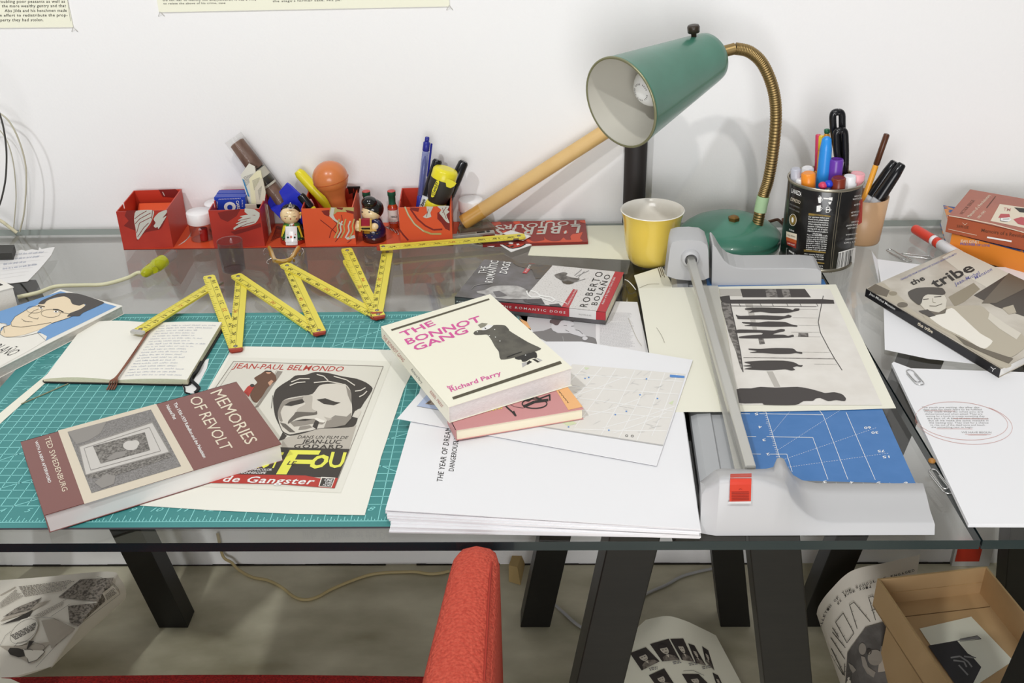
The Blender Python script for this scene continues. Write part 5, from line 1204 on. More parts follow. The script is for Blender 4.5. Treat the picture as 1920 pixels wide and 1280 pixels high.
for lab, px, yy, c1, c2, fx in (('fineliner with pink-red end in the coffee can', (289, 240), .025, 'pinkred', 'amber', .004), ('yellow fineliner next to the pink-red one in the coffee can', (312, 249), .020, 'yellow', 'amber', .002), ('amber fineliner with green end behind the scissors', (352, 200), .03, 'green', 'amber', .016)):
    canpen('fineliner', lab, px, yy, (fx, .02), [('end_cap', 0, .035 if c1 == 'green' else .3 if c1 == 'pinkred' else .12, .0042, cols[c1]), ('barrel', .035 if c1 == 'green' else .3 if c1 == 'pinkred' else .12, 1, .0042, cols[c2])], 'fineliner', 6)
canpen('permanent_marker', 'bright blue permanent marker with grey barrel in the coffee can', (352, 256), -.004, (-.002, -.006), [('cap', 0, .42, [(0, .003), (.04, .0062), (.25, .0082), (1, .0095)], cols['blue']), ('barrel', .42, 1, .0085, mat('marker_grey_barrel', 'b3b5b9', .4))])
tt, at, dd_ = canpen('capped_marker', 'purple marker with recessed cap end in the coffee can', (420, 418), -.008, (.012, -.012), [('cap', 0, .45, [(0.01, .005), (0, .0065), (0, .0092), (.03, .0098), (1, .0098)], cols['purple']), ('barrel', .45, 1, .009, cols['white'])])
canpen('capped_marker', 'brown capped marker at the front rim of the coffee can', (438, 552), -.036, (.014, -.032), [('cap', 0, .25, [(0.02, .004), (0.02, .0068), (0, .0078), (.05, .0096), (1, .0096)], cols['brown']), ('barrel', .25, 1, .0085, cols['white'])])
canpen('capped_marker', 'white marker beside the pink one in the coffee can', (520, 540), -.024, (.026, -.020), [('cap', 0, .25, [(0, .0075), (.06, .0085), (.3, .0085), (.34, .0102), (1, .0102)], cols['white']), ('barrel', .25, 1, .009, cols['white'])])
canpen('capped_marker', 'pale pink capped marker in the coffee can', (578, 520), -.012, (.036, -.008), [('cap', 0, .25, [(0.02, .005), (0.02, .0078), (0, .0085), (.05, .0098), (1, .0098)], cols['pink']), ('barrel', .25, 1, .0085, cols['white'])])
for lab, px, cn, yy, zf in (('royal blue round-headed pin at the front of the coffee can', (365, 600), 'royal', -.036, (.0, -.032)), ('pink round-headed pin beside the blue one in the coffee can', (322, 612), 'pinkred', -.036, (-.008, -.032))):
    a = PY(*k(*px)[0], CYY + yy); tt = thing('push_pin', lab, 'pin', inside(*zf), PC); g = G(); g.ball(a, .0062, cols[cn], 14, (1, 1, .85)); g.build('head', tt)
    g = G(); g.lathe(a - V((0, 0, .003)), inside(*zf), [(0, .0022), (.09, .0022)], cols['white'], 8); g.build('shaft', tt)
sc = thing('scissors', 'black-handled scissors standing handles up in the coffee can', 'scissors', inside(.012, .01), PC)
for pts, yy in ((k(430, 78, 398, 90, 394, 150, 404, 250, 420, 340, 455, 420, 462, 300, 462, 160, 458, 90), .016), (k(452, 212, 422, 225, 420, 290, 424, 370, 440, 440, 478, 520, 486, 400, 484, 290, 478, 222), .004)):
    g = G(); g.tube([PY(x, y, CYY + yy) for x, y in pts], .0048, blackp, 10, 5, closed=True); g.build('handle', sc)
g = G()
for yy, x0 in ((.016, 438), (.004, 462)): g.beam(PY(*k(x0, 430)[0], CYY + yy), inside(.012 + yy * .4, yy), .012, .0022, steel)
g.build('blades', sc)

# ---------------------------------------------------------------- beige cup
bg_ = mat('beige_plastic', 'c9a27c', .35, sss=0)
b0 = W(1622, 464, 0); BC = V((b0.x, b0.y + .0275, TZ)); bh = HZ(1628, 366, BC.y); 
t = thing('beige_cup', 'beige plastic cup holding two black markers and a fineliner, behind the coffee can', 'cup', BC)
g = G(); g.lathe(BC, BC + z1, [(0, .024), (.001, .0265), (.004, .0278), (bh, .0322), (bh, .0308), (.006, .0262), (.005, .001)], bg_, 40); g.build('body', t)
PB = 'pens in the beige cup'
k = K(1460, 190, 3.88)
def cuppen(name, lab, a, foot, parts, cat, n=16): return pen(name, lab, cat, PY(*k(*a[:2])[0], BC.y + a[2]), BC + V(foot), parts, PB, n)
cuppen('fineliner', 'amber fineliner with dark brown cap in the beige cup', (788, 236, .008), (-.012, .005, .008), [('cap', 0, .3, .0044, cols['darkbrown']), ('barrel', .3, 1, .0042, cols['amber'])], 'fineliner', 6)
mk = [('cap', 0, .47, [(0, .0045), (.03, .0062), (.3, .0080), (1, .0092)], blackp), ('barrel', .47, 1, .0083, mat('marker_grey_barrel', 'b3b5b9', .4))]
cuppen('permanent_marker', 'black permanent marker resting behind its twin in the beige cup', (848, 436, .004), (-.018, .006, .010), mk, 'marker'); cuppen('permanent_marker', 'black permanent marker nearest the viewer in the beige cup', (900, 452, -.008), (-.014, -.010, .010), mk, 'marker')

# red marker on the glass
k = K(1600, 340, 3.3684); a, b = W(*k(385, 298)[0], .0078), W(*k(720, 500)[0], .0078)
pen('whiteboard_marker', 'red and white whiteboard marker lying on the glass by the sepia paperback', 'marker', a, b, [('cap', 0, .36, [(0, .005), (.03, .0068), (.1, .0073), (1, .0076)], mat('marker_red', 'd8402c', .35)), ('neck_ring', .36, .42, .0077, cols['white']), ('collar', .42, .5, .0078, MATS['marker_red']), ('barrel', .5, 1, .0078, cols['white'])])

# ---------------------------------------------------------------- red desk organizer with four open boxes
ored = mat('organizer_red_card', 'c23a26', .42); oor = mat('organizer_orange_card', 'd9542c', .42); omar = mat('organizer_maroon_print', '7c1f1b', .42); osil = mat('organizer_silver_print', 'c6c4bb', .4); odk = mat('organizer_dark_red', 'a32a20', .42, noise=('b93525', 14, .35, .65)); ogold = mat('organizer_khaki_print', 'b3a368', .45)
og = thing('desk_organizer', 'red printed cardboard desk organizer with four open boxes along the wall', 'organizer', (.23, .71, TZ))
g = G(); a, b = W(232, 467, .0016), W(850, 459, .0016); bb, ba = V((b.x + .004, .762, TZ + .0016)), V((a.x + .004, .762, TZ + .0016)); g.slab([a, b, bb, ba], .0015, oor, omar); g.build('base_tray', og)
k2 = K(200, 230, 5.3333); k3 = K(520, 230, 5.3333)
bx = [((232, 467), (325, 464), odk, .093), ((402, 465), (497, 462), odk, .092), ((573, 462), (668, 459), oor, .088), ((752, 460), (849, 457), oor, .086)]
OH = .0615; BX = []
for i, (pl, pr_, fm, dp) in enumerate(bx):
    a, b = W(*pl, .0016), W(*pr_, .0016); a.z = b.z = TZ + .0017; u = (b - a).normalized(); w = V((-u.y, u.x, 0)); Lx = (b - a).length; th = .0016; h = V((0, 0, OH - .0017))
    BX.append((a, u, w, Lx, dp))
    p = thing_part = None
    g = G()
    g.obox(a, u * Lx, w * th, h, fm); g.obox(a + w * (dp - th), u * Lx, w * th, h, ored)
    g.obox(a + u * (Lx - th) + w * th, u * th, w * (dp - 2 * th), h, ored if i < 2 else oor)
    # the side towards the room's corner has a stepped notch
    q = [(th, 0), (dp - th, 0), (dp - th, h.z), (dp * .42, h.z), (dp * .42, h.z * .86), (dp * .34, h.z * .86), (dp * .34, h.z), (th, h.z)]
    lo = [a + w * s1 + V((0, 0, s2)) for s1, s2 in q]; g.prism(lo, [p_ + u * th for p_ in lo], ored)
    g.obox(a + u * th + w * th, u * (Lx - 2 * th), w * (dp - 2 * th), V((0, 0, .001)), oor)
    p = g.build('open_box', og)
    fr_ = lift(PL(a, b, a + h), -w * .0002); fr2 = lift(PL(a, b, a + h), -w * .0004); fr3 = lift(PL(a, b, a + h), -w * .0006); g = G()
    if i == 0:
        k = k2
        g.poly(k(200, 875, 290, 875, 270, 960, 290, 1080, 240, 1060, 170, 1030, 220, 980, 180, 930), fr_, omar); g.poly(k(430, 1050, 470, 960, 600, 900, 600, 940, 540, 1060, 450, 1080, 380, 1100, 330, 1150, 300, 1180, 340, 1090), fr_, omar)
        for q in ((295, 880, 450, 870, 475, 900, 440, 1000, 380, 1080, 320, 1165, 300, 1150, 290, 1060, 275, 970),): g.poly(k(*q), fr2, osil)
        g.poly(k(470, 960, 520, 900, 598, 870, 600, 900, 560, 950, 600, 930, 570, 980, 520, 1060, 510, 1040, 490, 1050, 470, 1030, 490, 1000), fr2, osil)
        for q in ((300, 1100, 330, 1000, 450, 940), (285, 1010, 330, 960, 440, 900), (280, 960, 330, 920, 400, 880), (310, 1140, 370, 1050, 420, 1000), (460, 870, 450, 960)): g.line(k(*q), 1.1, fr3, omar)
    elif i == 1:
        k = k2
        g.poly(k(1110, 900, 1200, 880, 1340, 860, 1300, 930, 1210, 990, 1140, 960), fr_, omar); g.poly(k(1240, 1090, 1400, 1050, 1540, 1000, 1545, 1040, 1420, 1080, 1280, 1120), fr_, omar)
        g.poly(k(1380, 855, 1480, 865, 1530, 900, 1530, 940, 1480, 920, 1420, 925, 1380, 890), fr2, osil); g.poly(k(1530, 930, 1490, 1000, 1400, 1030, 1320, 1045, 1275, 1070, 1270, 1050, 1320, 1015, 1290, 1010, 1340, 980, 1310, 975, 1360, 945, 1330, 935, 1400, 920, 1480, 925), fr2, osil)
        for q in ((1290, 1060, 1400, 1010, 1480, 990), (1300, 1015, 1400, 980), (1330, 975, 1440, 950)): g.line(k(*q), .9, fr3, omar)
    elif i == 2:
        k = k3
        g.poly(k(440, 880, 520, 870, 520, 940, 470, 920), fr_, omar); g.poly(k(530, 845, 765, 845, 765, 900, 700, 890, 600, 890, 540, 940, 520, 900), fr2, ogold); g.poly(k(540, 845, 575, 850, 560, 920, 580, 960, 660, 1020, 640, 1025, 560, 970, 520, 930), fr3, osil); g.poly(k(590, 845, 660, 848, 650, 870, 600, 862), fr3, omar); g.poly(k(680, 870, 765, 885, 765, 910, 700, 895), fr3, omar)
        for j, x in enumerate((590, 620, 655, 700, 740)): g.line(k(x + 30, 960 + j % 2 * 20, x + 10, 1030, x + 18, 1080, x - 20, 1150), 2.6, fr3, osil if j % 2 else ogold)
        for q in ((430, 970, 520, 1040, 620, 1130), (560, 970, 600, 1010, 540, 1080, 520, 1150), (640, 920, 650, 970, 610, 1050, 640, 1110, 580, 1190), (740, 1170, 700, 1200)): g.line(k(*q), 1.3, fr2, omar)
        g.poly(k(680, 1150, 770, 1120, 780, 1150, 700, 1170), fr2, osil)
    else:
        k = k3
        g.line(k(1275, 840, 1310, 920, 1370, 1010, 1460, 1080, 1540, 1110, 1640, 1110), 3.4, fr2, ogold); g.line(k(1275, 838, 1312, 922, 1375, 1015, 1465, 1085), 1.2, fr3, osil); g.line(k(1330, 860, 1400, 960, 1480, 1030, 1560, 1070, 1650, 1065), 3.0, fr_, omar); g.line(k(1215, 1060, 1260, 1120, 1310, 1175), 3, fr_, omar)
        g.poly(k(1320, 845, 1420, 850, 1410, 890, 1360, 880), fr_, omar); g.poly(k(1600, 900, 1725, 830, 1725, 1080, 1680, 1060, 1640, 1000, 1600, 960), fr_, omar)
        g.poly(k(1490, 835, 1560, 838, 1530, 900, 1540, 940, 1490, 955, 1455, 940, 1500, 900), fr2, osil); g.poly(k(1600, 832, 1715, 830, 1700, 870, 1722, 890, 1690, 920, 1722, 1000, 1690, 990, 1650, 940, 1620, 900, 1640, 870), fr2, osil)
        for q in ((1510, 860, 1490, 940), (1650, 850, 1690, 960), (1690, 840, 1650, 900)): g.line(k(*q), .9, fr3, omar)
    g.build('printed_design', p)
    if i == 0:
        g = G(); g.face([a + u * .006 + w * .03 + V((0, 0, .002)), a + u * (Lx - .006) + w * .03 + V((0, 0, .002)), a + u * (Lx - .006) + w * .088 + V((0, 0, .040)), a + u * .006 + w * .088 + V((0, 0, .040))], mat('bright_orange_card', 'ea5a2a', .5)); g.build('inner_flap', p)
        g = G(); g.poly(k2(520, 668, 690, 662, 720, 690, 690, 750, 560, 740), lift(PL(a + w * (dp - th), b + w * (dp - th), a + w * (dp - th) + h), -w * .0004), omar); g.line(k2(560, 690, 580, 730), 1.5, lift(PL(a + w * (dp - th), b + w * (dp - th), a + w * (dp - th) + h), -w * .0006), osil); g.build('inside_print', p)
g = G(); f1 = ZP(.0016, .0002); k = k2
for j in range(6): g.line(k(720 + j * 14, 1225 - j * 10, 780 + j * 12, 1190 - j * 12, 830 + j * 3, 1130 - j * 8), .8, f1, osil)
for j in range(9): g.line(k(1640 + j * 6, 1180 - j * 14, 1700, 1150 - j * 14, 1750, 1140 - j * 12), 1.2, f1, omar)
k = k3
for j in range(10): g.line(k(1030 + j * 18, 1020 + j * 6, 1070 + j * 16, 1040 + j * 8, 1130 + j * 8, 1030 + j * 10), 1.1, f1, osil if j % 2 else omar)
g.build('tray_print', og)
def slot(i, fx, fy, z=.0062): a, u, w, Lx, dp = BX[i]; p = a + u * (Lx * fx) + w * (dp * fy); p.z = TZ + z; return p
# blue card boxes
cblue = mat('card_box_blue', '1f3fae', .35)
for i, (pl, pr_, yy, zt, lab) in enumerate((((401, 371), (459, 368), .46, None, 'blue playing card box standing in front in the organizer box with the brush'), ((406, 363), (459, 361), .66, None, 'second blue playing card box standing behind the other in the organizer'))):
    p = slot(1, .5, yy); c_ = PY(pl[0], pl[1], p.y); d_ = PY(pr_[0], pr_[1], p.y); top_ = (c_.z + d_.z) / 2
    a0 = V((c_.x, p.y, TZ + .0034)); t = thing('card_box', lab, 'card box', a0 + V((.02, .008, 0)), 'playing card boxes in the organizer')
    g = G(); g.obox(a0, V((d_.x - c_.x, 0, 0)), V((0, .0155, 0)), V((0, 0, top_ - a0.z)), cblue); g.build('box', t, bevel=.0006)
    fpl = lambda x, y, Y=p.y - .0003: PY(x, y, Y)
    g = G(); k = k2
    if i == 0:
        g.ell(k(1232, 840)[0], 11, 9, fpl, white_ink); g.ell(k(1232, 846)[0], 5, 5, lambda x, y, Y=p.y - .0005: PY(x, y, Y), cblue)
        for j in range(14): g.line(k(1120 + j * 16, 770 - j * .6, 1130 + j * 16, 760 - j * .6), .7, fpl, white_ink)
        for j in range(5): g.line(k(1100, 790 + j * 13, 1112, 797 + j * 13), .7, fpl, white_ink); g.line(k(1350, 772 + j * 15, 1362, 780 + j * 15), .7, fpl, white_ink)
        g.text('CARDS', k(1292, 780)[0], k(1312, 895)[0], k(1320, 776)[0], fpl, white_ink, bold=.03)
    else: g.line(k(1120, 716, 1150, 713), .8, fpl, white_ink); g.line(k(1230, 715, 1370, 712), 1.2, fpl, letter_t)
    g.build('printed_back', t)
# folded receipts
k = k2
for lab, q, yy, mt in (('pale folded leaflet with a blue stripe standing behind the card boxes', (1338, 525, 1420, 410, 1480, 440, 1500, 560, 1540, 860, 1440, 870), .58, mat('leaflet_grey_white', 'dfddd2', .6)), ('cream folded receipt tucked in the organizer beside the brush', (1425, 560, 1500, 485, 1540, 480, 1555, 560, 1530, 700, 1500, 860, 1450, 850), .50, mat('receipt_cream', 'e6e1bf', .7)), ('greyish folded receipt at the end of the same organizer box', (1480, 660, 1530, 570, 1560, 560, 1590, 700, 1580, 780, 1540, 860, 1500, 850), .42, mat('receipt_grey', 'd6d0bd', .7))):
    Y = slot(1, .5, yy).y; pts = [PY(x, y, Y) for x, y in K(200, 230, 5.3333)(*q)]
    for p in pts: p.z = max(p.z, TZ + .02)
    lo = min(pts, key=lambda p: p.z); g = G(); pts = pts + []
    g.prism([p + V((0, .002, 0)) for p in pts], pts, mt); xs = [p.x for p in pts]; zb = min(p.z for p in pts)
    g.obox(V((slot(1, .5, 0).x + .006, Y, TZ + .0034)), V((.03, 0, 0)), V((0, .0018, 0)), V((0, 0, zb - TZ + .004)), mt)
    t = thing('folded_receipt', lab, 'receipt', (sum(xs) / len(xs), Y, TZ + .0034), 'folded papers in the organizer'); g.build('folded_sheet', t)
    g = G(); g.rows(k(q[0] + 30, q[1] + 15, q[4] - 5, q[5] + 60, q[4] - 10, q[5] + 110, q[0] + 50, q[1] + 120), 7, lambda x, y, Y=Y - .0004: PY(x, y, Y), grey_ink, .4, .2, q[0]); g.build('small_print', t)
    if 'leaflet' in lab: g = G(); g.poly(K(200, 230, 5.3333)(1355, 560, 1372, 570, 1430, 740, 1412, 735), lambda x, y, Y=Y - .0005: PY(x, y, Y), mat('leaflet_blue', '3d86b8', .5)); g.build('blue_stripe', t)
# brush in its clear sleeve
bwood = mat('dark_brush_wood', '62493e', .45, noise=('84685a', 60, .35, .65, (1, 1, .25))); ba_, bb_ = PY(443, 266, .748), V((.241, .735, TZ + .003))
t, at, dv = pen('paint_brush', 'wooden handled brush with grey ferrule leaning on the wall in a clear sleeve', 'brush', ba_, bb_, [('handle', 0, .30, [(0, .008), (.03, .0115), (.9, .0128), (1, .0125)], bwood), ('ferrule', .30, .48, .0125, mat('ferrule_dark_grey', '5a5954', .35, .6)), ('handle', .48, 1, [(0, .0120), (1, .0105)], bwood)])
g = G(); e = (bb_ - ba_).normalized()
lb = mat('brush_label', 'c6c2b5', .6); g.lathe(at(.315), at(.40), [(0, .0132), ((at(.40) - at(.315)).length, .0132)], lb, 20, cap=False); g.lathe(at(.475), at(.495), [(0, .0130), ((at(.495) - at(.475)).length, .0130)], lb, 20, cap=False); g.build('paper_band', t)
g = G(); bf = lift(PL(at(.3), at(.42), at(.3) + V((.01, 0, .006))), V((0, -.0136, 0))); k = K(200, 230, 5.3333); g.line([(200 + (1475 + 18 * cos(a)) / 5.333, 230 + (435 + 24 * sin(a)) / 5.333) for a in [2 * pi * i / 12 for i in range(12)]], 1, bf, ink, True); g.line(k(1505, 410, 1525, 405, 1520, 430, 1530, 425), 1, bf, ink); g.ell(k(1470, 440)[0], 1.5, 2, bf, ink); g.build('band_mark', t)
slv = clear_mat('clear_sleeve', 'fafaf9', 1.22); g = G(); sx = e.cross(V((0, 1, 0))).normalized() * .016; n0 = e.cross(sx).normalized()
s0, s1 = at(-.05), at(.93)
for s_ in (-1, 1): g.grid(lambda u, v: s0.lerp(s1, v) + sx * ((u - .5) * 2) + n0 * (.0142 * s_ * math.sin(pi * u) ** .6), 10, 4, slv)
g.build('clear_sleeve', t)
# blue plastic clip
pb = mat('blue_translucent_plastic', '2a35c4', .3, coat=.3); k = k2; t = thing('plastic_clip', 'folded blue plastic clip standing behind the crowned doll', 'clip', (.235, .705, TZ + .0018))
for nm, q, Y in (('outer_plate', (1720, 690, 1800, 600, 1830, 620, 2010, 790, 2000, 960, 1960, 1020, 1790, 1010, 1660, 880, 1770, 790), .712), ('inner_plate', (1605, 800, 1630, 735, 1680, 715, 1770, 790, 1720, 850, 1660, 890, 1640, 860), .730)):
    pts = [PY(x, y, Y) for x, y in k(*q)]
    for p in pts: p.z = max(p.z, TZ + .0018)
    g = G(); g.prism([p + V((.001, .003, 0)) for p in pts], pts, pb); g.build(nm, t, bevel=.0008)
pts = [PY(x, y, .714) for x, y in k(1640, 860, 1720, 850, 1960, 1010, 1790, 1010)]; g = G()
g.prism([V((p.x, .732, p.z)) for p in pts], [V((p.x, .714, p.z)) for p in pts], pb); g.box((.215, .713, TZ + .0018), (.25, .731, TZ + .012), pb); g.build('hinge', t)
# contents of the third box
k = k3
def boxpen(i, name, lab, cat, top_, Y, foot, parts, grp, n=16): return pen(name, lab, cat, PY(*k3(*top_)[0], Y), slot(i, *foot), parts, grp, n)
P3 = 'tools in the third organizer box'; P4 = 'tools in the fourth organizer box'
myl = mat('pen_bright_yellow', 'e6d92c', .3)
boxpen(2, 'highlighter', 'flat bright yellow highlighter sticking out beside the orange bulb', 'highlighter', (200, 480), .745, (.70, .86), [('barrel', 0, 1, [(0, .006), (.06, .0088), (.7, .0092), (1, .0085)], myl)], P3, 8)
boxpen(2, 'craft_knife', 'craft knife with black end and yellow barrel beside the blue clip', 'knife', (228, 722), .705, (.55, .25), [('end_cap', 0, .3, [(0, .0055), (.15, .0068), (1, .0068)], blackp), ('barrel', .3, 1, .0062, myl)], P3)
boxpen(2, 'pencil', 'short pink-ended pencil between the craft knife and highlighter', 'pencil', (318, 768), .72, (.35, .5), [('eraser', 0, .2, .0034, cols['pink']), ('shaft', .2, 1, .0034, mat('pencil_red', 'a8281f', .4))], P3)
orb = mat('orange_rubber', 'd07a45', .3, coat=.25); t = thing('rubber_bulb', 'glossy orange rubber bulb with tapering neck standing in the organizer', 'bulb', slot(2, .76, .5)); 
c_ = PY(*k(530, 550)[0], .712); ft = slot(2, .76, .5); g = G(); g.ball(c_, .0268, orb, 32, (1, 1, .95)); g.build('bulb', t)
g = G(); dn = (ft - c_).normalized(); g.lathe(c_, ft, [(.006, .0260), (.016, .0212), (.024, .0163), (.034, .0130), (.046, .0118), ((ft - c_).length, .0112)], orb, 32); g.build('neck', t)
g = G(); xr = dn.cross(V((0, 1, 0))).normalized(); yr_ = dn.cross(xr); g.tube([c_ + (xr * cos(a) + yr_ * sin(a)) * .0268 + dn * .003 for a in [2 * pi * i / 24 for i in range(24)]], .0004, mat('orange_seam', 'b9521f', .4), 5, 2, closed=True); g.build('moulded_seam', t)
t = thing('sunglasses', 'dark sunglasses tucked behind the orange bulb', 'sunglasses', slot(2, .9, .8)); g = G(); Y = slot(2, .9, .86).y
for q in ((705, 648, 755, 645, 760, 700, 715, 715), (765, 645, 825, 645, 815, 700, 770, 705)): pts = [PY(x, y, Y) for x, y in k(*q)]; g.prism([p + V((0, .002, 0)) for p in pts], pts, mat('dark_lens', '2c1412', .1, coat=.5))
g.build('lens', t); g = G(); g.beam(PY(*k(700, 648)[0], Y), PY(*k(828, 645)[0], Y), .003, .003, blackp); g.beam(PY(*k(765, 700)[0], Y), slot(2, .88, .84), .003, .003, blackp); g.build('frame', t)
# contents of the fourth box
cl = clear_mat('clear_pen_plastic', 'cfd4ee', 1.4, .05, .75, 'aab2dd'); navy = mat('pen_navy', '23288f', .28)
t, at, dv = boxpen(3, 'gel_pen', 'blue retractable pen standing tallest in the organizer', 'pen', (1500, 140), .735, (.28, .55), [('push_button', 0, .05, .0034, navy), ('clip_band', .05, .15, .0052, navy), ('clear_barrel', .15, .62, .0052, cl), ('grip', .62, 1, .0054, navy)], P4)
g = G(); g.lathe(at(.2), at(.62), [(0, .0012), (.01, .0035), ((at(.62) - at(.2)).length, .0035)], cols['navy'], 12); g.build('ink_tube', t); g = G(); g.beam(at(.07) + V((.0075, 0, 0)), at(.42) + V((.0075, 0, 0)), .003, .0016, navy); g.build('pocket_clip', t)
gb = MATS['marker_grey_barrel']
t, at, dv = boxpen(3, 'permanent_marker', 'black capped permanent marker with grey barrel beside the blue pen', 'marker', (1605, 368), .722, (.30, .38), [('cap', 0, .48, [(0, .0055), (.05, .0072), (.6, .0085), (1, .0088)], blackp), ('barrel', .48, 1, .0083, mat('marker_light_barrel', 'c9cbcc', .4))], P4)
sfn = lift(PL(at(.5), at(.95), at(.5) + V((.01, 0, .004))), V((0, -.0088, 0))); g = G(); g.text('Sharpie', k(1405, 900)[0], k(1465, 740)[0], k(1385, 890)[0] if 0 else k(1440, 912)[0], sfn, ink, bold=.02, shear=.3); g.build('logo_lettering', t)
t, at, dv = boxpen(3, 'screwdriver', 'stubby yellow and black screwdriver handle standing in the organizer', 'screwdriver', (1690, 455), .705, (.50, .34), [('end_cap', 0, .15, [(0, .012), (.06, .0165), (.25, .0190), (1, .0192)], myl), ('grip', .15, .50, [(0, .0194), (.4, .0196), (.75, .0168), (1, .0135)], mat('rubber_black', '35332f', .5)), ('collar', .50, .68, [(0, .0145), (.2, .0162), (.8, .0165), (1, .0140)], myl), ('shaft', .68, 1, .004, steel)], P4, 24)
sfn = lift(PL(at(.1), at(.7), at(.1) + V((.01, 0, .003))), V((0, -.0206, 0))); g = G(); g.poly(k(1548, 690, 1562, 620, 1600, 535, 1625, 530, 1630, 555, 1608, 620, 1580, 690, 1562, 700), sfn, myl); g.build('name_plate', t)
g = G(); g.text('STANLEY', k(1580, 685)[0], k(1622, 548)[0], k(1556, 675)[0], lift(sfn, V((0, -.0003, 0))), ink, bold=.03); g.build('logo_lettering', t)
g = G(); g.poly(k(1690, 540, 1700, 510, 1760, 535, 1800, 560, 1780, 590, 1740, 610, 1700, 595), lift(sfn, V((0, .001, 0))), myl); g.build('grip_panel', t)
boxpen(3, 'permanent_marker', 'glossy black marker leaning outward behind the screwdriver', 'marker', (1868, 385), .742, (.62, .66), [('cap', 0, .5, [(0, .0055), (.05, .0076), (.5, .0088), (1, .009)], blackp), ('barrel', .5, 1, .0085, blackp)], P4)

# ---------------------------------------------------------------- jars and sauce bottles around the organizer
jlid = mat('jar_white_lid', 'f0eeee', .4); jgl = clear_mat('jar_clear_plastic', 'eeeeee', 1.45, .02)
def jar(lab, base, rj=.0185, hj=.045):
    t = thing('lidded_jar', lab, 'jar', base, 'clear jars with white lids'); b = V(base)
    g = G(); g.lathe(b, b + z1, [(0, rj * .9), (.001, rj * .95), (hj * .55, rj * .95), (hj * .6, rj * .85), (hj * .66, rj * .85)], jgl, 32, cap=False); g.face([b + V((cos(a) * rj * .9, sin(a) * rj * .9, .0005)) for a in [2 * pi * i / 24 for i in range(24)]], jgl); g.build('clear_body', t)
    g = G(); g.lathe(b, b + z1, [(hj * .60, rj * .99), (hj * .62, rj * 1.03), (hj * .97, rj * 1.02), (hj, rj * .97), (hj, .001)], jlid, 32); g.build('white_lid', t)
    return t
j0 = W(375, 455, .0017); jb = V((j0.x, j0.y + .0165, TZ + .0017)); t = jar('clear jar with white lid and a red cap inside, nearest the empty organizer box', jb)
g = G(); g.lathe(jb + V((.004, -.006, .0008)), jb + V((.005, -.006, .02)), [(0, .006), (.019, .006)], mat('red_cap_plastic', 'a8201c', .4), 14); g.build('red_cap', t)
jar('clear jar with white lid half hidden behind the front one', V((jb.x + .017, jb.y + .038, TZ + .0017))); j2 = PY(880, 372, .745); jar('white lidded jar behind the wooden rod and fourth organizer box', V((j2.x + .002, .742, TZ + .0017)))
bsauce = mat('pepper_sauce_glass', 'b5401c', .1, coat=.6); bcap = mat('bottle_red_cap', 'c24a45', .4); bgr = mat('bottle_green_band', '1f5c45', .4)
def bottle(lab, base):
    t = thing('sauce_bottle', lab, 'bottle', base, 'miniature sauce bottles'); b = V(base); r_ = .0078; h = HZ(738, 359, base[1])
    g = G(); g.lathe(b, b + z1, [(0, r_ * .9), (.001, r_), (h * .58, r_), (h * .66, r_ * .62), (h * .72, r_ * .55)], bsauce, 24); g.build('glass_body', t)
    g = G(); g.lathe(b, b + z1, [(h * .64, r_ * .72), (h * .68, r_ * .68), (h * .86, r_ * .72), (h * .87, r_ * .82), (h * .985, r_ * .82)], bgr, 24); g.build('green_band', t)
    g = G(); g.lathe(b, b + z1, [(h * .985, r_ * .82), (h * .99, r_ * .8), (h, r_ * .72)], bcap, 24); g.build('cap', t)
    g = G(); g.lathe(b, b + z1, [(h * .18, r_ * 1.02), (h * .50, r_ * 1.02)], mat('bottle_white_label', 'dedad2', .6), 24, cap=False); lb = g.build('label', t)
    g = G(); g.lathe(b, b + z1, [(h * .52, r_ * 1.02), (h * .56, r_ * 1.02)], MATS['bottle_red_cap'], 24, cap=False); g.lathe(b, b + z1, [(h * .13, r_ * 1.02), (h * .17, r_ * 1.02)], MATS['bottle_red_cap'], 24, cap=False); g.build('red_stripe', lb)
    return t, b, r_, h
s0_ = W(738, 428, .0017); t, b, r_, h = bottle('miniature red sauce bottle with white label standing between the dark-haired doll and the fourth box', (s0_.x, s0_.y + .006, TZ + .0017))
cf2 = CY(b.x, b.y, r_ * 1.06); g = G(); g.text('TABASCO', (732, 408), (744.5, 408), (732, 404.5), cf2, ink, bold=.03); g.rows([(732, 411), (744, 411), (744, 420), (732, 420)], 4, cf2, grey_ink, .4, .3, 2); g.build('label_lettering', t)
s1_ = PY(687, 365, b.y + .004); bottle('miniature red sauce bottle hidden behind the dark-haired doll', (s1_.x, b.y + .004, TZ + .0017))
# ---------------------------------------------------------------- small things at the back of the table
# red printed booklet and cream sheet
r = thing('red_booklet', 'flat red booklet with upside-down silver hand lettering beside the cream sheet at the wall', 'booklet', W(1000, 438, .0012))
pts = [W(x, y, .0052) for x, y in ((905, 416), (1097, 412), (1102.5, 453), (905, 459))]; bm_ = mat('booklet_maroon', '8d2a24', .4); bo_ = mat('booklet_orange', 'd4502f', .4)
g = G(); g.slab(pts, .004, bm_, omar); g.build('cover', r)
k = K(850, 400, 7.1111); f1, f2 = ZP(.0052, .0002), ZP(.0052, .0004); g = G()
g.poly(k(510, 118, 620, 108, 640, 140, 560, 165, 520, 150), f1, bo_); g.poly(k(800, 105, 880, 100, 900, 125, 840, 150, 800, 130), f1, bo_); g.poly(k(1240, 95, 1330, 92, 1310, 115, 1240, 120), f1, bo_); g.poly(k(1680, 95, 1755, 90, 1765, 130, 1700, 120), f1, bo_)
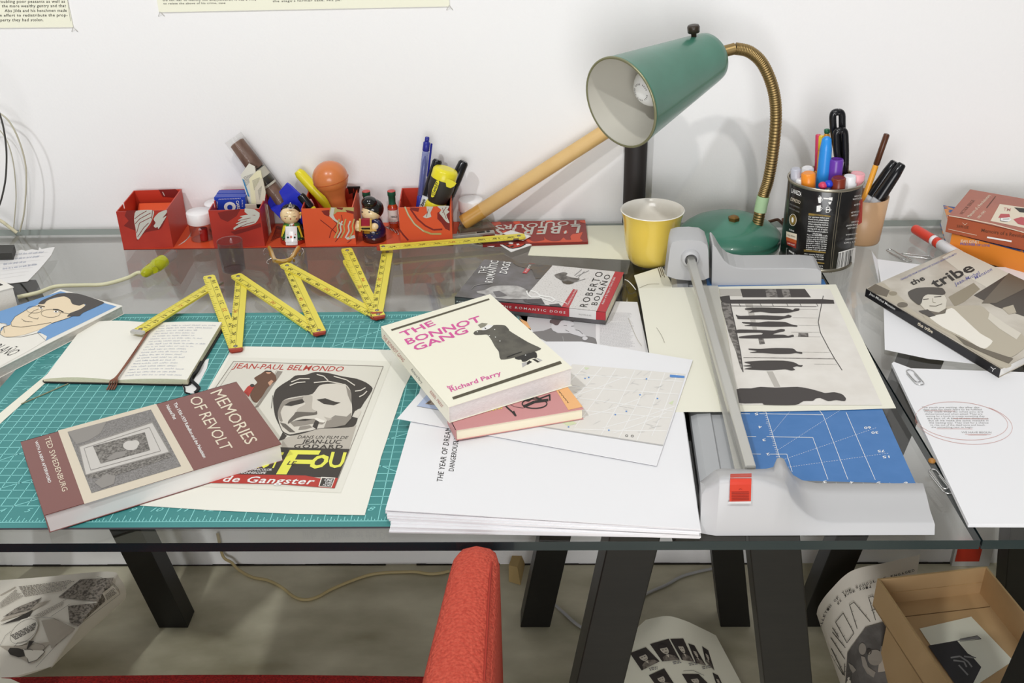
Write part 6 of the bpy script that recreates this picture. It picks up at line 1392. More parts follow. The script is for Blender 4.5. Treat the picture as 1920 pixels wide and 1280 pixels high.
g.poly(k(960, 345, 1000, 340, 1060, 375, 1150, 370, 1215, 350, 1205, 310, 1240, 345, 1320, 372, 1420, 365, 1470, 320, 1500, 350, 1570, 350, 1560, 310, 1590, 275, 1650, 270, 1680, 260, 1725, 250, 1690, 330, 1715, 355, 1680, 378, 1060, 390, 990, 378), f1, bo_)
for x in (650, 930, 1110, 1460): g.poly(k(x, 240, x + 50, 225, x + 70, 260, x + 20, 275), f1, bo_)
g.build('cover_print', r)
g = G(); g.text("L'BERTS", k(1700, 158)[0], k(560, 200)[0], k(1690, 262)[0], f2, osil, bold=.045, shear=.1, space=1.25); g.text('TOUJOURS', k(1690, 90)[0], k(560, 160)[0], k(1685, 150)[0], f2, osil, bold=.045, space=1.15); g.build('hand_lettering', r)
sheet('cream_sheet', 'large cream sheet lying under the red booklet and reaching the yellow mug', 'paper', [(990, 478), (1192, 487), (1172, 422), (1010, 424)], .0010, .0008, mat('cream_sheet_paper', 'e9e8d4', .75))
# sticker cards
cw = mat('card_white', 'ecebea', .5); k = K(850, 400, 7.1111); SG = 'small printed cards under the rule end'
r, f1, f2, f3 = psheet('sticker_card', 'white card with black print under the rule, nearest the organizer', 'card', k(200, 395, 430, 330, 580, 415, 530, 446, 300, 415), .0030, .0006, cw, SG)
g = G(); g.poly(k(330, 390, 400, 375, 500, 372, 540, 395, 470, 405, 400, 408), f1, ink); g.poly(k(260, 405, 330, 395, 380, 412, 320, 414), f1, ink); g.build('printed_image', r)
r, f1, f2, f3 = psheet('sticker_card', 'white card with a small gold ring poking out behind the rule end', 'card', k(660, 262, 768, 222, 1036, 300, 930, 362, 800, 330), .0072, .0006, cw, SG)
g = G(); g.line([(850 + (890 + 42 * cos(a)) / 7.11, 400 + (305 + 28 * sin(a)) / 7.11) for a in [-1.2 + 2.4 * i / 12 for i in range(13)]], .7, f1, mat('tan_print', 'c2a98c', .6)); g.build('printed_ring', r)
r, f1, f2, f3 = psheet('sticker_card', 'white card with a red and black printed emblem in front of the rule end', 'card', k(548, 368, 800, 300, 1046, 418, 770, 513), .0048, .0006, cw, SG)
g = G(); g.poly(k(590, 380, 800, 330, 850, 350, 960, 395, 965, 415, 900, 450, 790, 472, 740, 462), f1, ink); g.poly(k(620, 382, 800, 340, 850, 358, 950, 398, 945, 412, 890, 442, 790, 462, 750, 452), f2, pred)
g.text('NEGRA', k(600, 384)[0], k(800, 345)[0], k(590, 372)[0], f3, cw, bold=.06); g.poly(k(730, 395, 760, 380, 800, 390, 790, 410, 750, 405), f3, cw); g.poly(k(750, 440, 800, 425, 815, 435, 780, 455), f3, ink); g.poly(k(840, 405, 870, 400, 885, 415, 850, 425), f3, cw); g.poly(k(690, 415, 740, 405, 750, 415, 720, 425), f3, ink); g.build('printed_emblem', r)
# clear case and knife
cc_ = clear_mat('clear_case_plastic', 'dedccb', 1.45, .03, .86, 'c2bda6'); tp = [(858, 426), (914, 410.5), (929, 425), (862, 434)]
t = thing('clear_case', 'small clear plastic case lying under the low end of the wooden rod', 'case', W(893, 432, .0017))
hi = [W(x, y, .0115) for x, y in tp]; lo = [V((p.x, p.y, TZ + .0022)) for p in hi]; g = G(); g.prism(lo, hi, cc_); g.build('case_shell', t)
g = G(); inn = inset(lo, .004); g.slab([p + V((0, 0, .003)) for p in inn], .0015, mat('case_insert_maroon', '6b2e2c', .5)); g.build('case_insert', t)
t = thing('utility_knife', 'slim silver snap-blade knife lying along the rule, against the clear case', 'knife', W(890, 440, .0053)); ka, kb_ = W(844, 443.5, .0078), W(927, 435, .0078); kd = (kb_ - ka).normalized()
slv2 = mat('knife_silver', 'bdbcb6', .35, .6); g = G(); g.beam(ka, kb_, .010, .004, slv2); g.build('body', t, bevel=.0006)
g = G(); sd_ = V((kd.y, -kd.x, 0)); 
for j in range(16): c = ka.lerp(kb_, .22 + j * .022) + V((0, 0, .0021)); g.obox(c + sd_ * -.004, kd * .0008, sd_ * .008, V((0, 0, .0004)), mat('knife_ridge', '8f8f8b', .4, .5))
g.build('grip_ridge', t); g = G(); c = ka.lerp(kb_, .86) + V((0, 0, .0019)); g.lathe(c, c + z1 * .0012, [(0, .0028), (.001, .0028)], blackp, 14); g.beam(ka.lerp(kb_, .6) + V((0, 0, .0021)), ka.lerp(kb_, .78) + V((0, 0, .0021)), .004, .001, blackp); g.build('blade_lock', t)
# smoky film canister
smo = clear_mat('smoky_clear_plastic', 'ececee', 1.4, .03, .96, '77767a'); f0 = W(433.5, 514, 0); fc = V((f0.x, f0.y + .0158, TZ)); fh = HZ(425, 451, fc.y)
t = thing('film_canister', 'smoky clear empty film canister standing in front of the second organizer box', 'canister', fc)
g = G(); g.lathe(fc, fc + z1, [(0, .0155), (.001, .0165), (fh * .5, .0172), (fh - .001, .0180), (fh, .0178), (fh - .001, .0170), (fh * .5, .0162), (.0025, .0155)], smo, 36, cap=False); g.build('wall', t); g = G(); g.lathe(fc, fc + z1, [(.0004, .0155), (.0024, .0155)], smo, 36); g.build('floor_disc', t)
# yellow valve with tube
k = K(0, 430, 4.5714); va = mat('valve_yellow_clear', 'c9cc22', .12, trans=.35, coat=.5); vtube = mat('cream_soft_tube', 'd9d6b4', .4)
t = thing('squeeze_valve', 'yellow-green squeeze valve with clear cap and long thin cream tube on the glass', 'valve', W(300, 498, 0))
p0, p1, p2 = W(*k(1225, 385)[0], .008), W(*k(1400, 270)[0], .0085), W(*k(1500, 195)[0], .0085); d01 = (p1 - p0)
g = G(); g.lathe(p0, p1, [(0, .0035), (.003, .0065), (d01.length * .35, .0082), (d01.length * .6, .0078), (d01.length * .62, .0096), (d01.length, .0096)], va, 24); c = p0.lerp(p1, .5); g.lathe(c, c + V((.006, -.012, .001)), [(0, .004), (.010, .0042), (.0105, .0055), (.013, .005)], va, 14); g.build('valve_body', t)
g = G(); L_ = (p2 - p1).length; g.lathe(p1, p2, [(0, .0078), (L_ * .75, .0078), (L_ * .92, .006), (L_, .002)], clear_mat('clear_cap_plastic', 'ececec', 1.45, .02, .92, 'e9e9e9'), 24); g.build('clear_cap', t)
g = G(); g.tube([p0 + d01 * .08] + [W(x / 4.5714, 430 + y / 4.5714, .0030) for x, y in ((1180, 372), (1100, 412), (980, 450), (860, 474), (700, 478), (480, 488), (330, 540), (150, 580))], .0028, vtube, 10, 6); g.build('tube', t)
# dental retainer
k = K(490, 370, 9.846); ret = mat('amber_retainer', 'b98f30', .25, trans=.2, coat=.5); t = thing('dental_retainer', 'amber plastic dental retainer with silver wire hooks between rule and crowned doll', 'retainer', W(533, 482, .0))
g = G(); up_ = [(148, 935, .012), (185, 1010, .011), (215, 1095, .009), (255, 1160, .007), (330, 1180, .006), (430, 1178, .006), (530, 1150, .007), (590, 1080, .009), (640, 1000, .011), (690, 935, .012)]
P0 = [W(*k(x, y)[0], h) for x, y, h in up_]; g.tube(P0, .0032, ret, 8, 5, flat=1.3)
for i in (0, 2, 4, 5, 7, 9): p = P0[i]; g.lathe(V((p.x, p.y, TZ + .0002)), p, [(0, .0016), (.004, .0022)], ret, 8)
g.build('plate', t); wire = mat('retainer_wire', 'd2d2d0', .2, 1.0)
for q in ((150, 935, 90, 935, 40, 980, 45, 1060), (170, 1030, 100, 1025, 60, 1050), (190, 1120, 130, 1150, 100, 1200, 140, 1225, 180, 1160, 200, 1150), (210, 1148, 350, 1146, 540, 1128, 560, 1175), (600, 1120, 625, 1140, 632, 1170), (640, 1010, 690, 1035, 715, 1050), (690, 935, 760, 950, 780, 1000, 735, 1060)):
    g = G(); g.tube([W(*p, .011 - .008 * (i / (len(q) / 2 - 1)) ** 1) for i, p in enumerate(k(*q))], .0005, wire, 6, 4); g.build('wire_hook', t)
# dark box and cable coil at the frame's edge
g = G(); g.slab([W(x, y, .012) for x, y in ((-40, 459), (27, 459), (22, 474), (-48, 476))], .0118, mat('dark_box_card', '3c3b38', .6)); tag(g.build('small_box'), 'small dark flat box on the glass behind the torn note', 'box')
t = thing('cable_coil', 'loose coil of clear and dark wire hoops standing by the wall', 'cable', W(20, 440, 0))
dkw = mat('dark_wire', '4b4a47', .35, .4); clw = mat('cream_wire', 'bdb8a4', .4)
def hoop(nm, pts, Y, r_, mt, cl=True):
    P_ = [PY(x, y, Y) for x, y in pts]
    for p in P_: p.z = max(p.z, TZ + r_ + .0004)
    g = G(); g.tube(P_, r_, mt, 8, 6, closed=cl); g.build(nm, t)
hoop('wire_hoop', [(-14, 185), (3, 225), (11, 270), (12, 310), (8, 350), (-6, 395), (-40, 440), (-90, 462), (-150, 440), (-190, 380), (-200, 300), (-185, 220), (-140, 160), (-90, 135), (-45, 148)], .690, .0014, dkw)
hoop('wire_hoop', [(37, 434), (45, 400), (49, 350), (48, 310), (38, 270), (22, 235), (2, 214), (-40, 195), (-90, 205), (-130, 250), (-150, 310), (-140, 380), (-110, 430)], .738, .0013, clw, False)
hoop('wire_hoop', [(26, 434), (28, 400), (30, 360), (24, 300), (8, 255), (-20, 235), (-60, 260), (-80, 330), (-70, 400), (-60, 440)], .748, .0009, clw, False)
hoop('cream_cable', [(-90, 380), (-40, 392), (0, 413), (18, 426), (32, 437)], .732, .0026, mat('cream_cable_sheath', 'd6cfb0', .5), False)

# ---------------------------------------------------------------- the two dolls
dskin = mat('doll_skin', 'ecd2a4', .25, coat=.4); dhair = mat('doll_black_hair', '1a1817', .15, coat=.5); dred = mat('doll_red_skirt', 'a83222', .25, coat=.4); dgreen = mat('doll_green_robe', '3f7d3c', .25, coat=.4); dwhite = mat('doll_white_panel', 'eeeceb', .2, coat=.4); dyel = mat('doll_yellow_sleeve', 'e8d23c', .25, coat=.4); ddk = mat('doll_dark_green', '1d3a2a', .25, coat=.4); dnavy = mat('doll_navy_robe', '1c1e4a', .2, coat=.5); dmar = mat('doll_maroon_hem', '4c1a14', .2, coat=.5); dtan = mat('doll_tan_wood', 'd9b05c', .3, coat=.3)
k = K(490, 370, 9.846); q0 = W(546, 460.5, .0016); D = V((q0.x, q0.y + .0175, TZ + .0017)); hd = HZ(546, 385, D.y)
t = thing('folk_doll', 'small ceramic doll with silver crown, white front panel and red skirt', 'figurine', D, 'ceramic folk dolls')
hb = hd - .0017; R1 = [(0, .0185), (.001, .0192), (.006, .0190), (.010, .0178)]; R2 = [(.0098, .0180), (.0115, .0175), (hb * .38, .0150), (hb * .50, .0118), (hb * .57, .008)]
g = G(); g.lathe(D, D + z1, R1, dred, 36); g.build('skirt', t); gb_ = G(); gb_.lathe(D, D + z1, R2, dgreen, 36); gb_.build('robe', t)
hc = D + V((0, -.001, hb * .74)); gh = G(); gh.ball(hc, .0143, dskin, 28, (1.05, .95, .95)); gh.build('head', t); hd_ = t.children[-1]
g = G(); g.ball(hc + V((0, .0046, .0016)), .0146, dhair, 28, (1.04, .96, 1.0)); g.ball(hc + V((0, .000, .0148)), .0040, dhair, 16, (1.2, 1, .8)); g.build('hair', t)
gu = G(); gu.lathe(D, D + z1, R1, dred, 36); gu.lathe(D, D + z1, R2, dgreen, 36); rb = RC(gu, .0008); rh = RC(gh, .0006)
g = G(); g.sub(k(445, 535, 655, 532, 668, 818, 442, 822), lambda x, y: rb(x, y) - ray(x, y) * .0008, dwhite, 6); g.build('front_panel', t); pn = t.children[-1]
rs = RC(gu, .0012); g = G(); g.sub(k(452, 825, 668, 822, 672, 895, 455, 898), rs, dwhite, 5); g.build('panel_hem', t)
g = G(); fl = lambda x, y: rb(x, y) - ray(x, y) * .0016; g.ell(k(548, 730)[0], 2, 2.3, fl, mat('doll_coral_flower', 'd9674f', .3), 10); g.ell(k(490, 738)[0], 2, 1.8, fl, ddk, 8); g.ell(k(615, 738)[0], 2, 1.8, fl, ddk, 8); g.ell(k(478, 685)[0], .8, 1.4, fl, dskin, 6); g.ell(k(628, 682)[0], .8, 1.4, fl, MATS['doll_coral_flower'], 6); g.build('painted_flower', pn)
g = G()
for q, mt in (((405, 520, 460, 515, 400, 720, 362, 722), dyel), ((655, 530, 705, 520, 772, 735, 735, 740), dyel), ((455, 535, 470, 540, 405, 735, 385, 730), ddk), ((655, 560, 672, 545, 745, 740, 725, 745), ddk), ((700, 515, 725, 520, 790, 720, 772, 735), dmar), ((380, 755, 440, 745, 442, 800, 385, 790), ddk), ((668, 745, 790, 735, 785, 785, 670, 800), ddk)): g.sub(k(*q), rb, mt, 4)
for x, y in ((395, 770), (428, 785), (690, 790), (735, 775), (788, 745)): g.ell(k(x, y)[0], .7, .7, fl, dyel, 6)
g.build('sleeve_print', t)
g = G(); g.poly(k(475, 448, 500, 440, 545, 505, 530, 530, 505, 500), rb, MATS['poster_red']); g.poly(k(640, 445, 660, 455, 590, 530, 565, 520), rb, MATS['poster_red']); g.poly(k(500, 445, 540, 470, 620, 465, 638, 445, 575, 515, 545, 520), lambda x, y: rb(x, y) - ray(x, y) * .0004, dwhite); g.build('collar', t)
g = G()
for q in ((420, 345, 450, 355, 488, 350), (580, 352, 615, 358, 640, 345)): g.line(k(*q), .55, rh, ink)
for q in ((450, 305, 465, 290, 488, 300), (585, 305, 610, 288, 630, 295)): g.line(k(*q), .3, rh, MATS['cover_dark'] if 'cover_dark' in MATS else grey_ink)
lip = mat('doll_lip_red', 'b0483a', .3); g.ell(k(538, 397)[0], 1.4, 1.2, rh, lip, 8); g.ell(k(440, 388)[0], 1, 1, rh, lip, 8); g.ell(k(652, 396)[0], 1.2, 1.1, rh, lip, 8); g.line(k(515, 238, 565, 236), .7, rh, lip); g.build('painted_face', hd_)
cr_ = mat('doll_silver_crown', 'd0cfca', .25, .7); g = G(); rr2 = lambda x, y: PY(x, y, hc.y - .0125)
g.tube([rr2(*p) for p in k(475, 185, 500, 200, 540, 205, 590, 190, 608, 155)], .0006, cr_, 6, 4); g.tube([rr2(*p) for p in k(500, 195, 515, 160, 537, 110, 560, 160, 575, 195)], .0008, cr_, 6, 4); g.ball(rr2(*k(537, 108)[0]), .0014, cr_, 8); g.ball(rr2(*k(530, 165)[0]), .0014, cr_, 8); g.build('crown', t)
for x in (372, 722):
    g = G(); p = PY(*k(x, 290)[0], hc.y + .002); g.ball(p, .0022, dwhite if x < 500 else dtan, 10); g.ball(p + V((0, 0, -.003)), .0014, dyel, 8); g.build('hairpin', t)
for x, sx in ((408, -1), (715, 1)): g = G(); g.ball(PY(*k(x, 360)[0], hc.y), .0028, dskin, 10, (.7, .7, 1)); g.build('ear', hd_)
# dark-haired doll with a red seat
k = K(660, 360, 10.6667); q0 = W(693, 457, .0016); D = V((q0.x + .0055, q0.y + .0165, TZ + .0017))
t = thing('folk_doll', 'small ceramic doll with black bun and navy robe holding a red box', 'figurine', D, 'ceramic folk dolls'); hb = HZ(690, 374, D.y) - .0017
g = G(); g.lathe(D, D + z1, [(0, .0165), (.001, .0178), (hb * .10, .0182), (hb * .14, .0172)], dmar, 32); g.build('skirt_hem', t)
gb_ = G(); gb_.lathe(D, D + z1, [(hb * .12, .0172), (hb * .18, .0182), (hb * .28, .0180), (hb * .38, .0150), (hb * .5, .0125), (hb * .56, .009)], dnavy, 32); gb_.build('robe', t)
hc = D + V((-.0012, -.003, hb * .70)); gh = G(); gh.ball(hc, .0150, dskin, 28, (1, .95, .9)); gh.build('head', t); hd_ = t.children[-1]
g = G(); g.ball(hc + V((.0028, .0032, .0045)), .0158, dhair, 28, (1.02, .98, .98)); g.ball(PY(*k(345, 205)[0], hc.y - .004), .0118, dhair, 24, (1, .9, .8)); g.ball(PY(*k(517, 430)[0], hc.y + .006), .0040, dhair, 16); g.build('hair', t)
g = G(); g.ball(PY(*k(455, 470)[0], hc.y - .002), .0035, dskin, 12, (.7, .8, 1.1)); g.build('ear', hd_)
rh = RC(gh, .0006); g = G()
for x in (205, 345): g.ell(k(x, 398)[0], 1.6, 1.5, rh, ink, 10); g.ell(k(x + 6, 393)[0], .5, .5, lambda a, b: rh(a, b) - ray(a, b) * .0004, dwhite, 6)
g.line(k(175, 350, 195, 338, 215, 345), .4, rh, ink); g.line(k(335, 345, 365, 335, 400, 350), .4, rh, ink); g.ell(k(262, 445)[0], .8, .5, rh, mat('doll_nose_tint', 'd8b07a', .4), 6); g.build('painted_face', hd_)
g = G(); Y0 = D.y - .019
for pts in (((400, 570), (480, 590), (540, 660), (500, 720), (440, 740)), ((140, 600), (125, 650), (120, 700), (130, 740))):
    P_ = [PY(x, y, D.y - .010 - .009 * i / (len(pts) - 1)) for i, (x, y) in enumerate(k(*[c_ for p in pts for c_ in p]))]; g.tube(P_, .0048, dnavy if pts[0][0] > 300 else dskin, 12, 4)
g.build('arm', t)
g = G(); g.ball(PY(*k(450, 690)[0], Y0), .0058, dskin, 16, (1.1, .8, 1)); g.ball(PY(*k(470, 750)[0], Y0 - .001), .0030, dskin, 12); g.ball(PY(*k(420, 760)[0], Y0 - .001), .0028, dskin, 12); g.build('hand', t)
g = G(); g.ball(PY(*k(130, 690)[0], Y0), .0046, dskin, 16, (.8, .8, 1.2)); g.ball(PY(*k(125, 755)[0], Y0 - .001), .0022, dskin, 12); g.build('hand', t)
g = G(); f_ = lambda x, y, e=0: PY(*k(x, y)[0], Y0 - .003 + e)
bx_ = [f_(178, 555), f_(350, 548), f_(350, 690), f_(178, 690)]; g.prism([p + V((0, .006, 0)) for p in bx_], bx_, mat('doll_crimson_box', '9c1534', .35)); g.build('red_box', t)
for x in (160, 376): g = G(); g.lathe(f_(x, 535, -.001), f_(x, 760, -.001), [(0, .0016), (.02, .0016)], dtan, 10); g.build('wooden_post', t)
g = G(); g.beam(f_(160, 745, -.0015), f_(480, 765, -.0015), .002, .002, dtan); g.beam(f_(170, 700, -.001), f_(370, 700, -.001), .002, .0026, dtan); g.build('wooden_bar', t); g = G(); g.beam(f_(195, 728, -.002), f_(360, 726, -.002), .002, .0026, blackp); g.build('dark_slot', t)
rb = RC(gb_, .001); g = G(); g.sub(k(205, 765, 358, 770, 355, 832, 205, 832), rb, mat('doll_gold_patch', 'c9962e', .3), 3)
for x, y in ((275, 865), (400, 890), (385, 805), (190, 870), (500, 830), (300, 900)): g.ell(k(x, y)[0], .8, .8, rb, dtan, 6)
g.build('robe_print', t); g = G(); g.sub(k(395, 560, 440, 535, 450, 555, 405, 590), rb, dwhite, 3); g.build('collar', t)
# ---------------------------------------------------------------- red upholstered armchair
def fabric(nm, c1, c2):
    m = mat(nm, c1, .9, noise=(c2, 420, .38, .62), spec=.2)
    nt = m.node_tree; b = nt.nodes['Principled BSDF']; tc = nt.nodes.new('ShaderNodeTexCoord'); vo = nt.nodes.new('ShaderNodeTexVoronoi'); vo.inputs['Scale'].default_value = 330; bp = nt.nodes.new('ShaderNodeBump'); bp.inputs['Strength'].default_value = .8; bp.inputs['Distance'].default_value = .0016; bp.invert = True
    nt.links.new(tc.outputs['Object'], vo.inputs['Vector']); nt.links.new(vo.outputs['Distance'], bp.inputs['Height']); nt.links.new(bp.outputs[0], b.inputs['Normal'])
    return m
coral = fabric('coral_red_weave', 'cc5a48', 'bb4a3b'); deepred = fabric('deep_red_weave', '941e1a', '6f1313')
ch_ = thing('armchair', 'red woven armchair pushed up to the table front edge', 'chair', (.27, -.25, 0))
zt = .012
def arm(mx):
    A, A2, Bq, B2 = W(936, 1040, zt), W(926, 1270, zt), W(843, 1040, zt), W(783, 1275, zt)
    g = G(); rings = []
    for y, drop, ins in ((-.0345, .07, .012), (-.0345, .03, .008), (-.037, .016, .005), (-.044, .006, .002), (-.058, .0012, 0), (-.08, 0, 0), (-.15, 0, 0), (-.25, .001, 0), (-.38, .004, 0), (-.55, .01, 0)):
        ur = (y - A.y) / (A2.y - A.y); ul = (y - Bq.y) / (B2.y - Bq.y)
        xr, xl = A.x + (A2.x - A.x) * min(2.2, ur) - ins, Bq.x + (B2.x - Bq.x) * min(2.2, ul) + ins; z_ = TZ + zt - drop; w_ = xr - xl; dp = []
        for fx, fz in ((0, -.36), (0, -.016), (.06, -.007), (.18, -.0015), (.5, .002), (.82, -.0012), (.95, -.006), (1, -.014), (1, -.36)): dp.append(V((xl + w_ * fx, y, z_ + fz if fz > -.3 else TZ - .34)))
        rings.append(dp)
    n = len(rings[0]); vs = [p for r_ in rings for p in r_]
    if mx: vs = [V((mx - p.x, p.y, p.z)) for p in vs]
    fs = [(i * n + j, i * n + j + 1, (i + 1) * n + j + 1, (i + 1) * n + j) for i in range(len(rings) - 1) for j in range(n - 1)] + [tuple(range(n))[::-1], tuple(range((len(rings) - 1) * n, len(rings) * n))] + [(i * n + n - 1, i * n, (i + 1) * n, (i + 1) * n + n - 1) for i in range(len(rings) - 1)]
    g.raw(vs, fs, coral, True); return g.build('armrest', ch_)
ar = arm(None); arm(.535)
g = G(); sa, sb = W(921, 1046, zt + .0005), W(908, 1275, zt + .0005); g.tube([sa + V((0, 0, -.004)), sa.lerp(sb, .3), sa.lerp(sb, .7), sb], .0011, mat('seam_red', 'a23426', .9), 6, 3); g.build('seam_piping', ar)
zs = -.262; g = G(); y1 = W(400, 1250, zs).y; nx = 24
def seat(u, v):
    x = -.005 + .53 * u; e = max(0, 1 - v / .12); f = max(0, (v - .88) / .12)
    y = -.50 + (y1 + .50) * v - .028 * math.exp(-((u) / .10) ** 2) * (v > .5) * 0
    return V((x, y, TZ + zs + .004 * math.sin(pi * u) - .03 * e * e - .016 * f * f))
g.grid(seat, 30, 24, deepred, True, .09); g.build('seat', ch_)
g = G(); g.box((-.005, -.52, .37), (.525, -.47, .80), deepred); g.build('backrest', ch_, bevel=.015)
legm = mat('chair_dark_leg', '2a211b', .5)
for x in (.03, .49):
    for y in (-.46, .03): g = G(); g.lathe((x, y, 0), (x, y, .355), [(0, .012), (.355, .017)], legm, 12); g.build('leg', ch_)
g = G(); g.slab([W(x, y, zs + .0055) for x, y in ((-30, 1268), (20, 1272), (46, 1284), (40, 1330), (-40, 1330))], .0006, cream); tag(g.build('paper_slip'), 'corner of a cream paper lying on the red chair seat', 'paper')

# ---------------------------------------------------------------- comic newspaper curled on the floor
news = mat('newsprint_paper', 'e8e1d4', .8); news_k = mat('newsprint_black', '3d3833', .8); news_g = mat('newsprint_halftone', '9a9186', .8, noise=('5c554e', 240, .45, .6)); news_l = mat('newsprint_light_tone', 'b5ab9d', .8); news_t = mat('newsprint_text_grey', '8d857b', .8)
F1, F2, N2 = W(60, 1083, -.525), W(200, 1071, -.51), W(85, 1252, -.54); pl = PL(F1, F2, N2)
far = [pl(-160, 1098), F1, F2, W(224, 1083, -.52), W(236, 1106, -.55), W(230, 1128, -.59), W(190, 1150, -.64), W(60, 1180, -.685), W(-140, 1215, -.692)]
near = [pl(-230, 1340), pl(-60, 1292), N2, W(95, 1252, -.56), W(98, 1250, -.59), W(94, 1250, -.625), W(60, 1262, -.665), W(-40, 1290, -.688), W(-200, 1330, -.693)]
t = thing('comic_newspaper', 'folded comic newspaper curled up on the concrete behind the red chair', 'newspaper', cen([far[-1], near[-1]]))
gn = G()
def spl(P_, u):
    u *= len(P_) - 1; i = min(int(u), len(P_) - 2); f = u - i; g_ = lambda q: P_[max(0, min(len(P_) - 1, q))]
    p0, p1, p2, p3 = g_(i - 1), g_(i), g_(i + 1), g_(i + 2)
    return 0.5 * ((2 * p1) + (p2 - p0) * f + (2 * p0 - 5 * p1 + 4 * p2 - p3) * f * f + (3 * p1 - p0 - 3 * p2 + p3) * f ** 3)
gn.grid(lambda u, v: spl(far, u).lerp(spl(near, u), v), 48, 10, news); gn.build('folded_pages', t)
in2 = [(p + V((-.012, .004, -.004))) for p in far[3:]]; in3 = [(p + V((-.012, .004, -.004))) for p in near[3:]]
fn_ = RC(gn, .0030); f2 = lambda x, y: fn_(x, y) - ray(x, y) * .0010; f3 = lambda x, y: fn_(x, y) - ray(x, y) * .0020; k = K(0, 1060, 5.82); g = G()
g.sub(k(640, 345, 880, 150, 1240, 130, 1140, 400), fn_, news_g, 8); g.sub(k(740, 440, 1140, 395, 850, 660, 760, 620), fn_, news_g, 6); g.sub(k(450, 600, 600, 580, 820, 690, 560, 900), fn_, news_l, 6); g.sub(k(-20, 870, 170, 880, 560, 830, 320, 1060), fn_, news_l, 6); g.sub(k(0, 610, 160, 470, 560, 375, 340, 500), fn_, news_l, 5); g.sub(k(30, 560, 190, 455, 460, 345, 330, 480), f2, news_g, 4); g.sub(k(0, 650, 180, 570, 360, 480, 300, 570), f2, news_k, 4)
g.sub(k(0, 320, 170, 225, 165, 240, 0, 330), f2, news_l, 3); g.sub(k(1115, 300, 1230, 215, 1300, 300, 1160, 390), f2, news, 4)
for q in ((820, 690, 600, 580, 510, 560, 380, 570), (835, 670, 1310, 310, 1290, 250, 1240, 200, 1180, 150, 1060, 120), (620, 860, 390, 1110), (0, 870, 60, 760, 170, 680, 340, 580), (640, 340, 880, 150), (555, 555, 760, 420)): g.line(k(*q), .45, f2, news_k)
g.build('comic_panel', t)
g = G(); g.ell(k(262, 715)[0], 20, 32, f2, news, 20, .75); g.line([(262 / 5.82 + 32 * cos(a) * .72 - 18 * sin(a) * .68, 1060 + 715 / 5.82 - 32 * cos(a) * .62 + -18 * sin(a) * .68) for a in [2 * pi * i / 24 for i in range(24)]], .4, f3, news_k, True)
g.rows(k(110, 760, 400, 610, 410, 680, 170, 810), 5, f3, news_k, .5, .12, 3); g.rows(k(370, 545, 740, 355, 700, 420, 460, 560), 5, f2, news_t, .5, .06, 4); g.rows(k(0, 400, 190, 240, 260, 330, 0, 470), 9, f2, news_t, .5, .06, 5); g.rows(k(200, 225, 860, 145, 720, 270, 270, 340), 8, f2, news_t, .5, .04, 6); g.rows(k(1145, 320, 1240, 240, 1280, 300, 1170, 380), 5, f3, news_t, .5, .2, 7); g.build('comic_text', t)
g = G(); g.poly(k(85, 930, 110, 895, 200, 900, 260, 920, 275, 985, 200, 1000, 110, 970), f2, news_k); g.poly(k(275, 985, 250, 910, 350, 920, 470, 925, 490, 940, 400, 1030, 310, 1060, 300, 1010), f2, news); g.line(k(300, 1015, 310, 1060, 400, 1030, 490, 940, 465, 920), 1, f3, news_k); g.poly(k(320, 820, 375, 825, 340, 860, 300, 910, 290, 905), f3, news_k); g.line(k(265, 915, 330, 910, 360, 925), .9, f3, news_k); g.line(k(150, 890, 190, 840, 320, 820, 480, 870, 490, 900), .5, f3, news_k); g.build('comic_face', t)

# ---------------------------------------------------------------- newspaper behind the cardboard box
k = K(1530, 1020, 4.921)
top_ = [(6, 640, -.640), (30, 560, -.605), (130, 425, -.560), (330, 245, -.520), (640, 170, -.500), (960, 95, -.490)]
bot_ = [(230, 1300, -.692), (262, 1310, -.675), (330, 1330, -.650), (470, 1350, -.635), (760, 1360, -.63)]
T_ = [W(*k(x, y)[0], z) for x, y, z in top_]; B_ = [W(*k(x, y)[0], z) for x, y, z in bot_]; gn = G()
t = thing('bulletin_newspaper', 'newspaper bulletin with thorny hand-drawn lettering bulging beside the open cardboard box', 'newspaper', cen(T_[:1] + B_[:1]))
gn.grid(lambda u, v: spl(T_, u).lerp(spl(B_, u), v), 40, 12, news, True, .0008); gn.build('front_page', t); fn_ = RC(gn, .0030); f2 = lambda x, y: fn_(x, y) - ray(x, y) * .0008; f3 = lambda x, y: fn_(x, y) - ray(x, y) * .0014
g = G(); ph = mat('newsprint_photo_grey', '6e6a66', .8, noise=('57534f', 30, .4, .6)); g.sub(k(270, 1290, 290, 1000, 460, 765, 820, 1290), fn_, ph, 8); g.sub(k(455, 768, 660, 708, 830, 900, 820, 1290), fn_, ph, 8); g.sub(k(600, 940, 760, 920, 740, 1160, 570, 1180), f2, news_l, 5)
pf = mat('newsprint_figure_grey', '938c82', .8); g.ell(k(545, 1045)[0], 14, 15, f3, pf, 14); g.ell(k(428, 965)[0], 7, 11, f3, pf, 12); g.poly(k(415, 1030, 450, 1040, 480, 1130, 550, 1180, 530, 1230, 470, 1190, 430, 1120), f3, pf); g.ell(k(490, 990)[0], 5, 6, f3, news_k, 8); g.poly(k(300, 1095, 340, 1120, 370, 1160, 340, 1190, 315, 1150), f3, pf); g.build('front_photo', t)
g = G()
def thorn(*q):
    p = k(*q); g.line(p, 1.15, f2, news_k)
    for a, b in zip(p, p[1:]):
        for u in (.3, .7): c = (a[0] + (b[0] - a[0]) * u, a[1] + (b[1] - a[1]) * u); g.line([c, (c[0] + 2.6, c[1] - 2.4)], .6, f2, news_k)
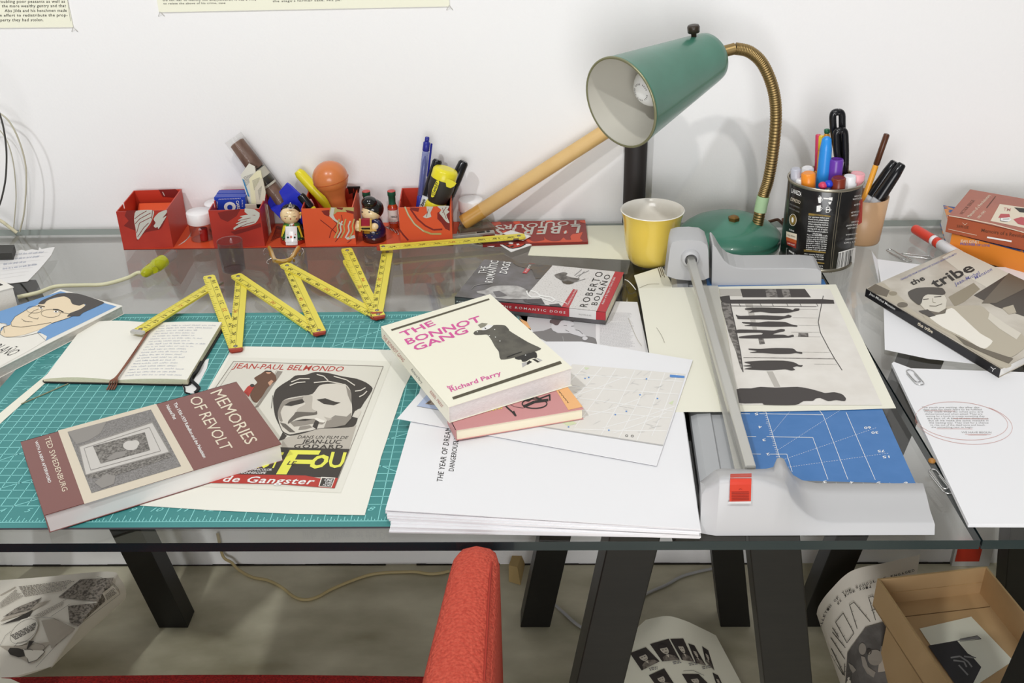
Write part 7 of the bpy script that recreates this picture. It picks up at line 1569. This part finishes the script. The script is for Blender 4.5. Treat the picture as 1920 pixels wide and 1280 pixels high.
thorn(550, 700, 485, 490, 525, 480, 560, 520); thorn(510, 610, 580, 590); thorn(380, 780, 310, 560, 350, 535, 500, 715); thorn(350, 820, 250, 635, 180, 720, 285, 910, 350, 820); thorn(150, 770, 210, 860); thorn(270, 955, 150, 810); thorn(135, 860, 265, 1060); thorn(140, 960, 260, 1210); thorn(135, 1020, 240, 1200); thorn(265, 1100, 260, 1215); g.build('thorn_lettering', t)
def curve_text(s_, pts, h):
    n = len(s_)
    L = [0]; P_ = k(*pts)
    for a, b in zip(P_, P_[1:]): L.append(L[-1] + math.hypot(b[0] - a[0], b[1] - a[1]))
    def at(d):
        j = 0
        while j < len(L) - 2 and L[j + 1] < d: j += 1
        u = (d - L[j]) / (L[j + 1] - L[j]); return (P_[j][0] + (P_[j + 1][0] - P_[j][0]) * u, P_[j][1] + (P_[j + 1][1] - P_[j][1]) * u)
    st = L[-1] / n
    for i, c in enumerate(s_):
        if c == ' ': continue
        a, b = at(i * st), at((i + .72) * st); dx, dy = b[0] - a[0], b[1] - a[1]; l = math.hypot(dx, dy); g.text(c, a, b, (a[0] + dy / l * h, a[1] - dx / l * h), f2, news_k, bold=.02)
g = G(); curve_text('THE BULLETIN OF THE SCHOOL OF ENGAGED ART', (55, 940, 50, 760, 90, 650, 150, 560, 250, 460, 400, 400, 560, 345, 760, 290, 905, 250, 1050, 205), 4.2); curve_text('#2 JUNE 2014', (205, 560, 270, 480, 380, 430, 520, 400), 3.8); g.build('masthead_lettering', t)

# ---------------------------------------------------------------- cardboard tray on a box, with a photo print inside
card = mat('brown_cardboard', 'cbab80', .7, noise=('c09f73', 8, .3, .7)); card2 = mat('cardboard_cut_edge', 'c9a878', .8)
zt_, zb_ = -.45, -.502; BL = W(1645, 1085, zt_); BRr = W(1850, 1062, zt_); u = BRr - BL; u.z = 0; Lu = u.length; u.normalize(); v = V((u.y, -u.x, 0)); Lv = .30
t = thing('cardboard_tray', 'open shallow brown cardboard tray holding a photo print, under the glass', 'box', BL + u * Lu / 2 + v * Lv / 2 + V((0, 0, zb_ - zt_))); h = V((0, 0, zt_ - zb_)); o = BL - h; th = .003
g = G(); g.obox(o, u * Lu, v * Lv, V((0, 0, .003)), card); g.build('bottom', t)
for nm, a, e1, e2 in (('back_wall', o, u * Lu, v * th), ('front_wall', o + v * (Lv - th), u * Lu, v * th), ('side_wall', o + v * th, u * th, v * (Lv - 2 * th)), ('side_wall', o + v * th + u * (Lu - th), u * th, v * (Lv - 2 * th))):
    g = G(); g.obox(a + V((0, 0, .0001)), e1, e2, h, card); g.obox(a + h + V((0, 0, .0001)), e1, e2, V((0, 0, .0006)), card2); g.build(nm, t)
g = G(); g.obox(o + v * (th + .0002) + u * .004 + V((0, 0, .024)), u * (Lu - .008), v * .0008, V((0, 0, .0008)), card2); g.obox(o + v * (th + .03) + u * .004 + V((0, 0, .0032)), u * (Lu - .008), v * .0012, V((0, 0, .0002)), mat('cardboard_crease', '6d5233', .8)); g.build('crease_line', t)
zb2 = -.695
g = G(); bo = BL - h + u * .022 + v * .012; bo.z = 0; g.obox(bo, u * (Lu - .03), v * (Lv - .02), V((0, 0, TZ + zb_ - .0006)), card); tag(g.build('cardboard_box'), 'closed brown cardboard box on the floor supporting the open tray', 'box')
pq = [(1724, 1178), (1821, 1155.5), (1900, 1238), (1806, 1300)]; zp = zb_ + .0042
r, f1, f2, f3 = psheet('photo_print', 'pale print with a dark photo lying inside the open cardboard tray', 'print', pq, zp, .0008, mat('print_paper_greenish', 'f0f2e4', .6)); k = K(1440, 1000, 4); g = G()
g.poly(k(1200, 840, 1425, 800, 1600, 1000, 1500, 1200, 1440, 1180), f1, mat('print_black', '25242a', .4)); g.poly(k(1425, 808, 1600, 790, 1565, 765, 1430, 795), f1, mat('print_grey', '8b8b8c', .5)); g.poly(k(1420, 805, 1570, 790, 1600, 850, 1560, 930, 1500, 900), f2, MATS['print_paper_greenish'])
for q in ((1370, 930, 1440, 920, 1500, 960, 1530, 1000), (1390, 950, 1470, 960, 1490, 1000), (1430, 985, 1500, 1060), (1470, 920, 1540, 930)): g.line(k(*q), 3, f3, MATS['print_grey'])
g.line(k(1490, 910, 1560, 930), 1.5, f3, MATS['print_black']); g.line(k(1440, 790, 1570, 765, 1600, 790, 1440, 808), .8, f3, MATS['print_black']); g.build('printed_image', r)

# ---------------------------------------------------------------- sheet of portraits on the floor
k = K(940, 1000, 3.84); T_ = [W(*k(x, y)[0], z) for x, y, z in ((1040, 620, -.655), (1190, 593, -.640), (1320, 625, -.645), (1440, 680, -.660), (1545, 732, -.672))]; B_ = [W(*k(x, y)[0], z) for x, y, z in ((200, 1380, -.693), (700, 1420, -.684), (1150, 1440, -.68), (1550, 1440, -.686), (1900, 1400, -.693))]
gn = G(); gn.grid(lambda u, w: spl(T_, u).lerp(spl(B_, u), w), 24, 14, mat('portrait_sheet_paper', 'efecd9', .6), True, .0006); t = thing('portrait_print', 'large cream sheet printed with rows of old portrait photos on the floor', 'print', cen(T_ + B_) - V((0, 0, .03))); gn.build('sheet', t); fn_ = RC(gn, .001); f2 = lambda x, y: fn_(x, y) - ray(x, y) * .0008; f3 = lambda x, y: fn_(x, y) - ray(x, y) * .0014
pb_ = mat('portrait_dark', '3a3330', .6); pm_ = mat('portrait_mid', '8c8378', .6, noise=('5a524b', 120, .4, .6)); plt = mat('portrait_light', 'cfc6b6', .6)
def portrait(a, b, c, d):
    g = G(); q = k(*a, *b, *c, *d); g.sub(q, fn_, pb_, 4); m_ = lambda u_, v_: tuple((q[0][i] * (1 - u_) + q[1][i] * u_) * (1 - v_) + (q[3][i] * (1 - u_) + q[2][i] * u_) * v_ for i in (0, 1))
    g.poly([m_(*p) for p in ((.1, 1), (.18, .78), (.4, .68), (.6, .68), (.85, .78), (.95, 1))], f2, pm_); g.poly([m_(.5 + .2 * cos(w), .42 + .24 * sin(w)) for w in [2 * pi * i / 14 for i in range(14)]], f2, plt); g.poly([m_(.5 + .21 * cos(w), .34 + .18 * sin(w)) for w in [pi + pi * i / 8 for i in range(9)]], f3, pb_)
    g.poly([m_(*p) for p in ((.42, .68), (.5, .85), (.58, .68))], f3, plt); g.poly([m_(*p) for p in ((.38, .42), (.46, .42), (.46, .45), (.38, .45))], f3, pb_); g.poly([m_(*p) for p in ((.54, .42), (.62, .42), (.62, .45), (.54, .45))], f3, pb_); g.poly([m_(*p) for p in ((.42, .56), (.58, .56), (.58, .585), (.42, .585))], f3, pm_); g.build('printed_portrait', t)
portrait((1070, 795), (1205, 757), (1285, 908), (1158, 920)); portrait((1215, 758), (1310, 755), (1388, 922), (1300, 910)); portrait((925, 860), (1040, 818), (1140, 920), (1010, 985)); portrait((1345, 790), (1390, 805), (1475, 950), (1400, 930)); portrait((1445, 810), (1490, 840), (1535, 985), (1470, 920)); portrait((1062, 1020), (1172, 970), (1250, 1090), (1140, 1130)); portrait((1300, 1010), (1420, 1010), (1500, 1090), (1380, 1140)); portrait((1520, 1000), (1560, 1020), (1610, 1120), (1560, 1120))
g = G()
for x, y in ((1060, 965), (1230, 920), (1345, 930), (1440, 955)): g.rows(k(x, y, x + 65, y - 12, x + 75, y + 12, x + 12, y + 24), 2, fn_, grey_ink, .5, .3, x)
g.line(k(1310, 990, 1380, 985, 1460, 1020), .8, fn_, grey_ink); g.build('caption_print', t)

# ---------------------------------------------------------------- cords and bits on the floor
def cord(lab, pts, r_, mt, z=-.695):
    g = G(); g.tube([W(x, y, z + r_ + .0006) for x, y in pts], r_, mt, 8, 6, flat=.7); return g
k = K(380, 980, 4); ccord = mat('cream_cord', 'b7a578', .5); P_ = k(270, 350, 370, 405, 490, 430, 590, 480, 690, 555, 780, 575, 870, 550, 960, 500, 1100, 440, 1240, 392, 1350, 374, 1480, 368, 1600, 367, 1700, 382, 1790, 375, 1850, 360)
g = G(); g.tube([PY(408, 1000, .760), PY(418, 1042, .755), W(434, 1054, -.675)] + [W(x, y, -.6915) for x, y in P_], .0030, ccord, 8, 6, flat=.8); tag(g.build('power_cord'), 'cream cord hanging down the wall and snaking over the floor behind the armchair', 'cord')
k = K(940, 1000, 3.84); P_ = k(290, 410, 360, 490, 450, 570, 540, 650, 620, 692, 690, 680, 780, 600, 870, 532, 1050, 430, 1190, 368, 1290, 312, 1400, 278, 1520, 252)
g = G(); g.tube([W(x, y, -.6915) for x, y in P_], .0030, mat('white_cord', 'aaa9a8', .5), 8, 6, flat=.8); tag(g.build('power_cord'), 'white cord curving over the floor between the legs of the middle trestle', 'cord')
k = K(1440, 1000, 4); c_ = W(*k(1460, 230)[0], -.69); t = thing('paper_package', 'red and white package lying against the wall behind the open tray', 'package', c_ - V((0, 0, .005))); g = G(); a = W(*k(1330, 262)[0], -.66); a.z = .0004
g.obox(V((c_.x - .02, c_.y, .0004)), V((.07, 0, 0)), V((0, .05, 0)), V((0, 0, .05)), mat('package_white', 'c9c8c6', .6)); g.build('wrapper', t); g = G(); g.obox(V((c_.x - .016, c_.y - .0006, .012)), V((.045, 0, 0)), V((0, .0007, 0)), V((0, 0, .036)), mat('package_red', 'c2341c', .5)); g.obox(V((c_.x - .016, c_.y, .0504)), V((.045, 0, 0)), V((0, .05, 0)), V((0, 0, .0006)), MATS['package_red']); g.build('red_panel', t)
a = W(*k(1785, 262)[0], -.69); g = G(); b = V((a.x, WY - .012, 0)); g.prism([b + V((0, -.03, .0004)), b + V((.09, -.03, .0004)), b + V((.09, -.028, .0004)), b + V((0, -.028, .0004))], [b + V((0, .008, .16)), b + V((.09, .008, .16)), b + V((.09, .010, .16)), b + V((0, .010, .16))], mat('leaning_sheet_paper', 'c4c4c6', .7)); tag(g.build('leaning_sheet'), 'white board leaning on the wall under the glass past the brown paperbacks', 'sheet')
a = W(966, 1090, -.695); g = G(); g.prism([V((a.x - .012, a.y, .0003)), V((a.x + .01, a.y - .01, .0003)), V((a.x + .018, a.y + .05, .0003)), V((a.x - .004, a.y + .06, .0003))], [V((a.x - .012, a.y + .02, .022)), V((a.x + .004, a.y + .015, .022)), V((a.x + .012, a.y + .05, .02)), V((a.x - .004, a.y + .06, .02))], mat('wood_offcut', 'b59a66', .7)); tag(g.build('wood_offcut'), 'small wooden offcut on the floor at the wall beside the red armrest', 'offcut')
g = G(); c_ = W(1487, 1183, -.695); g.ball(c_ + V((0, 0, .004)), .0035, white_ink, 10); tag(g.build('white_bead'), 'tiny white bead on the floor beside the bulletin newspaper', 'bead')
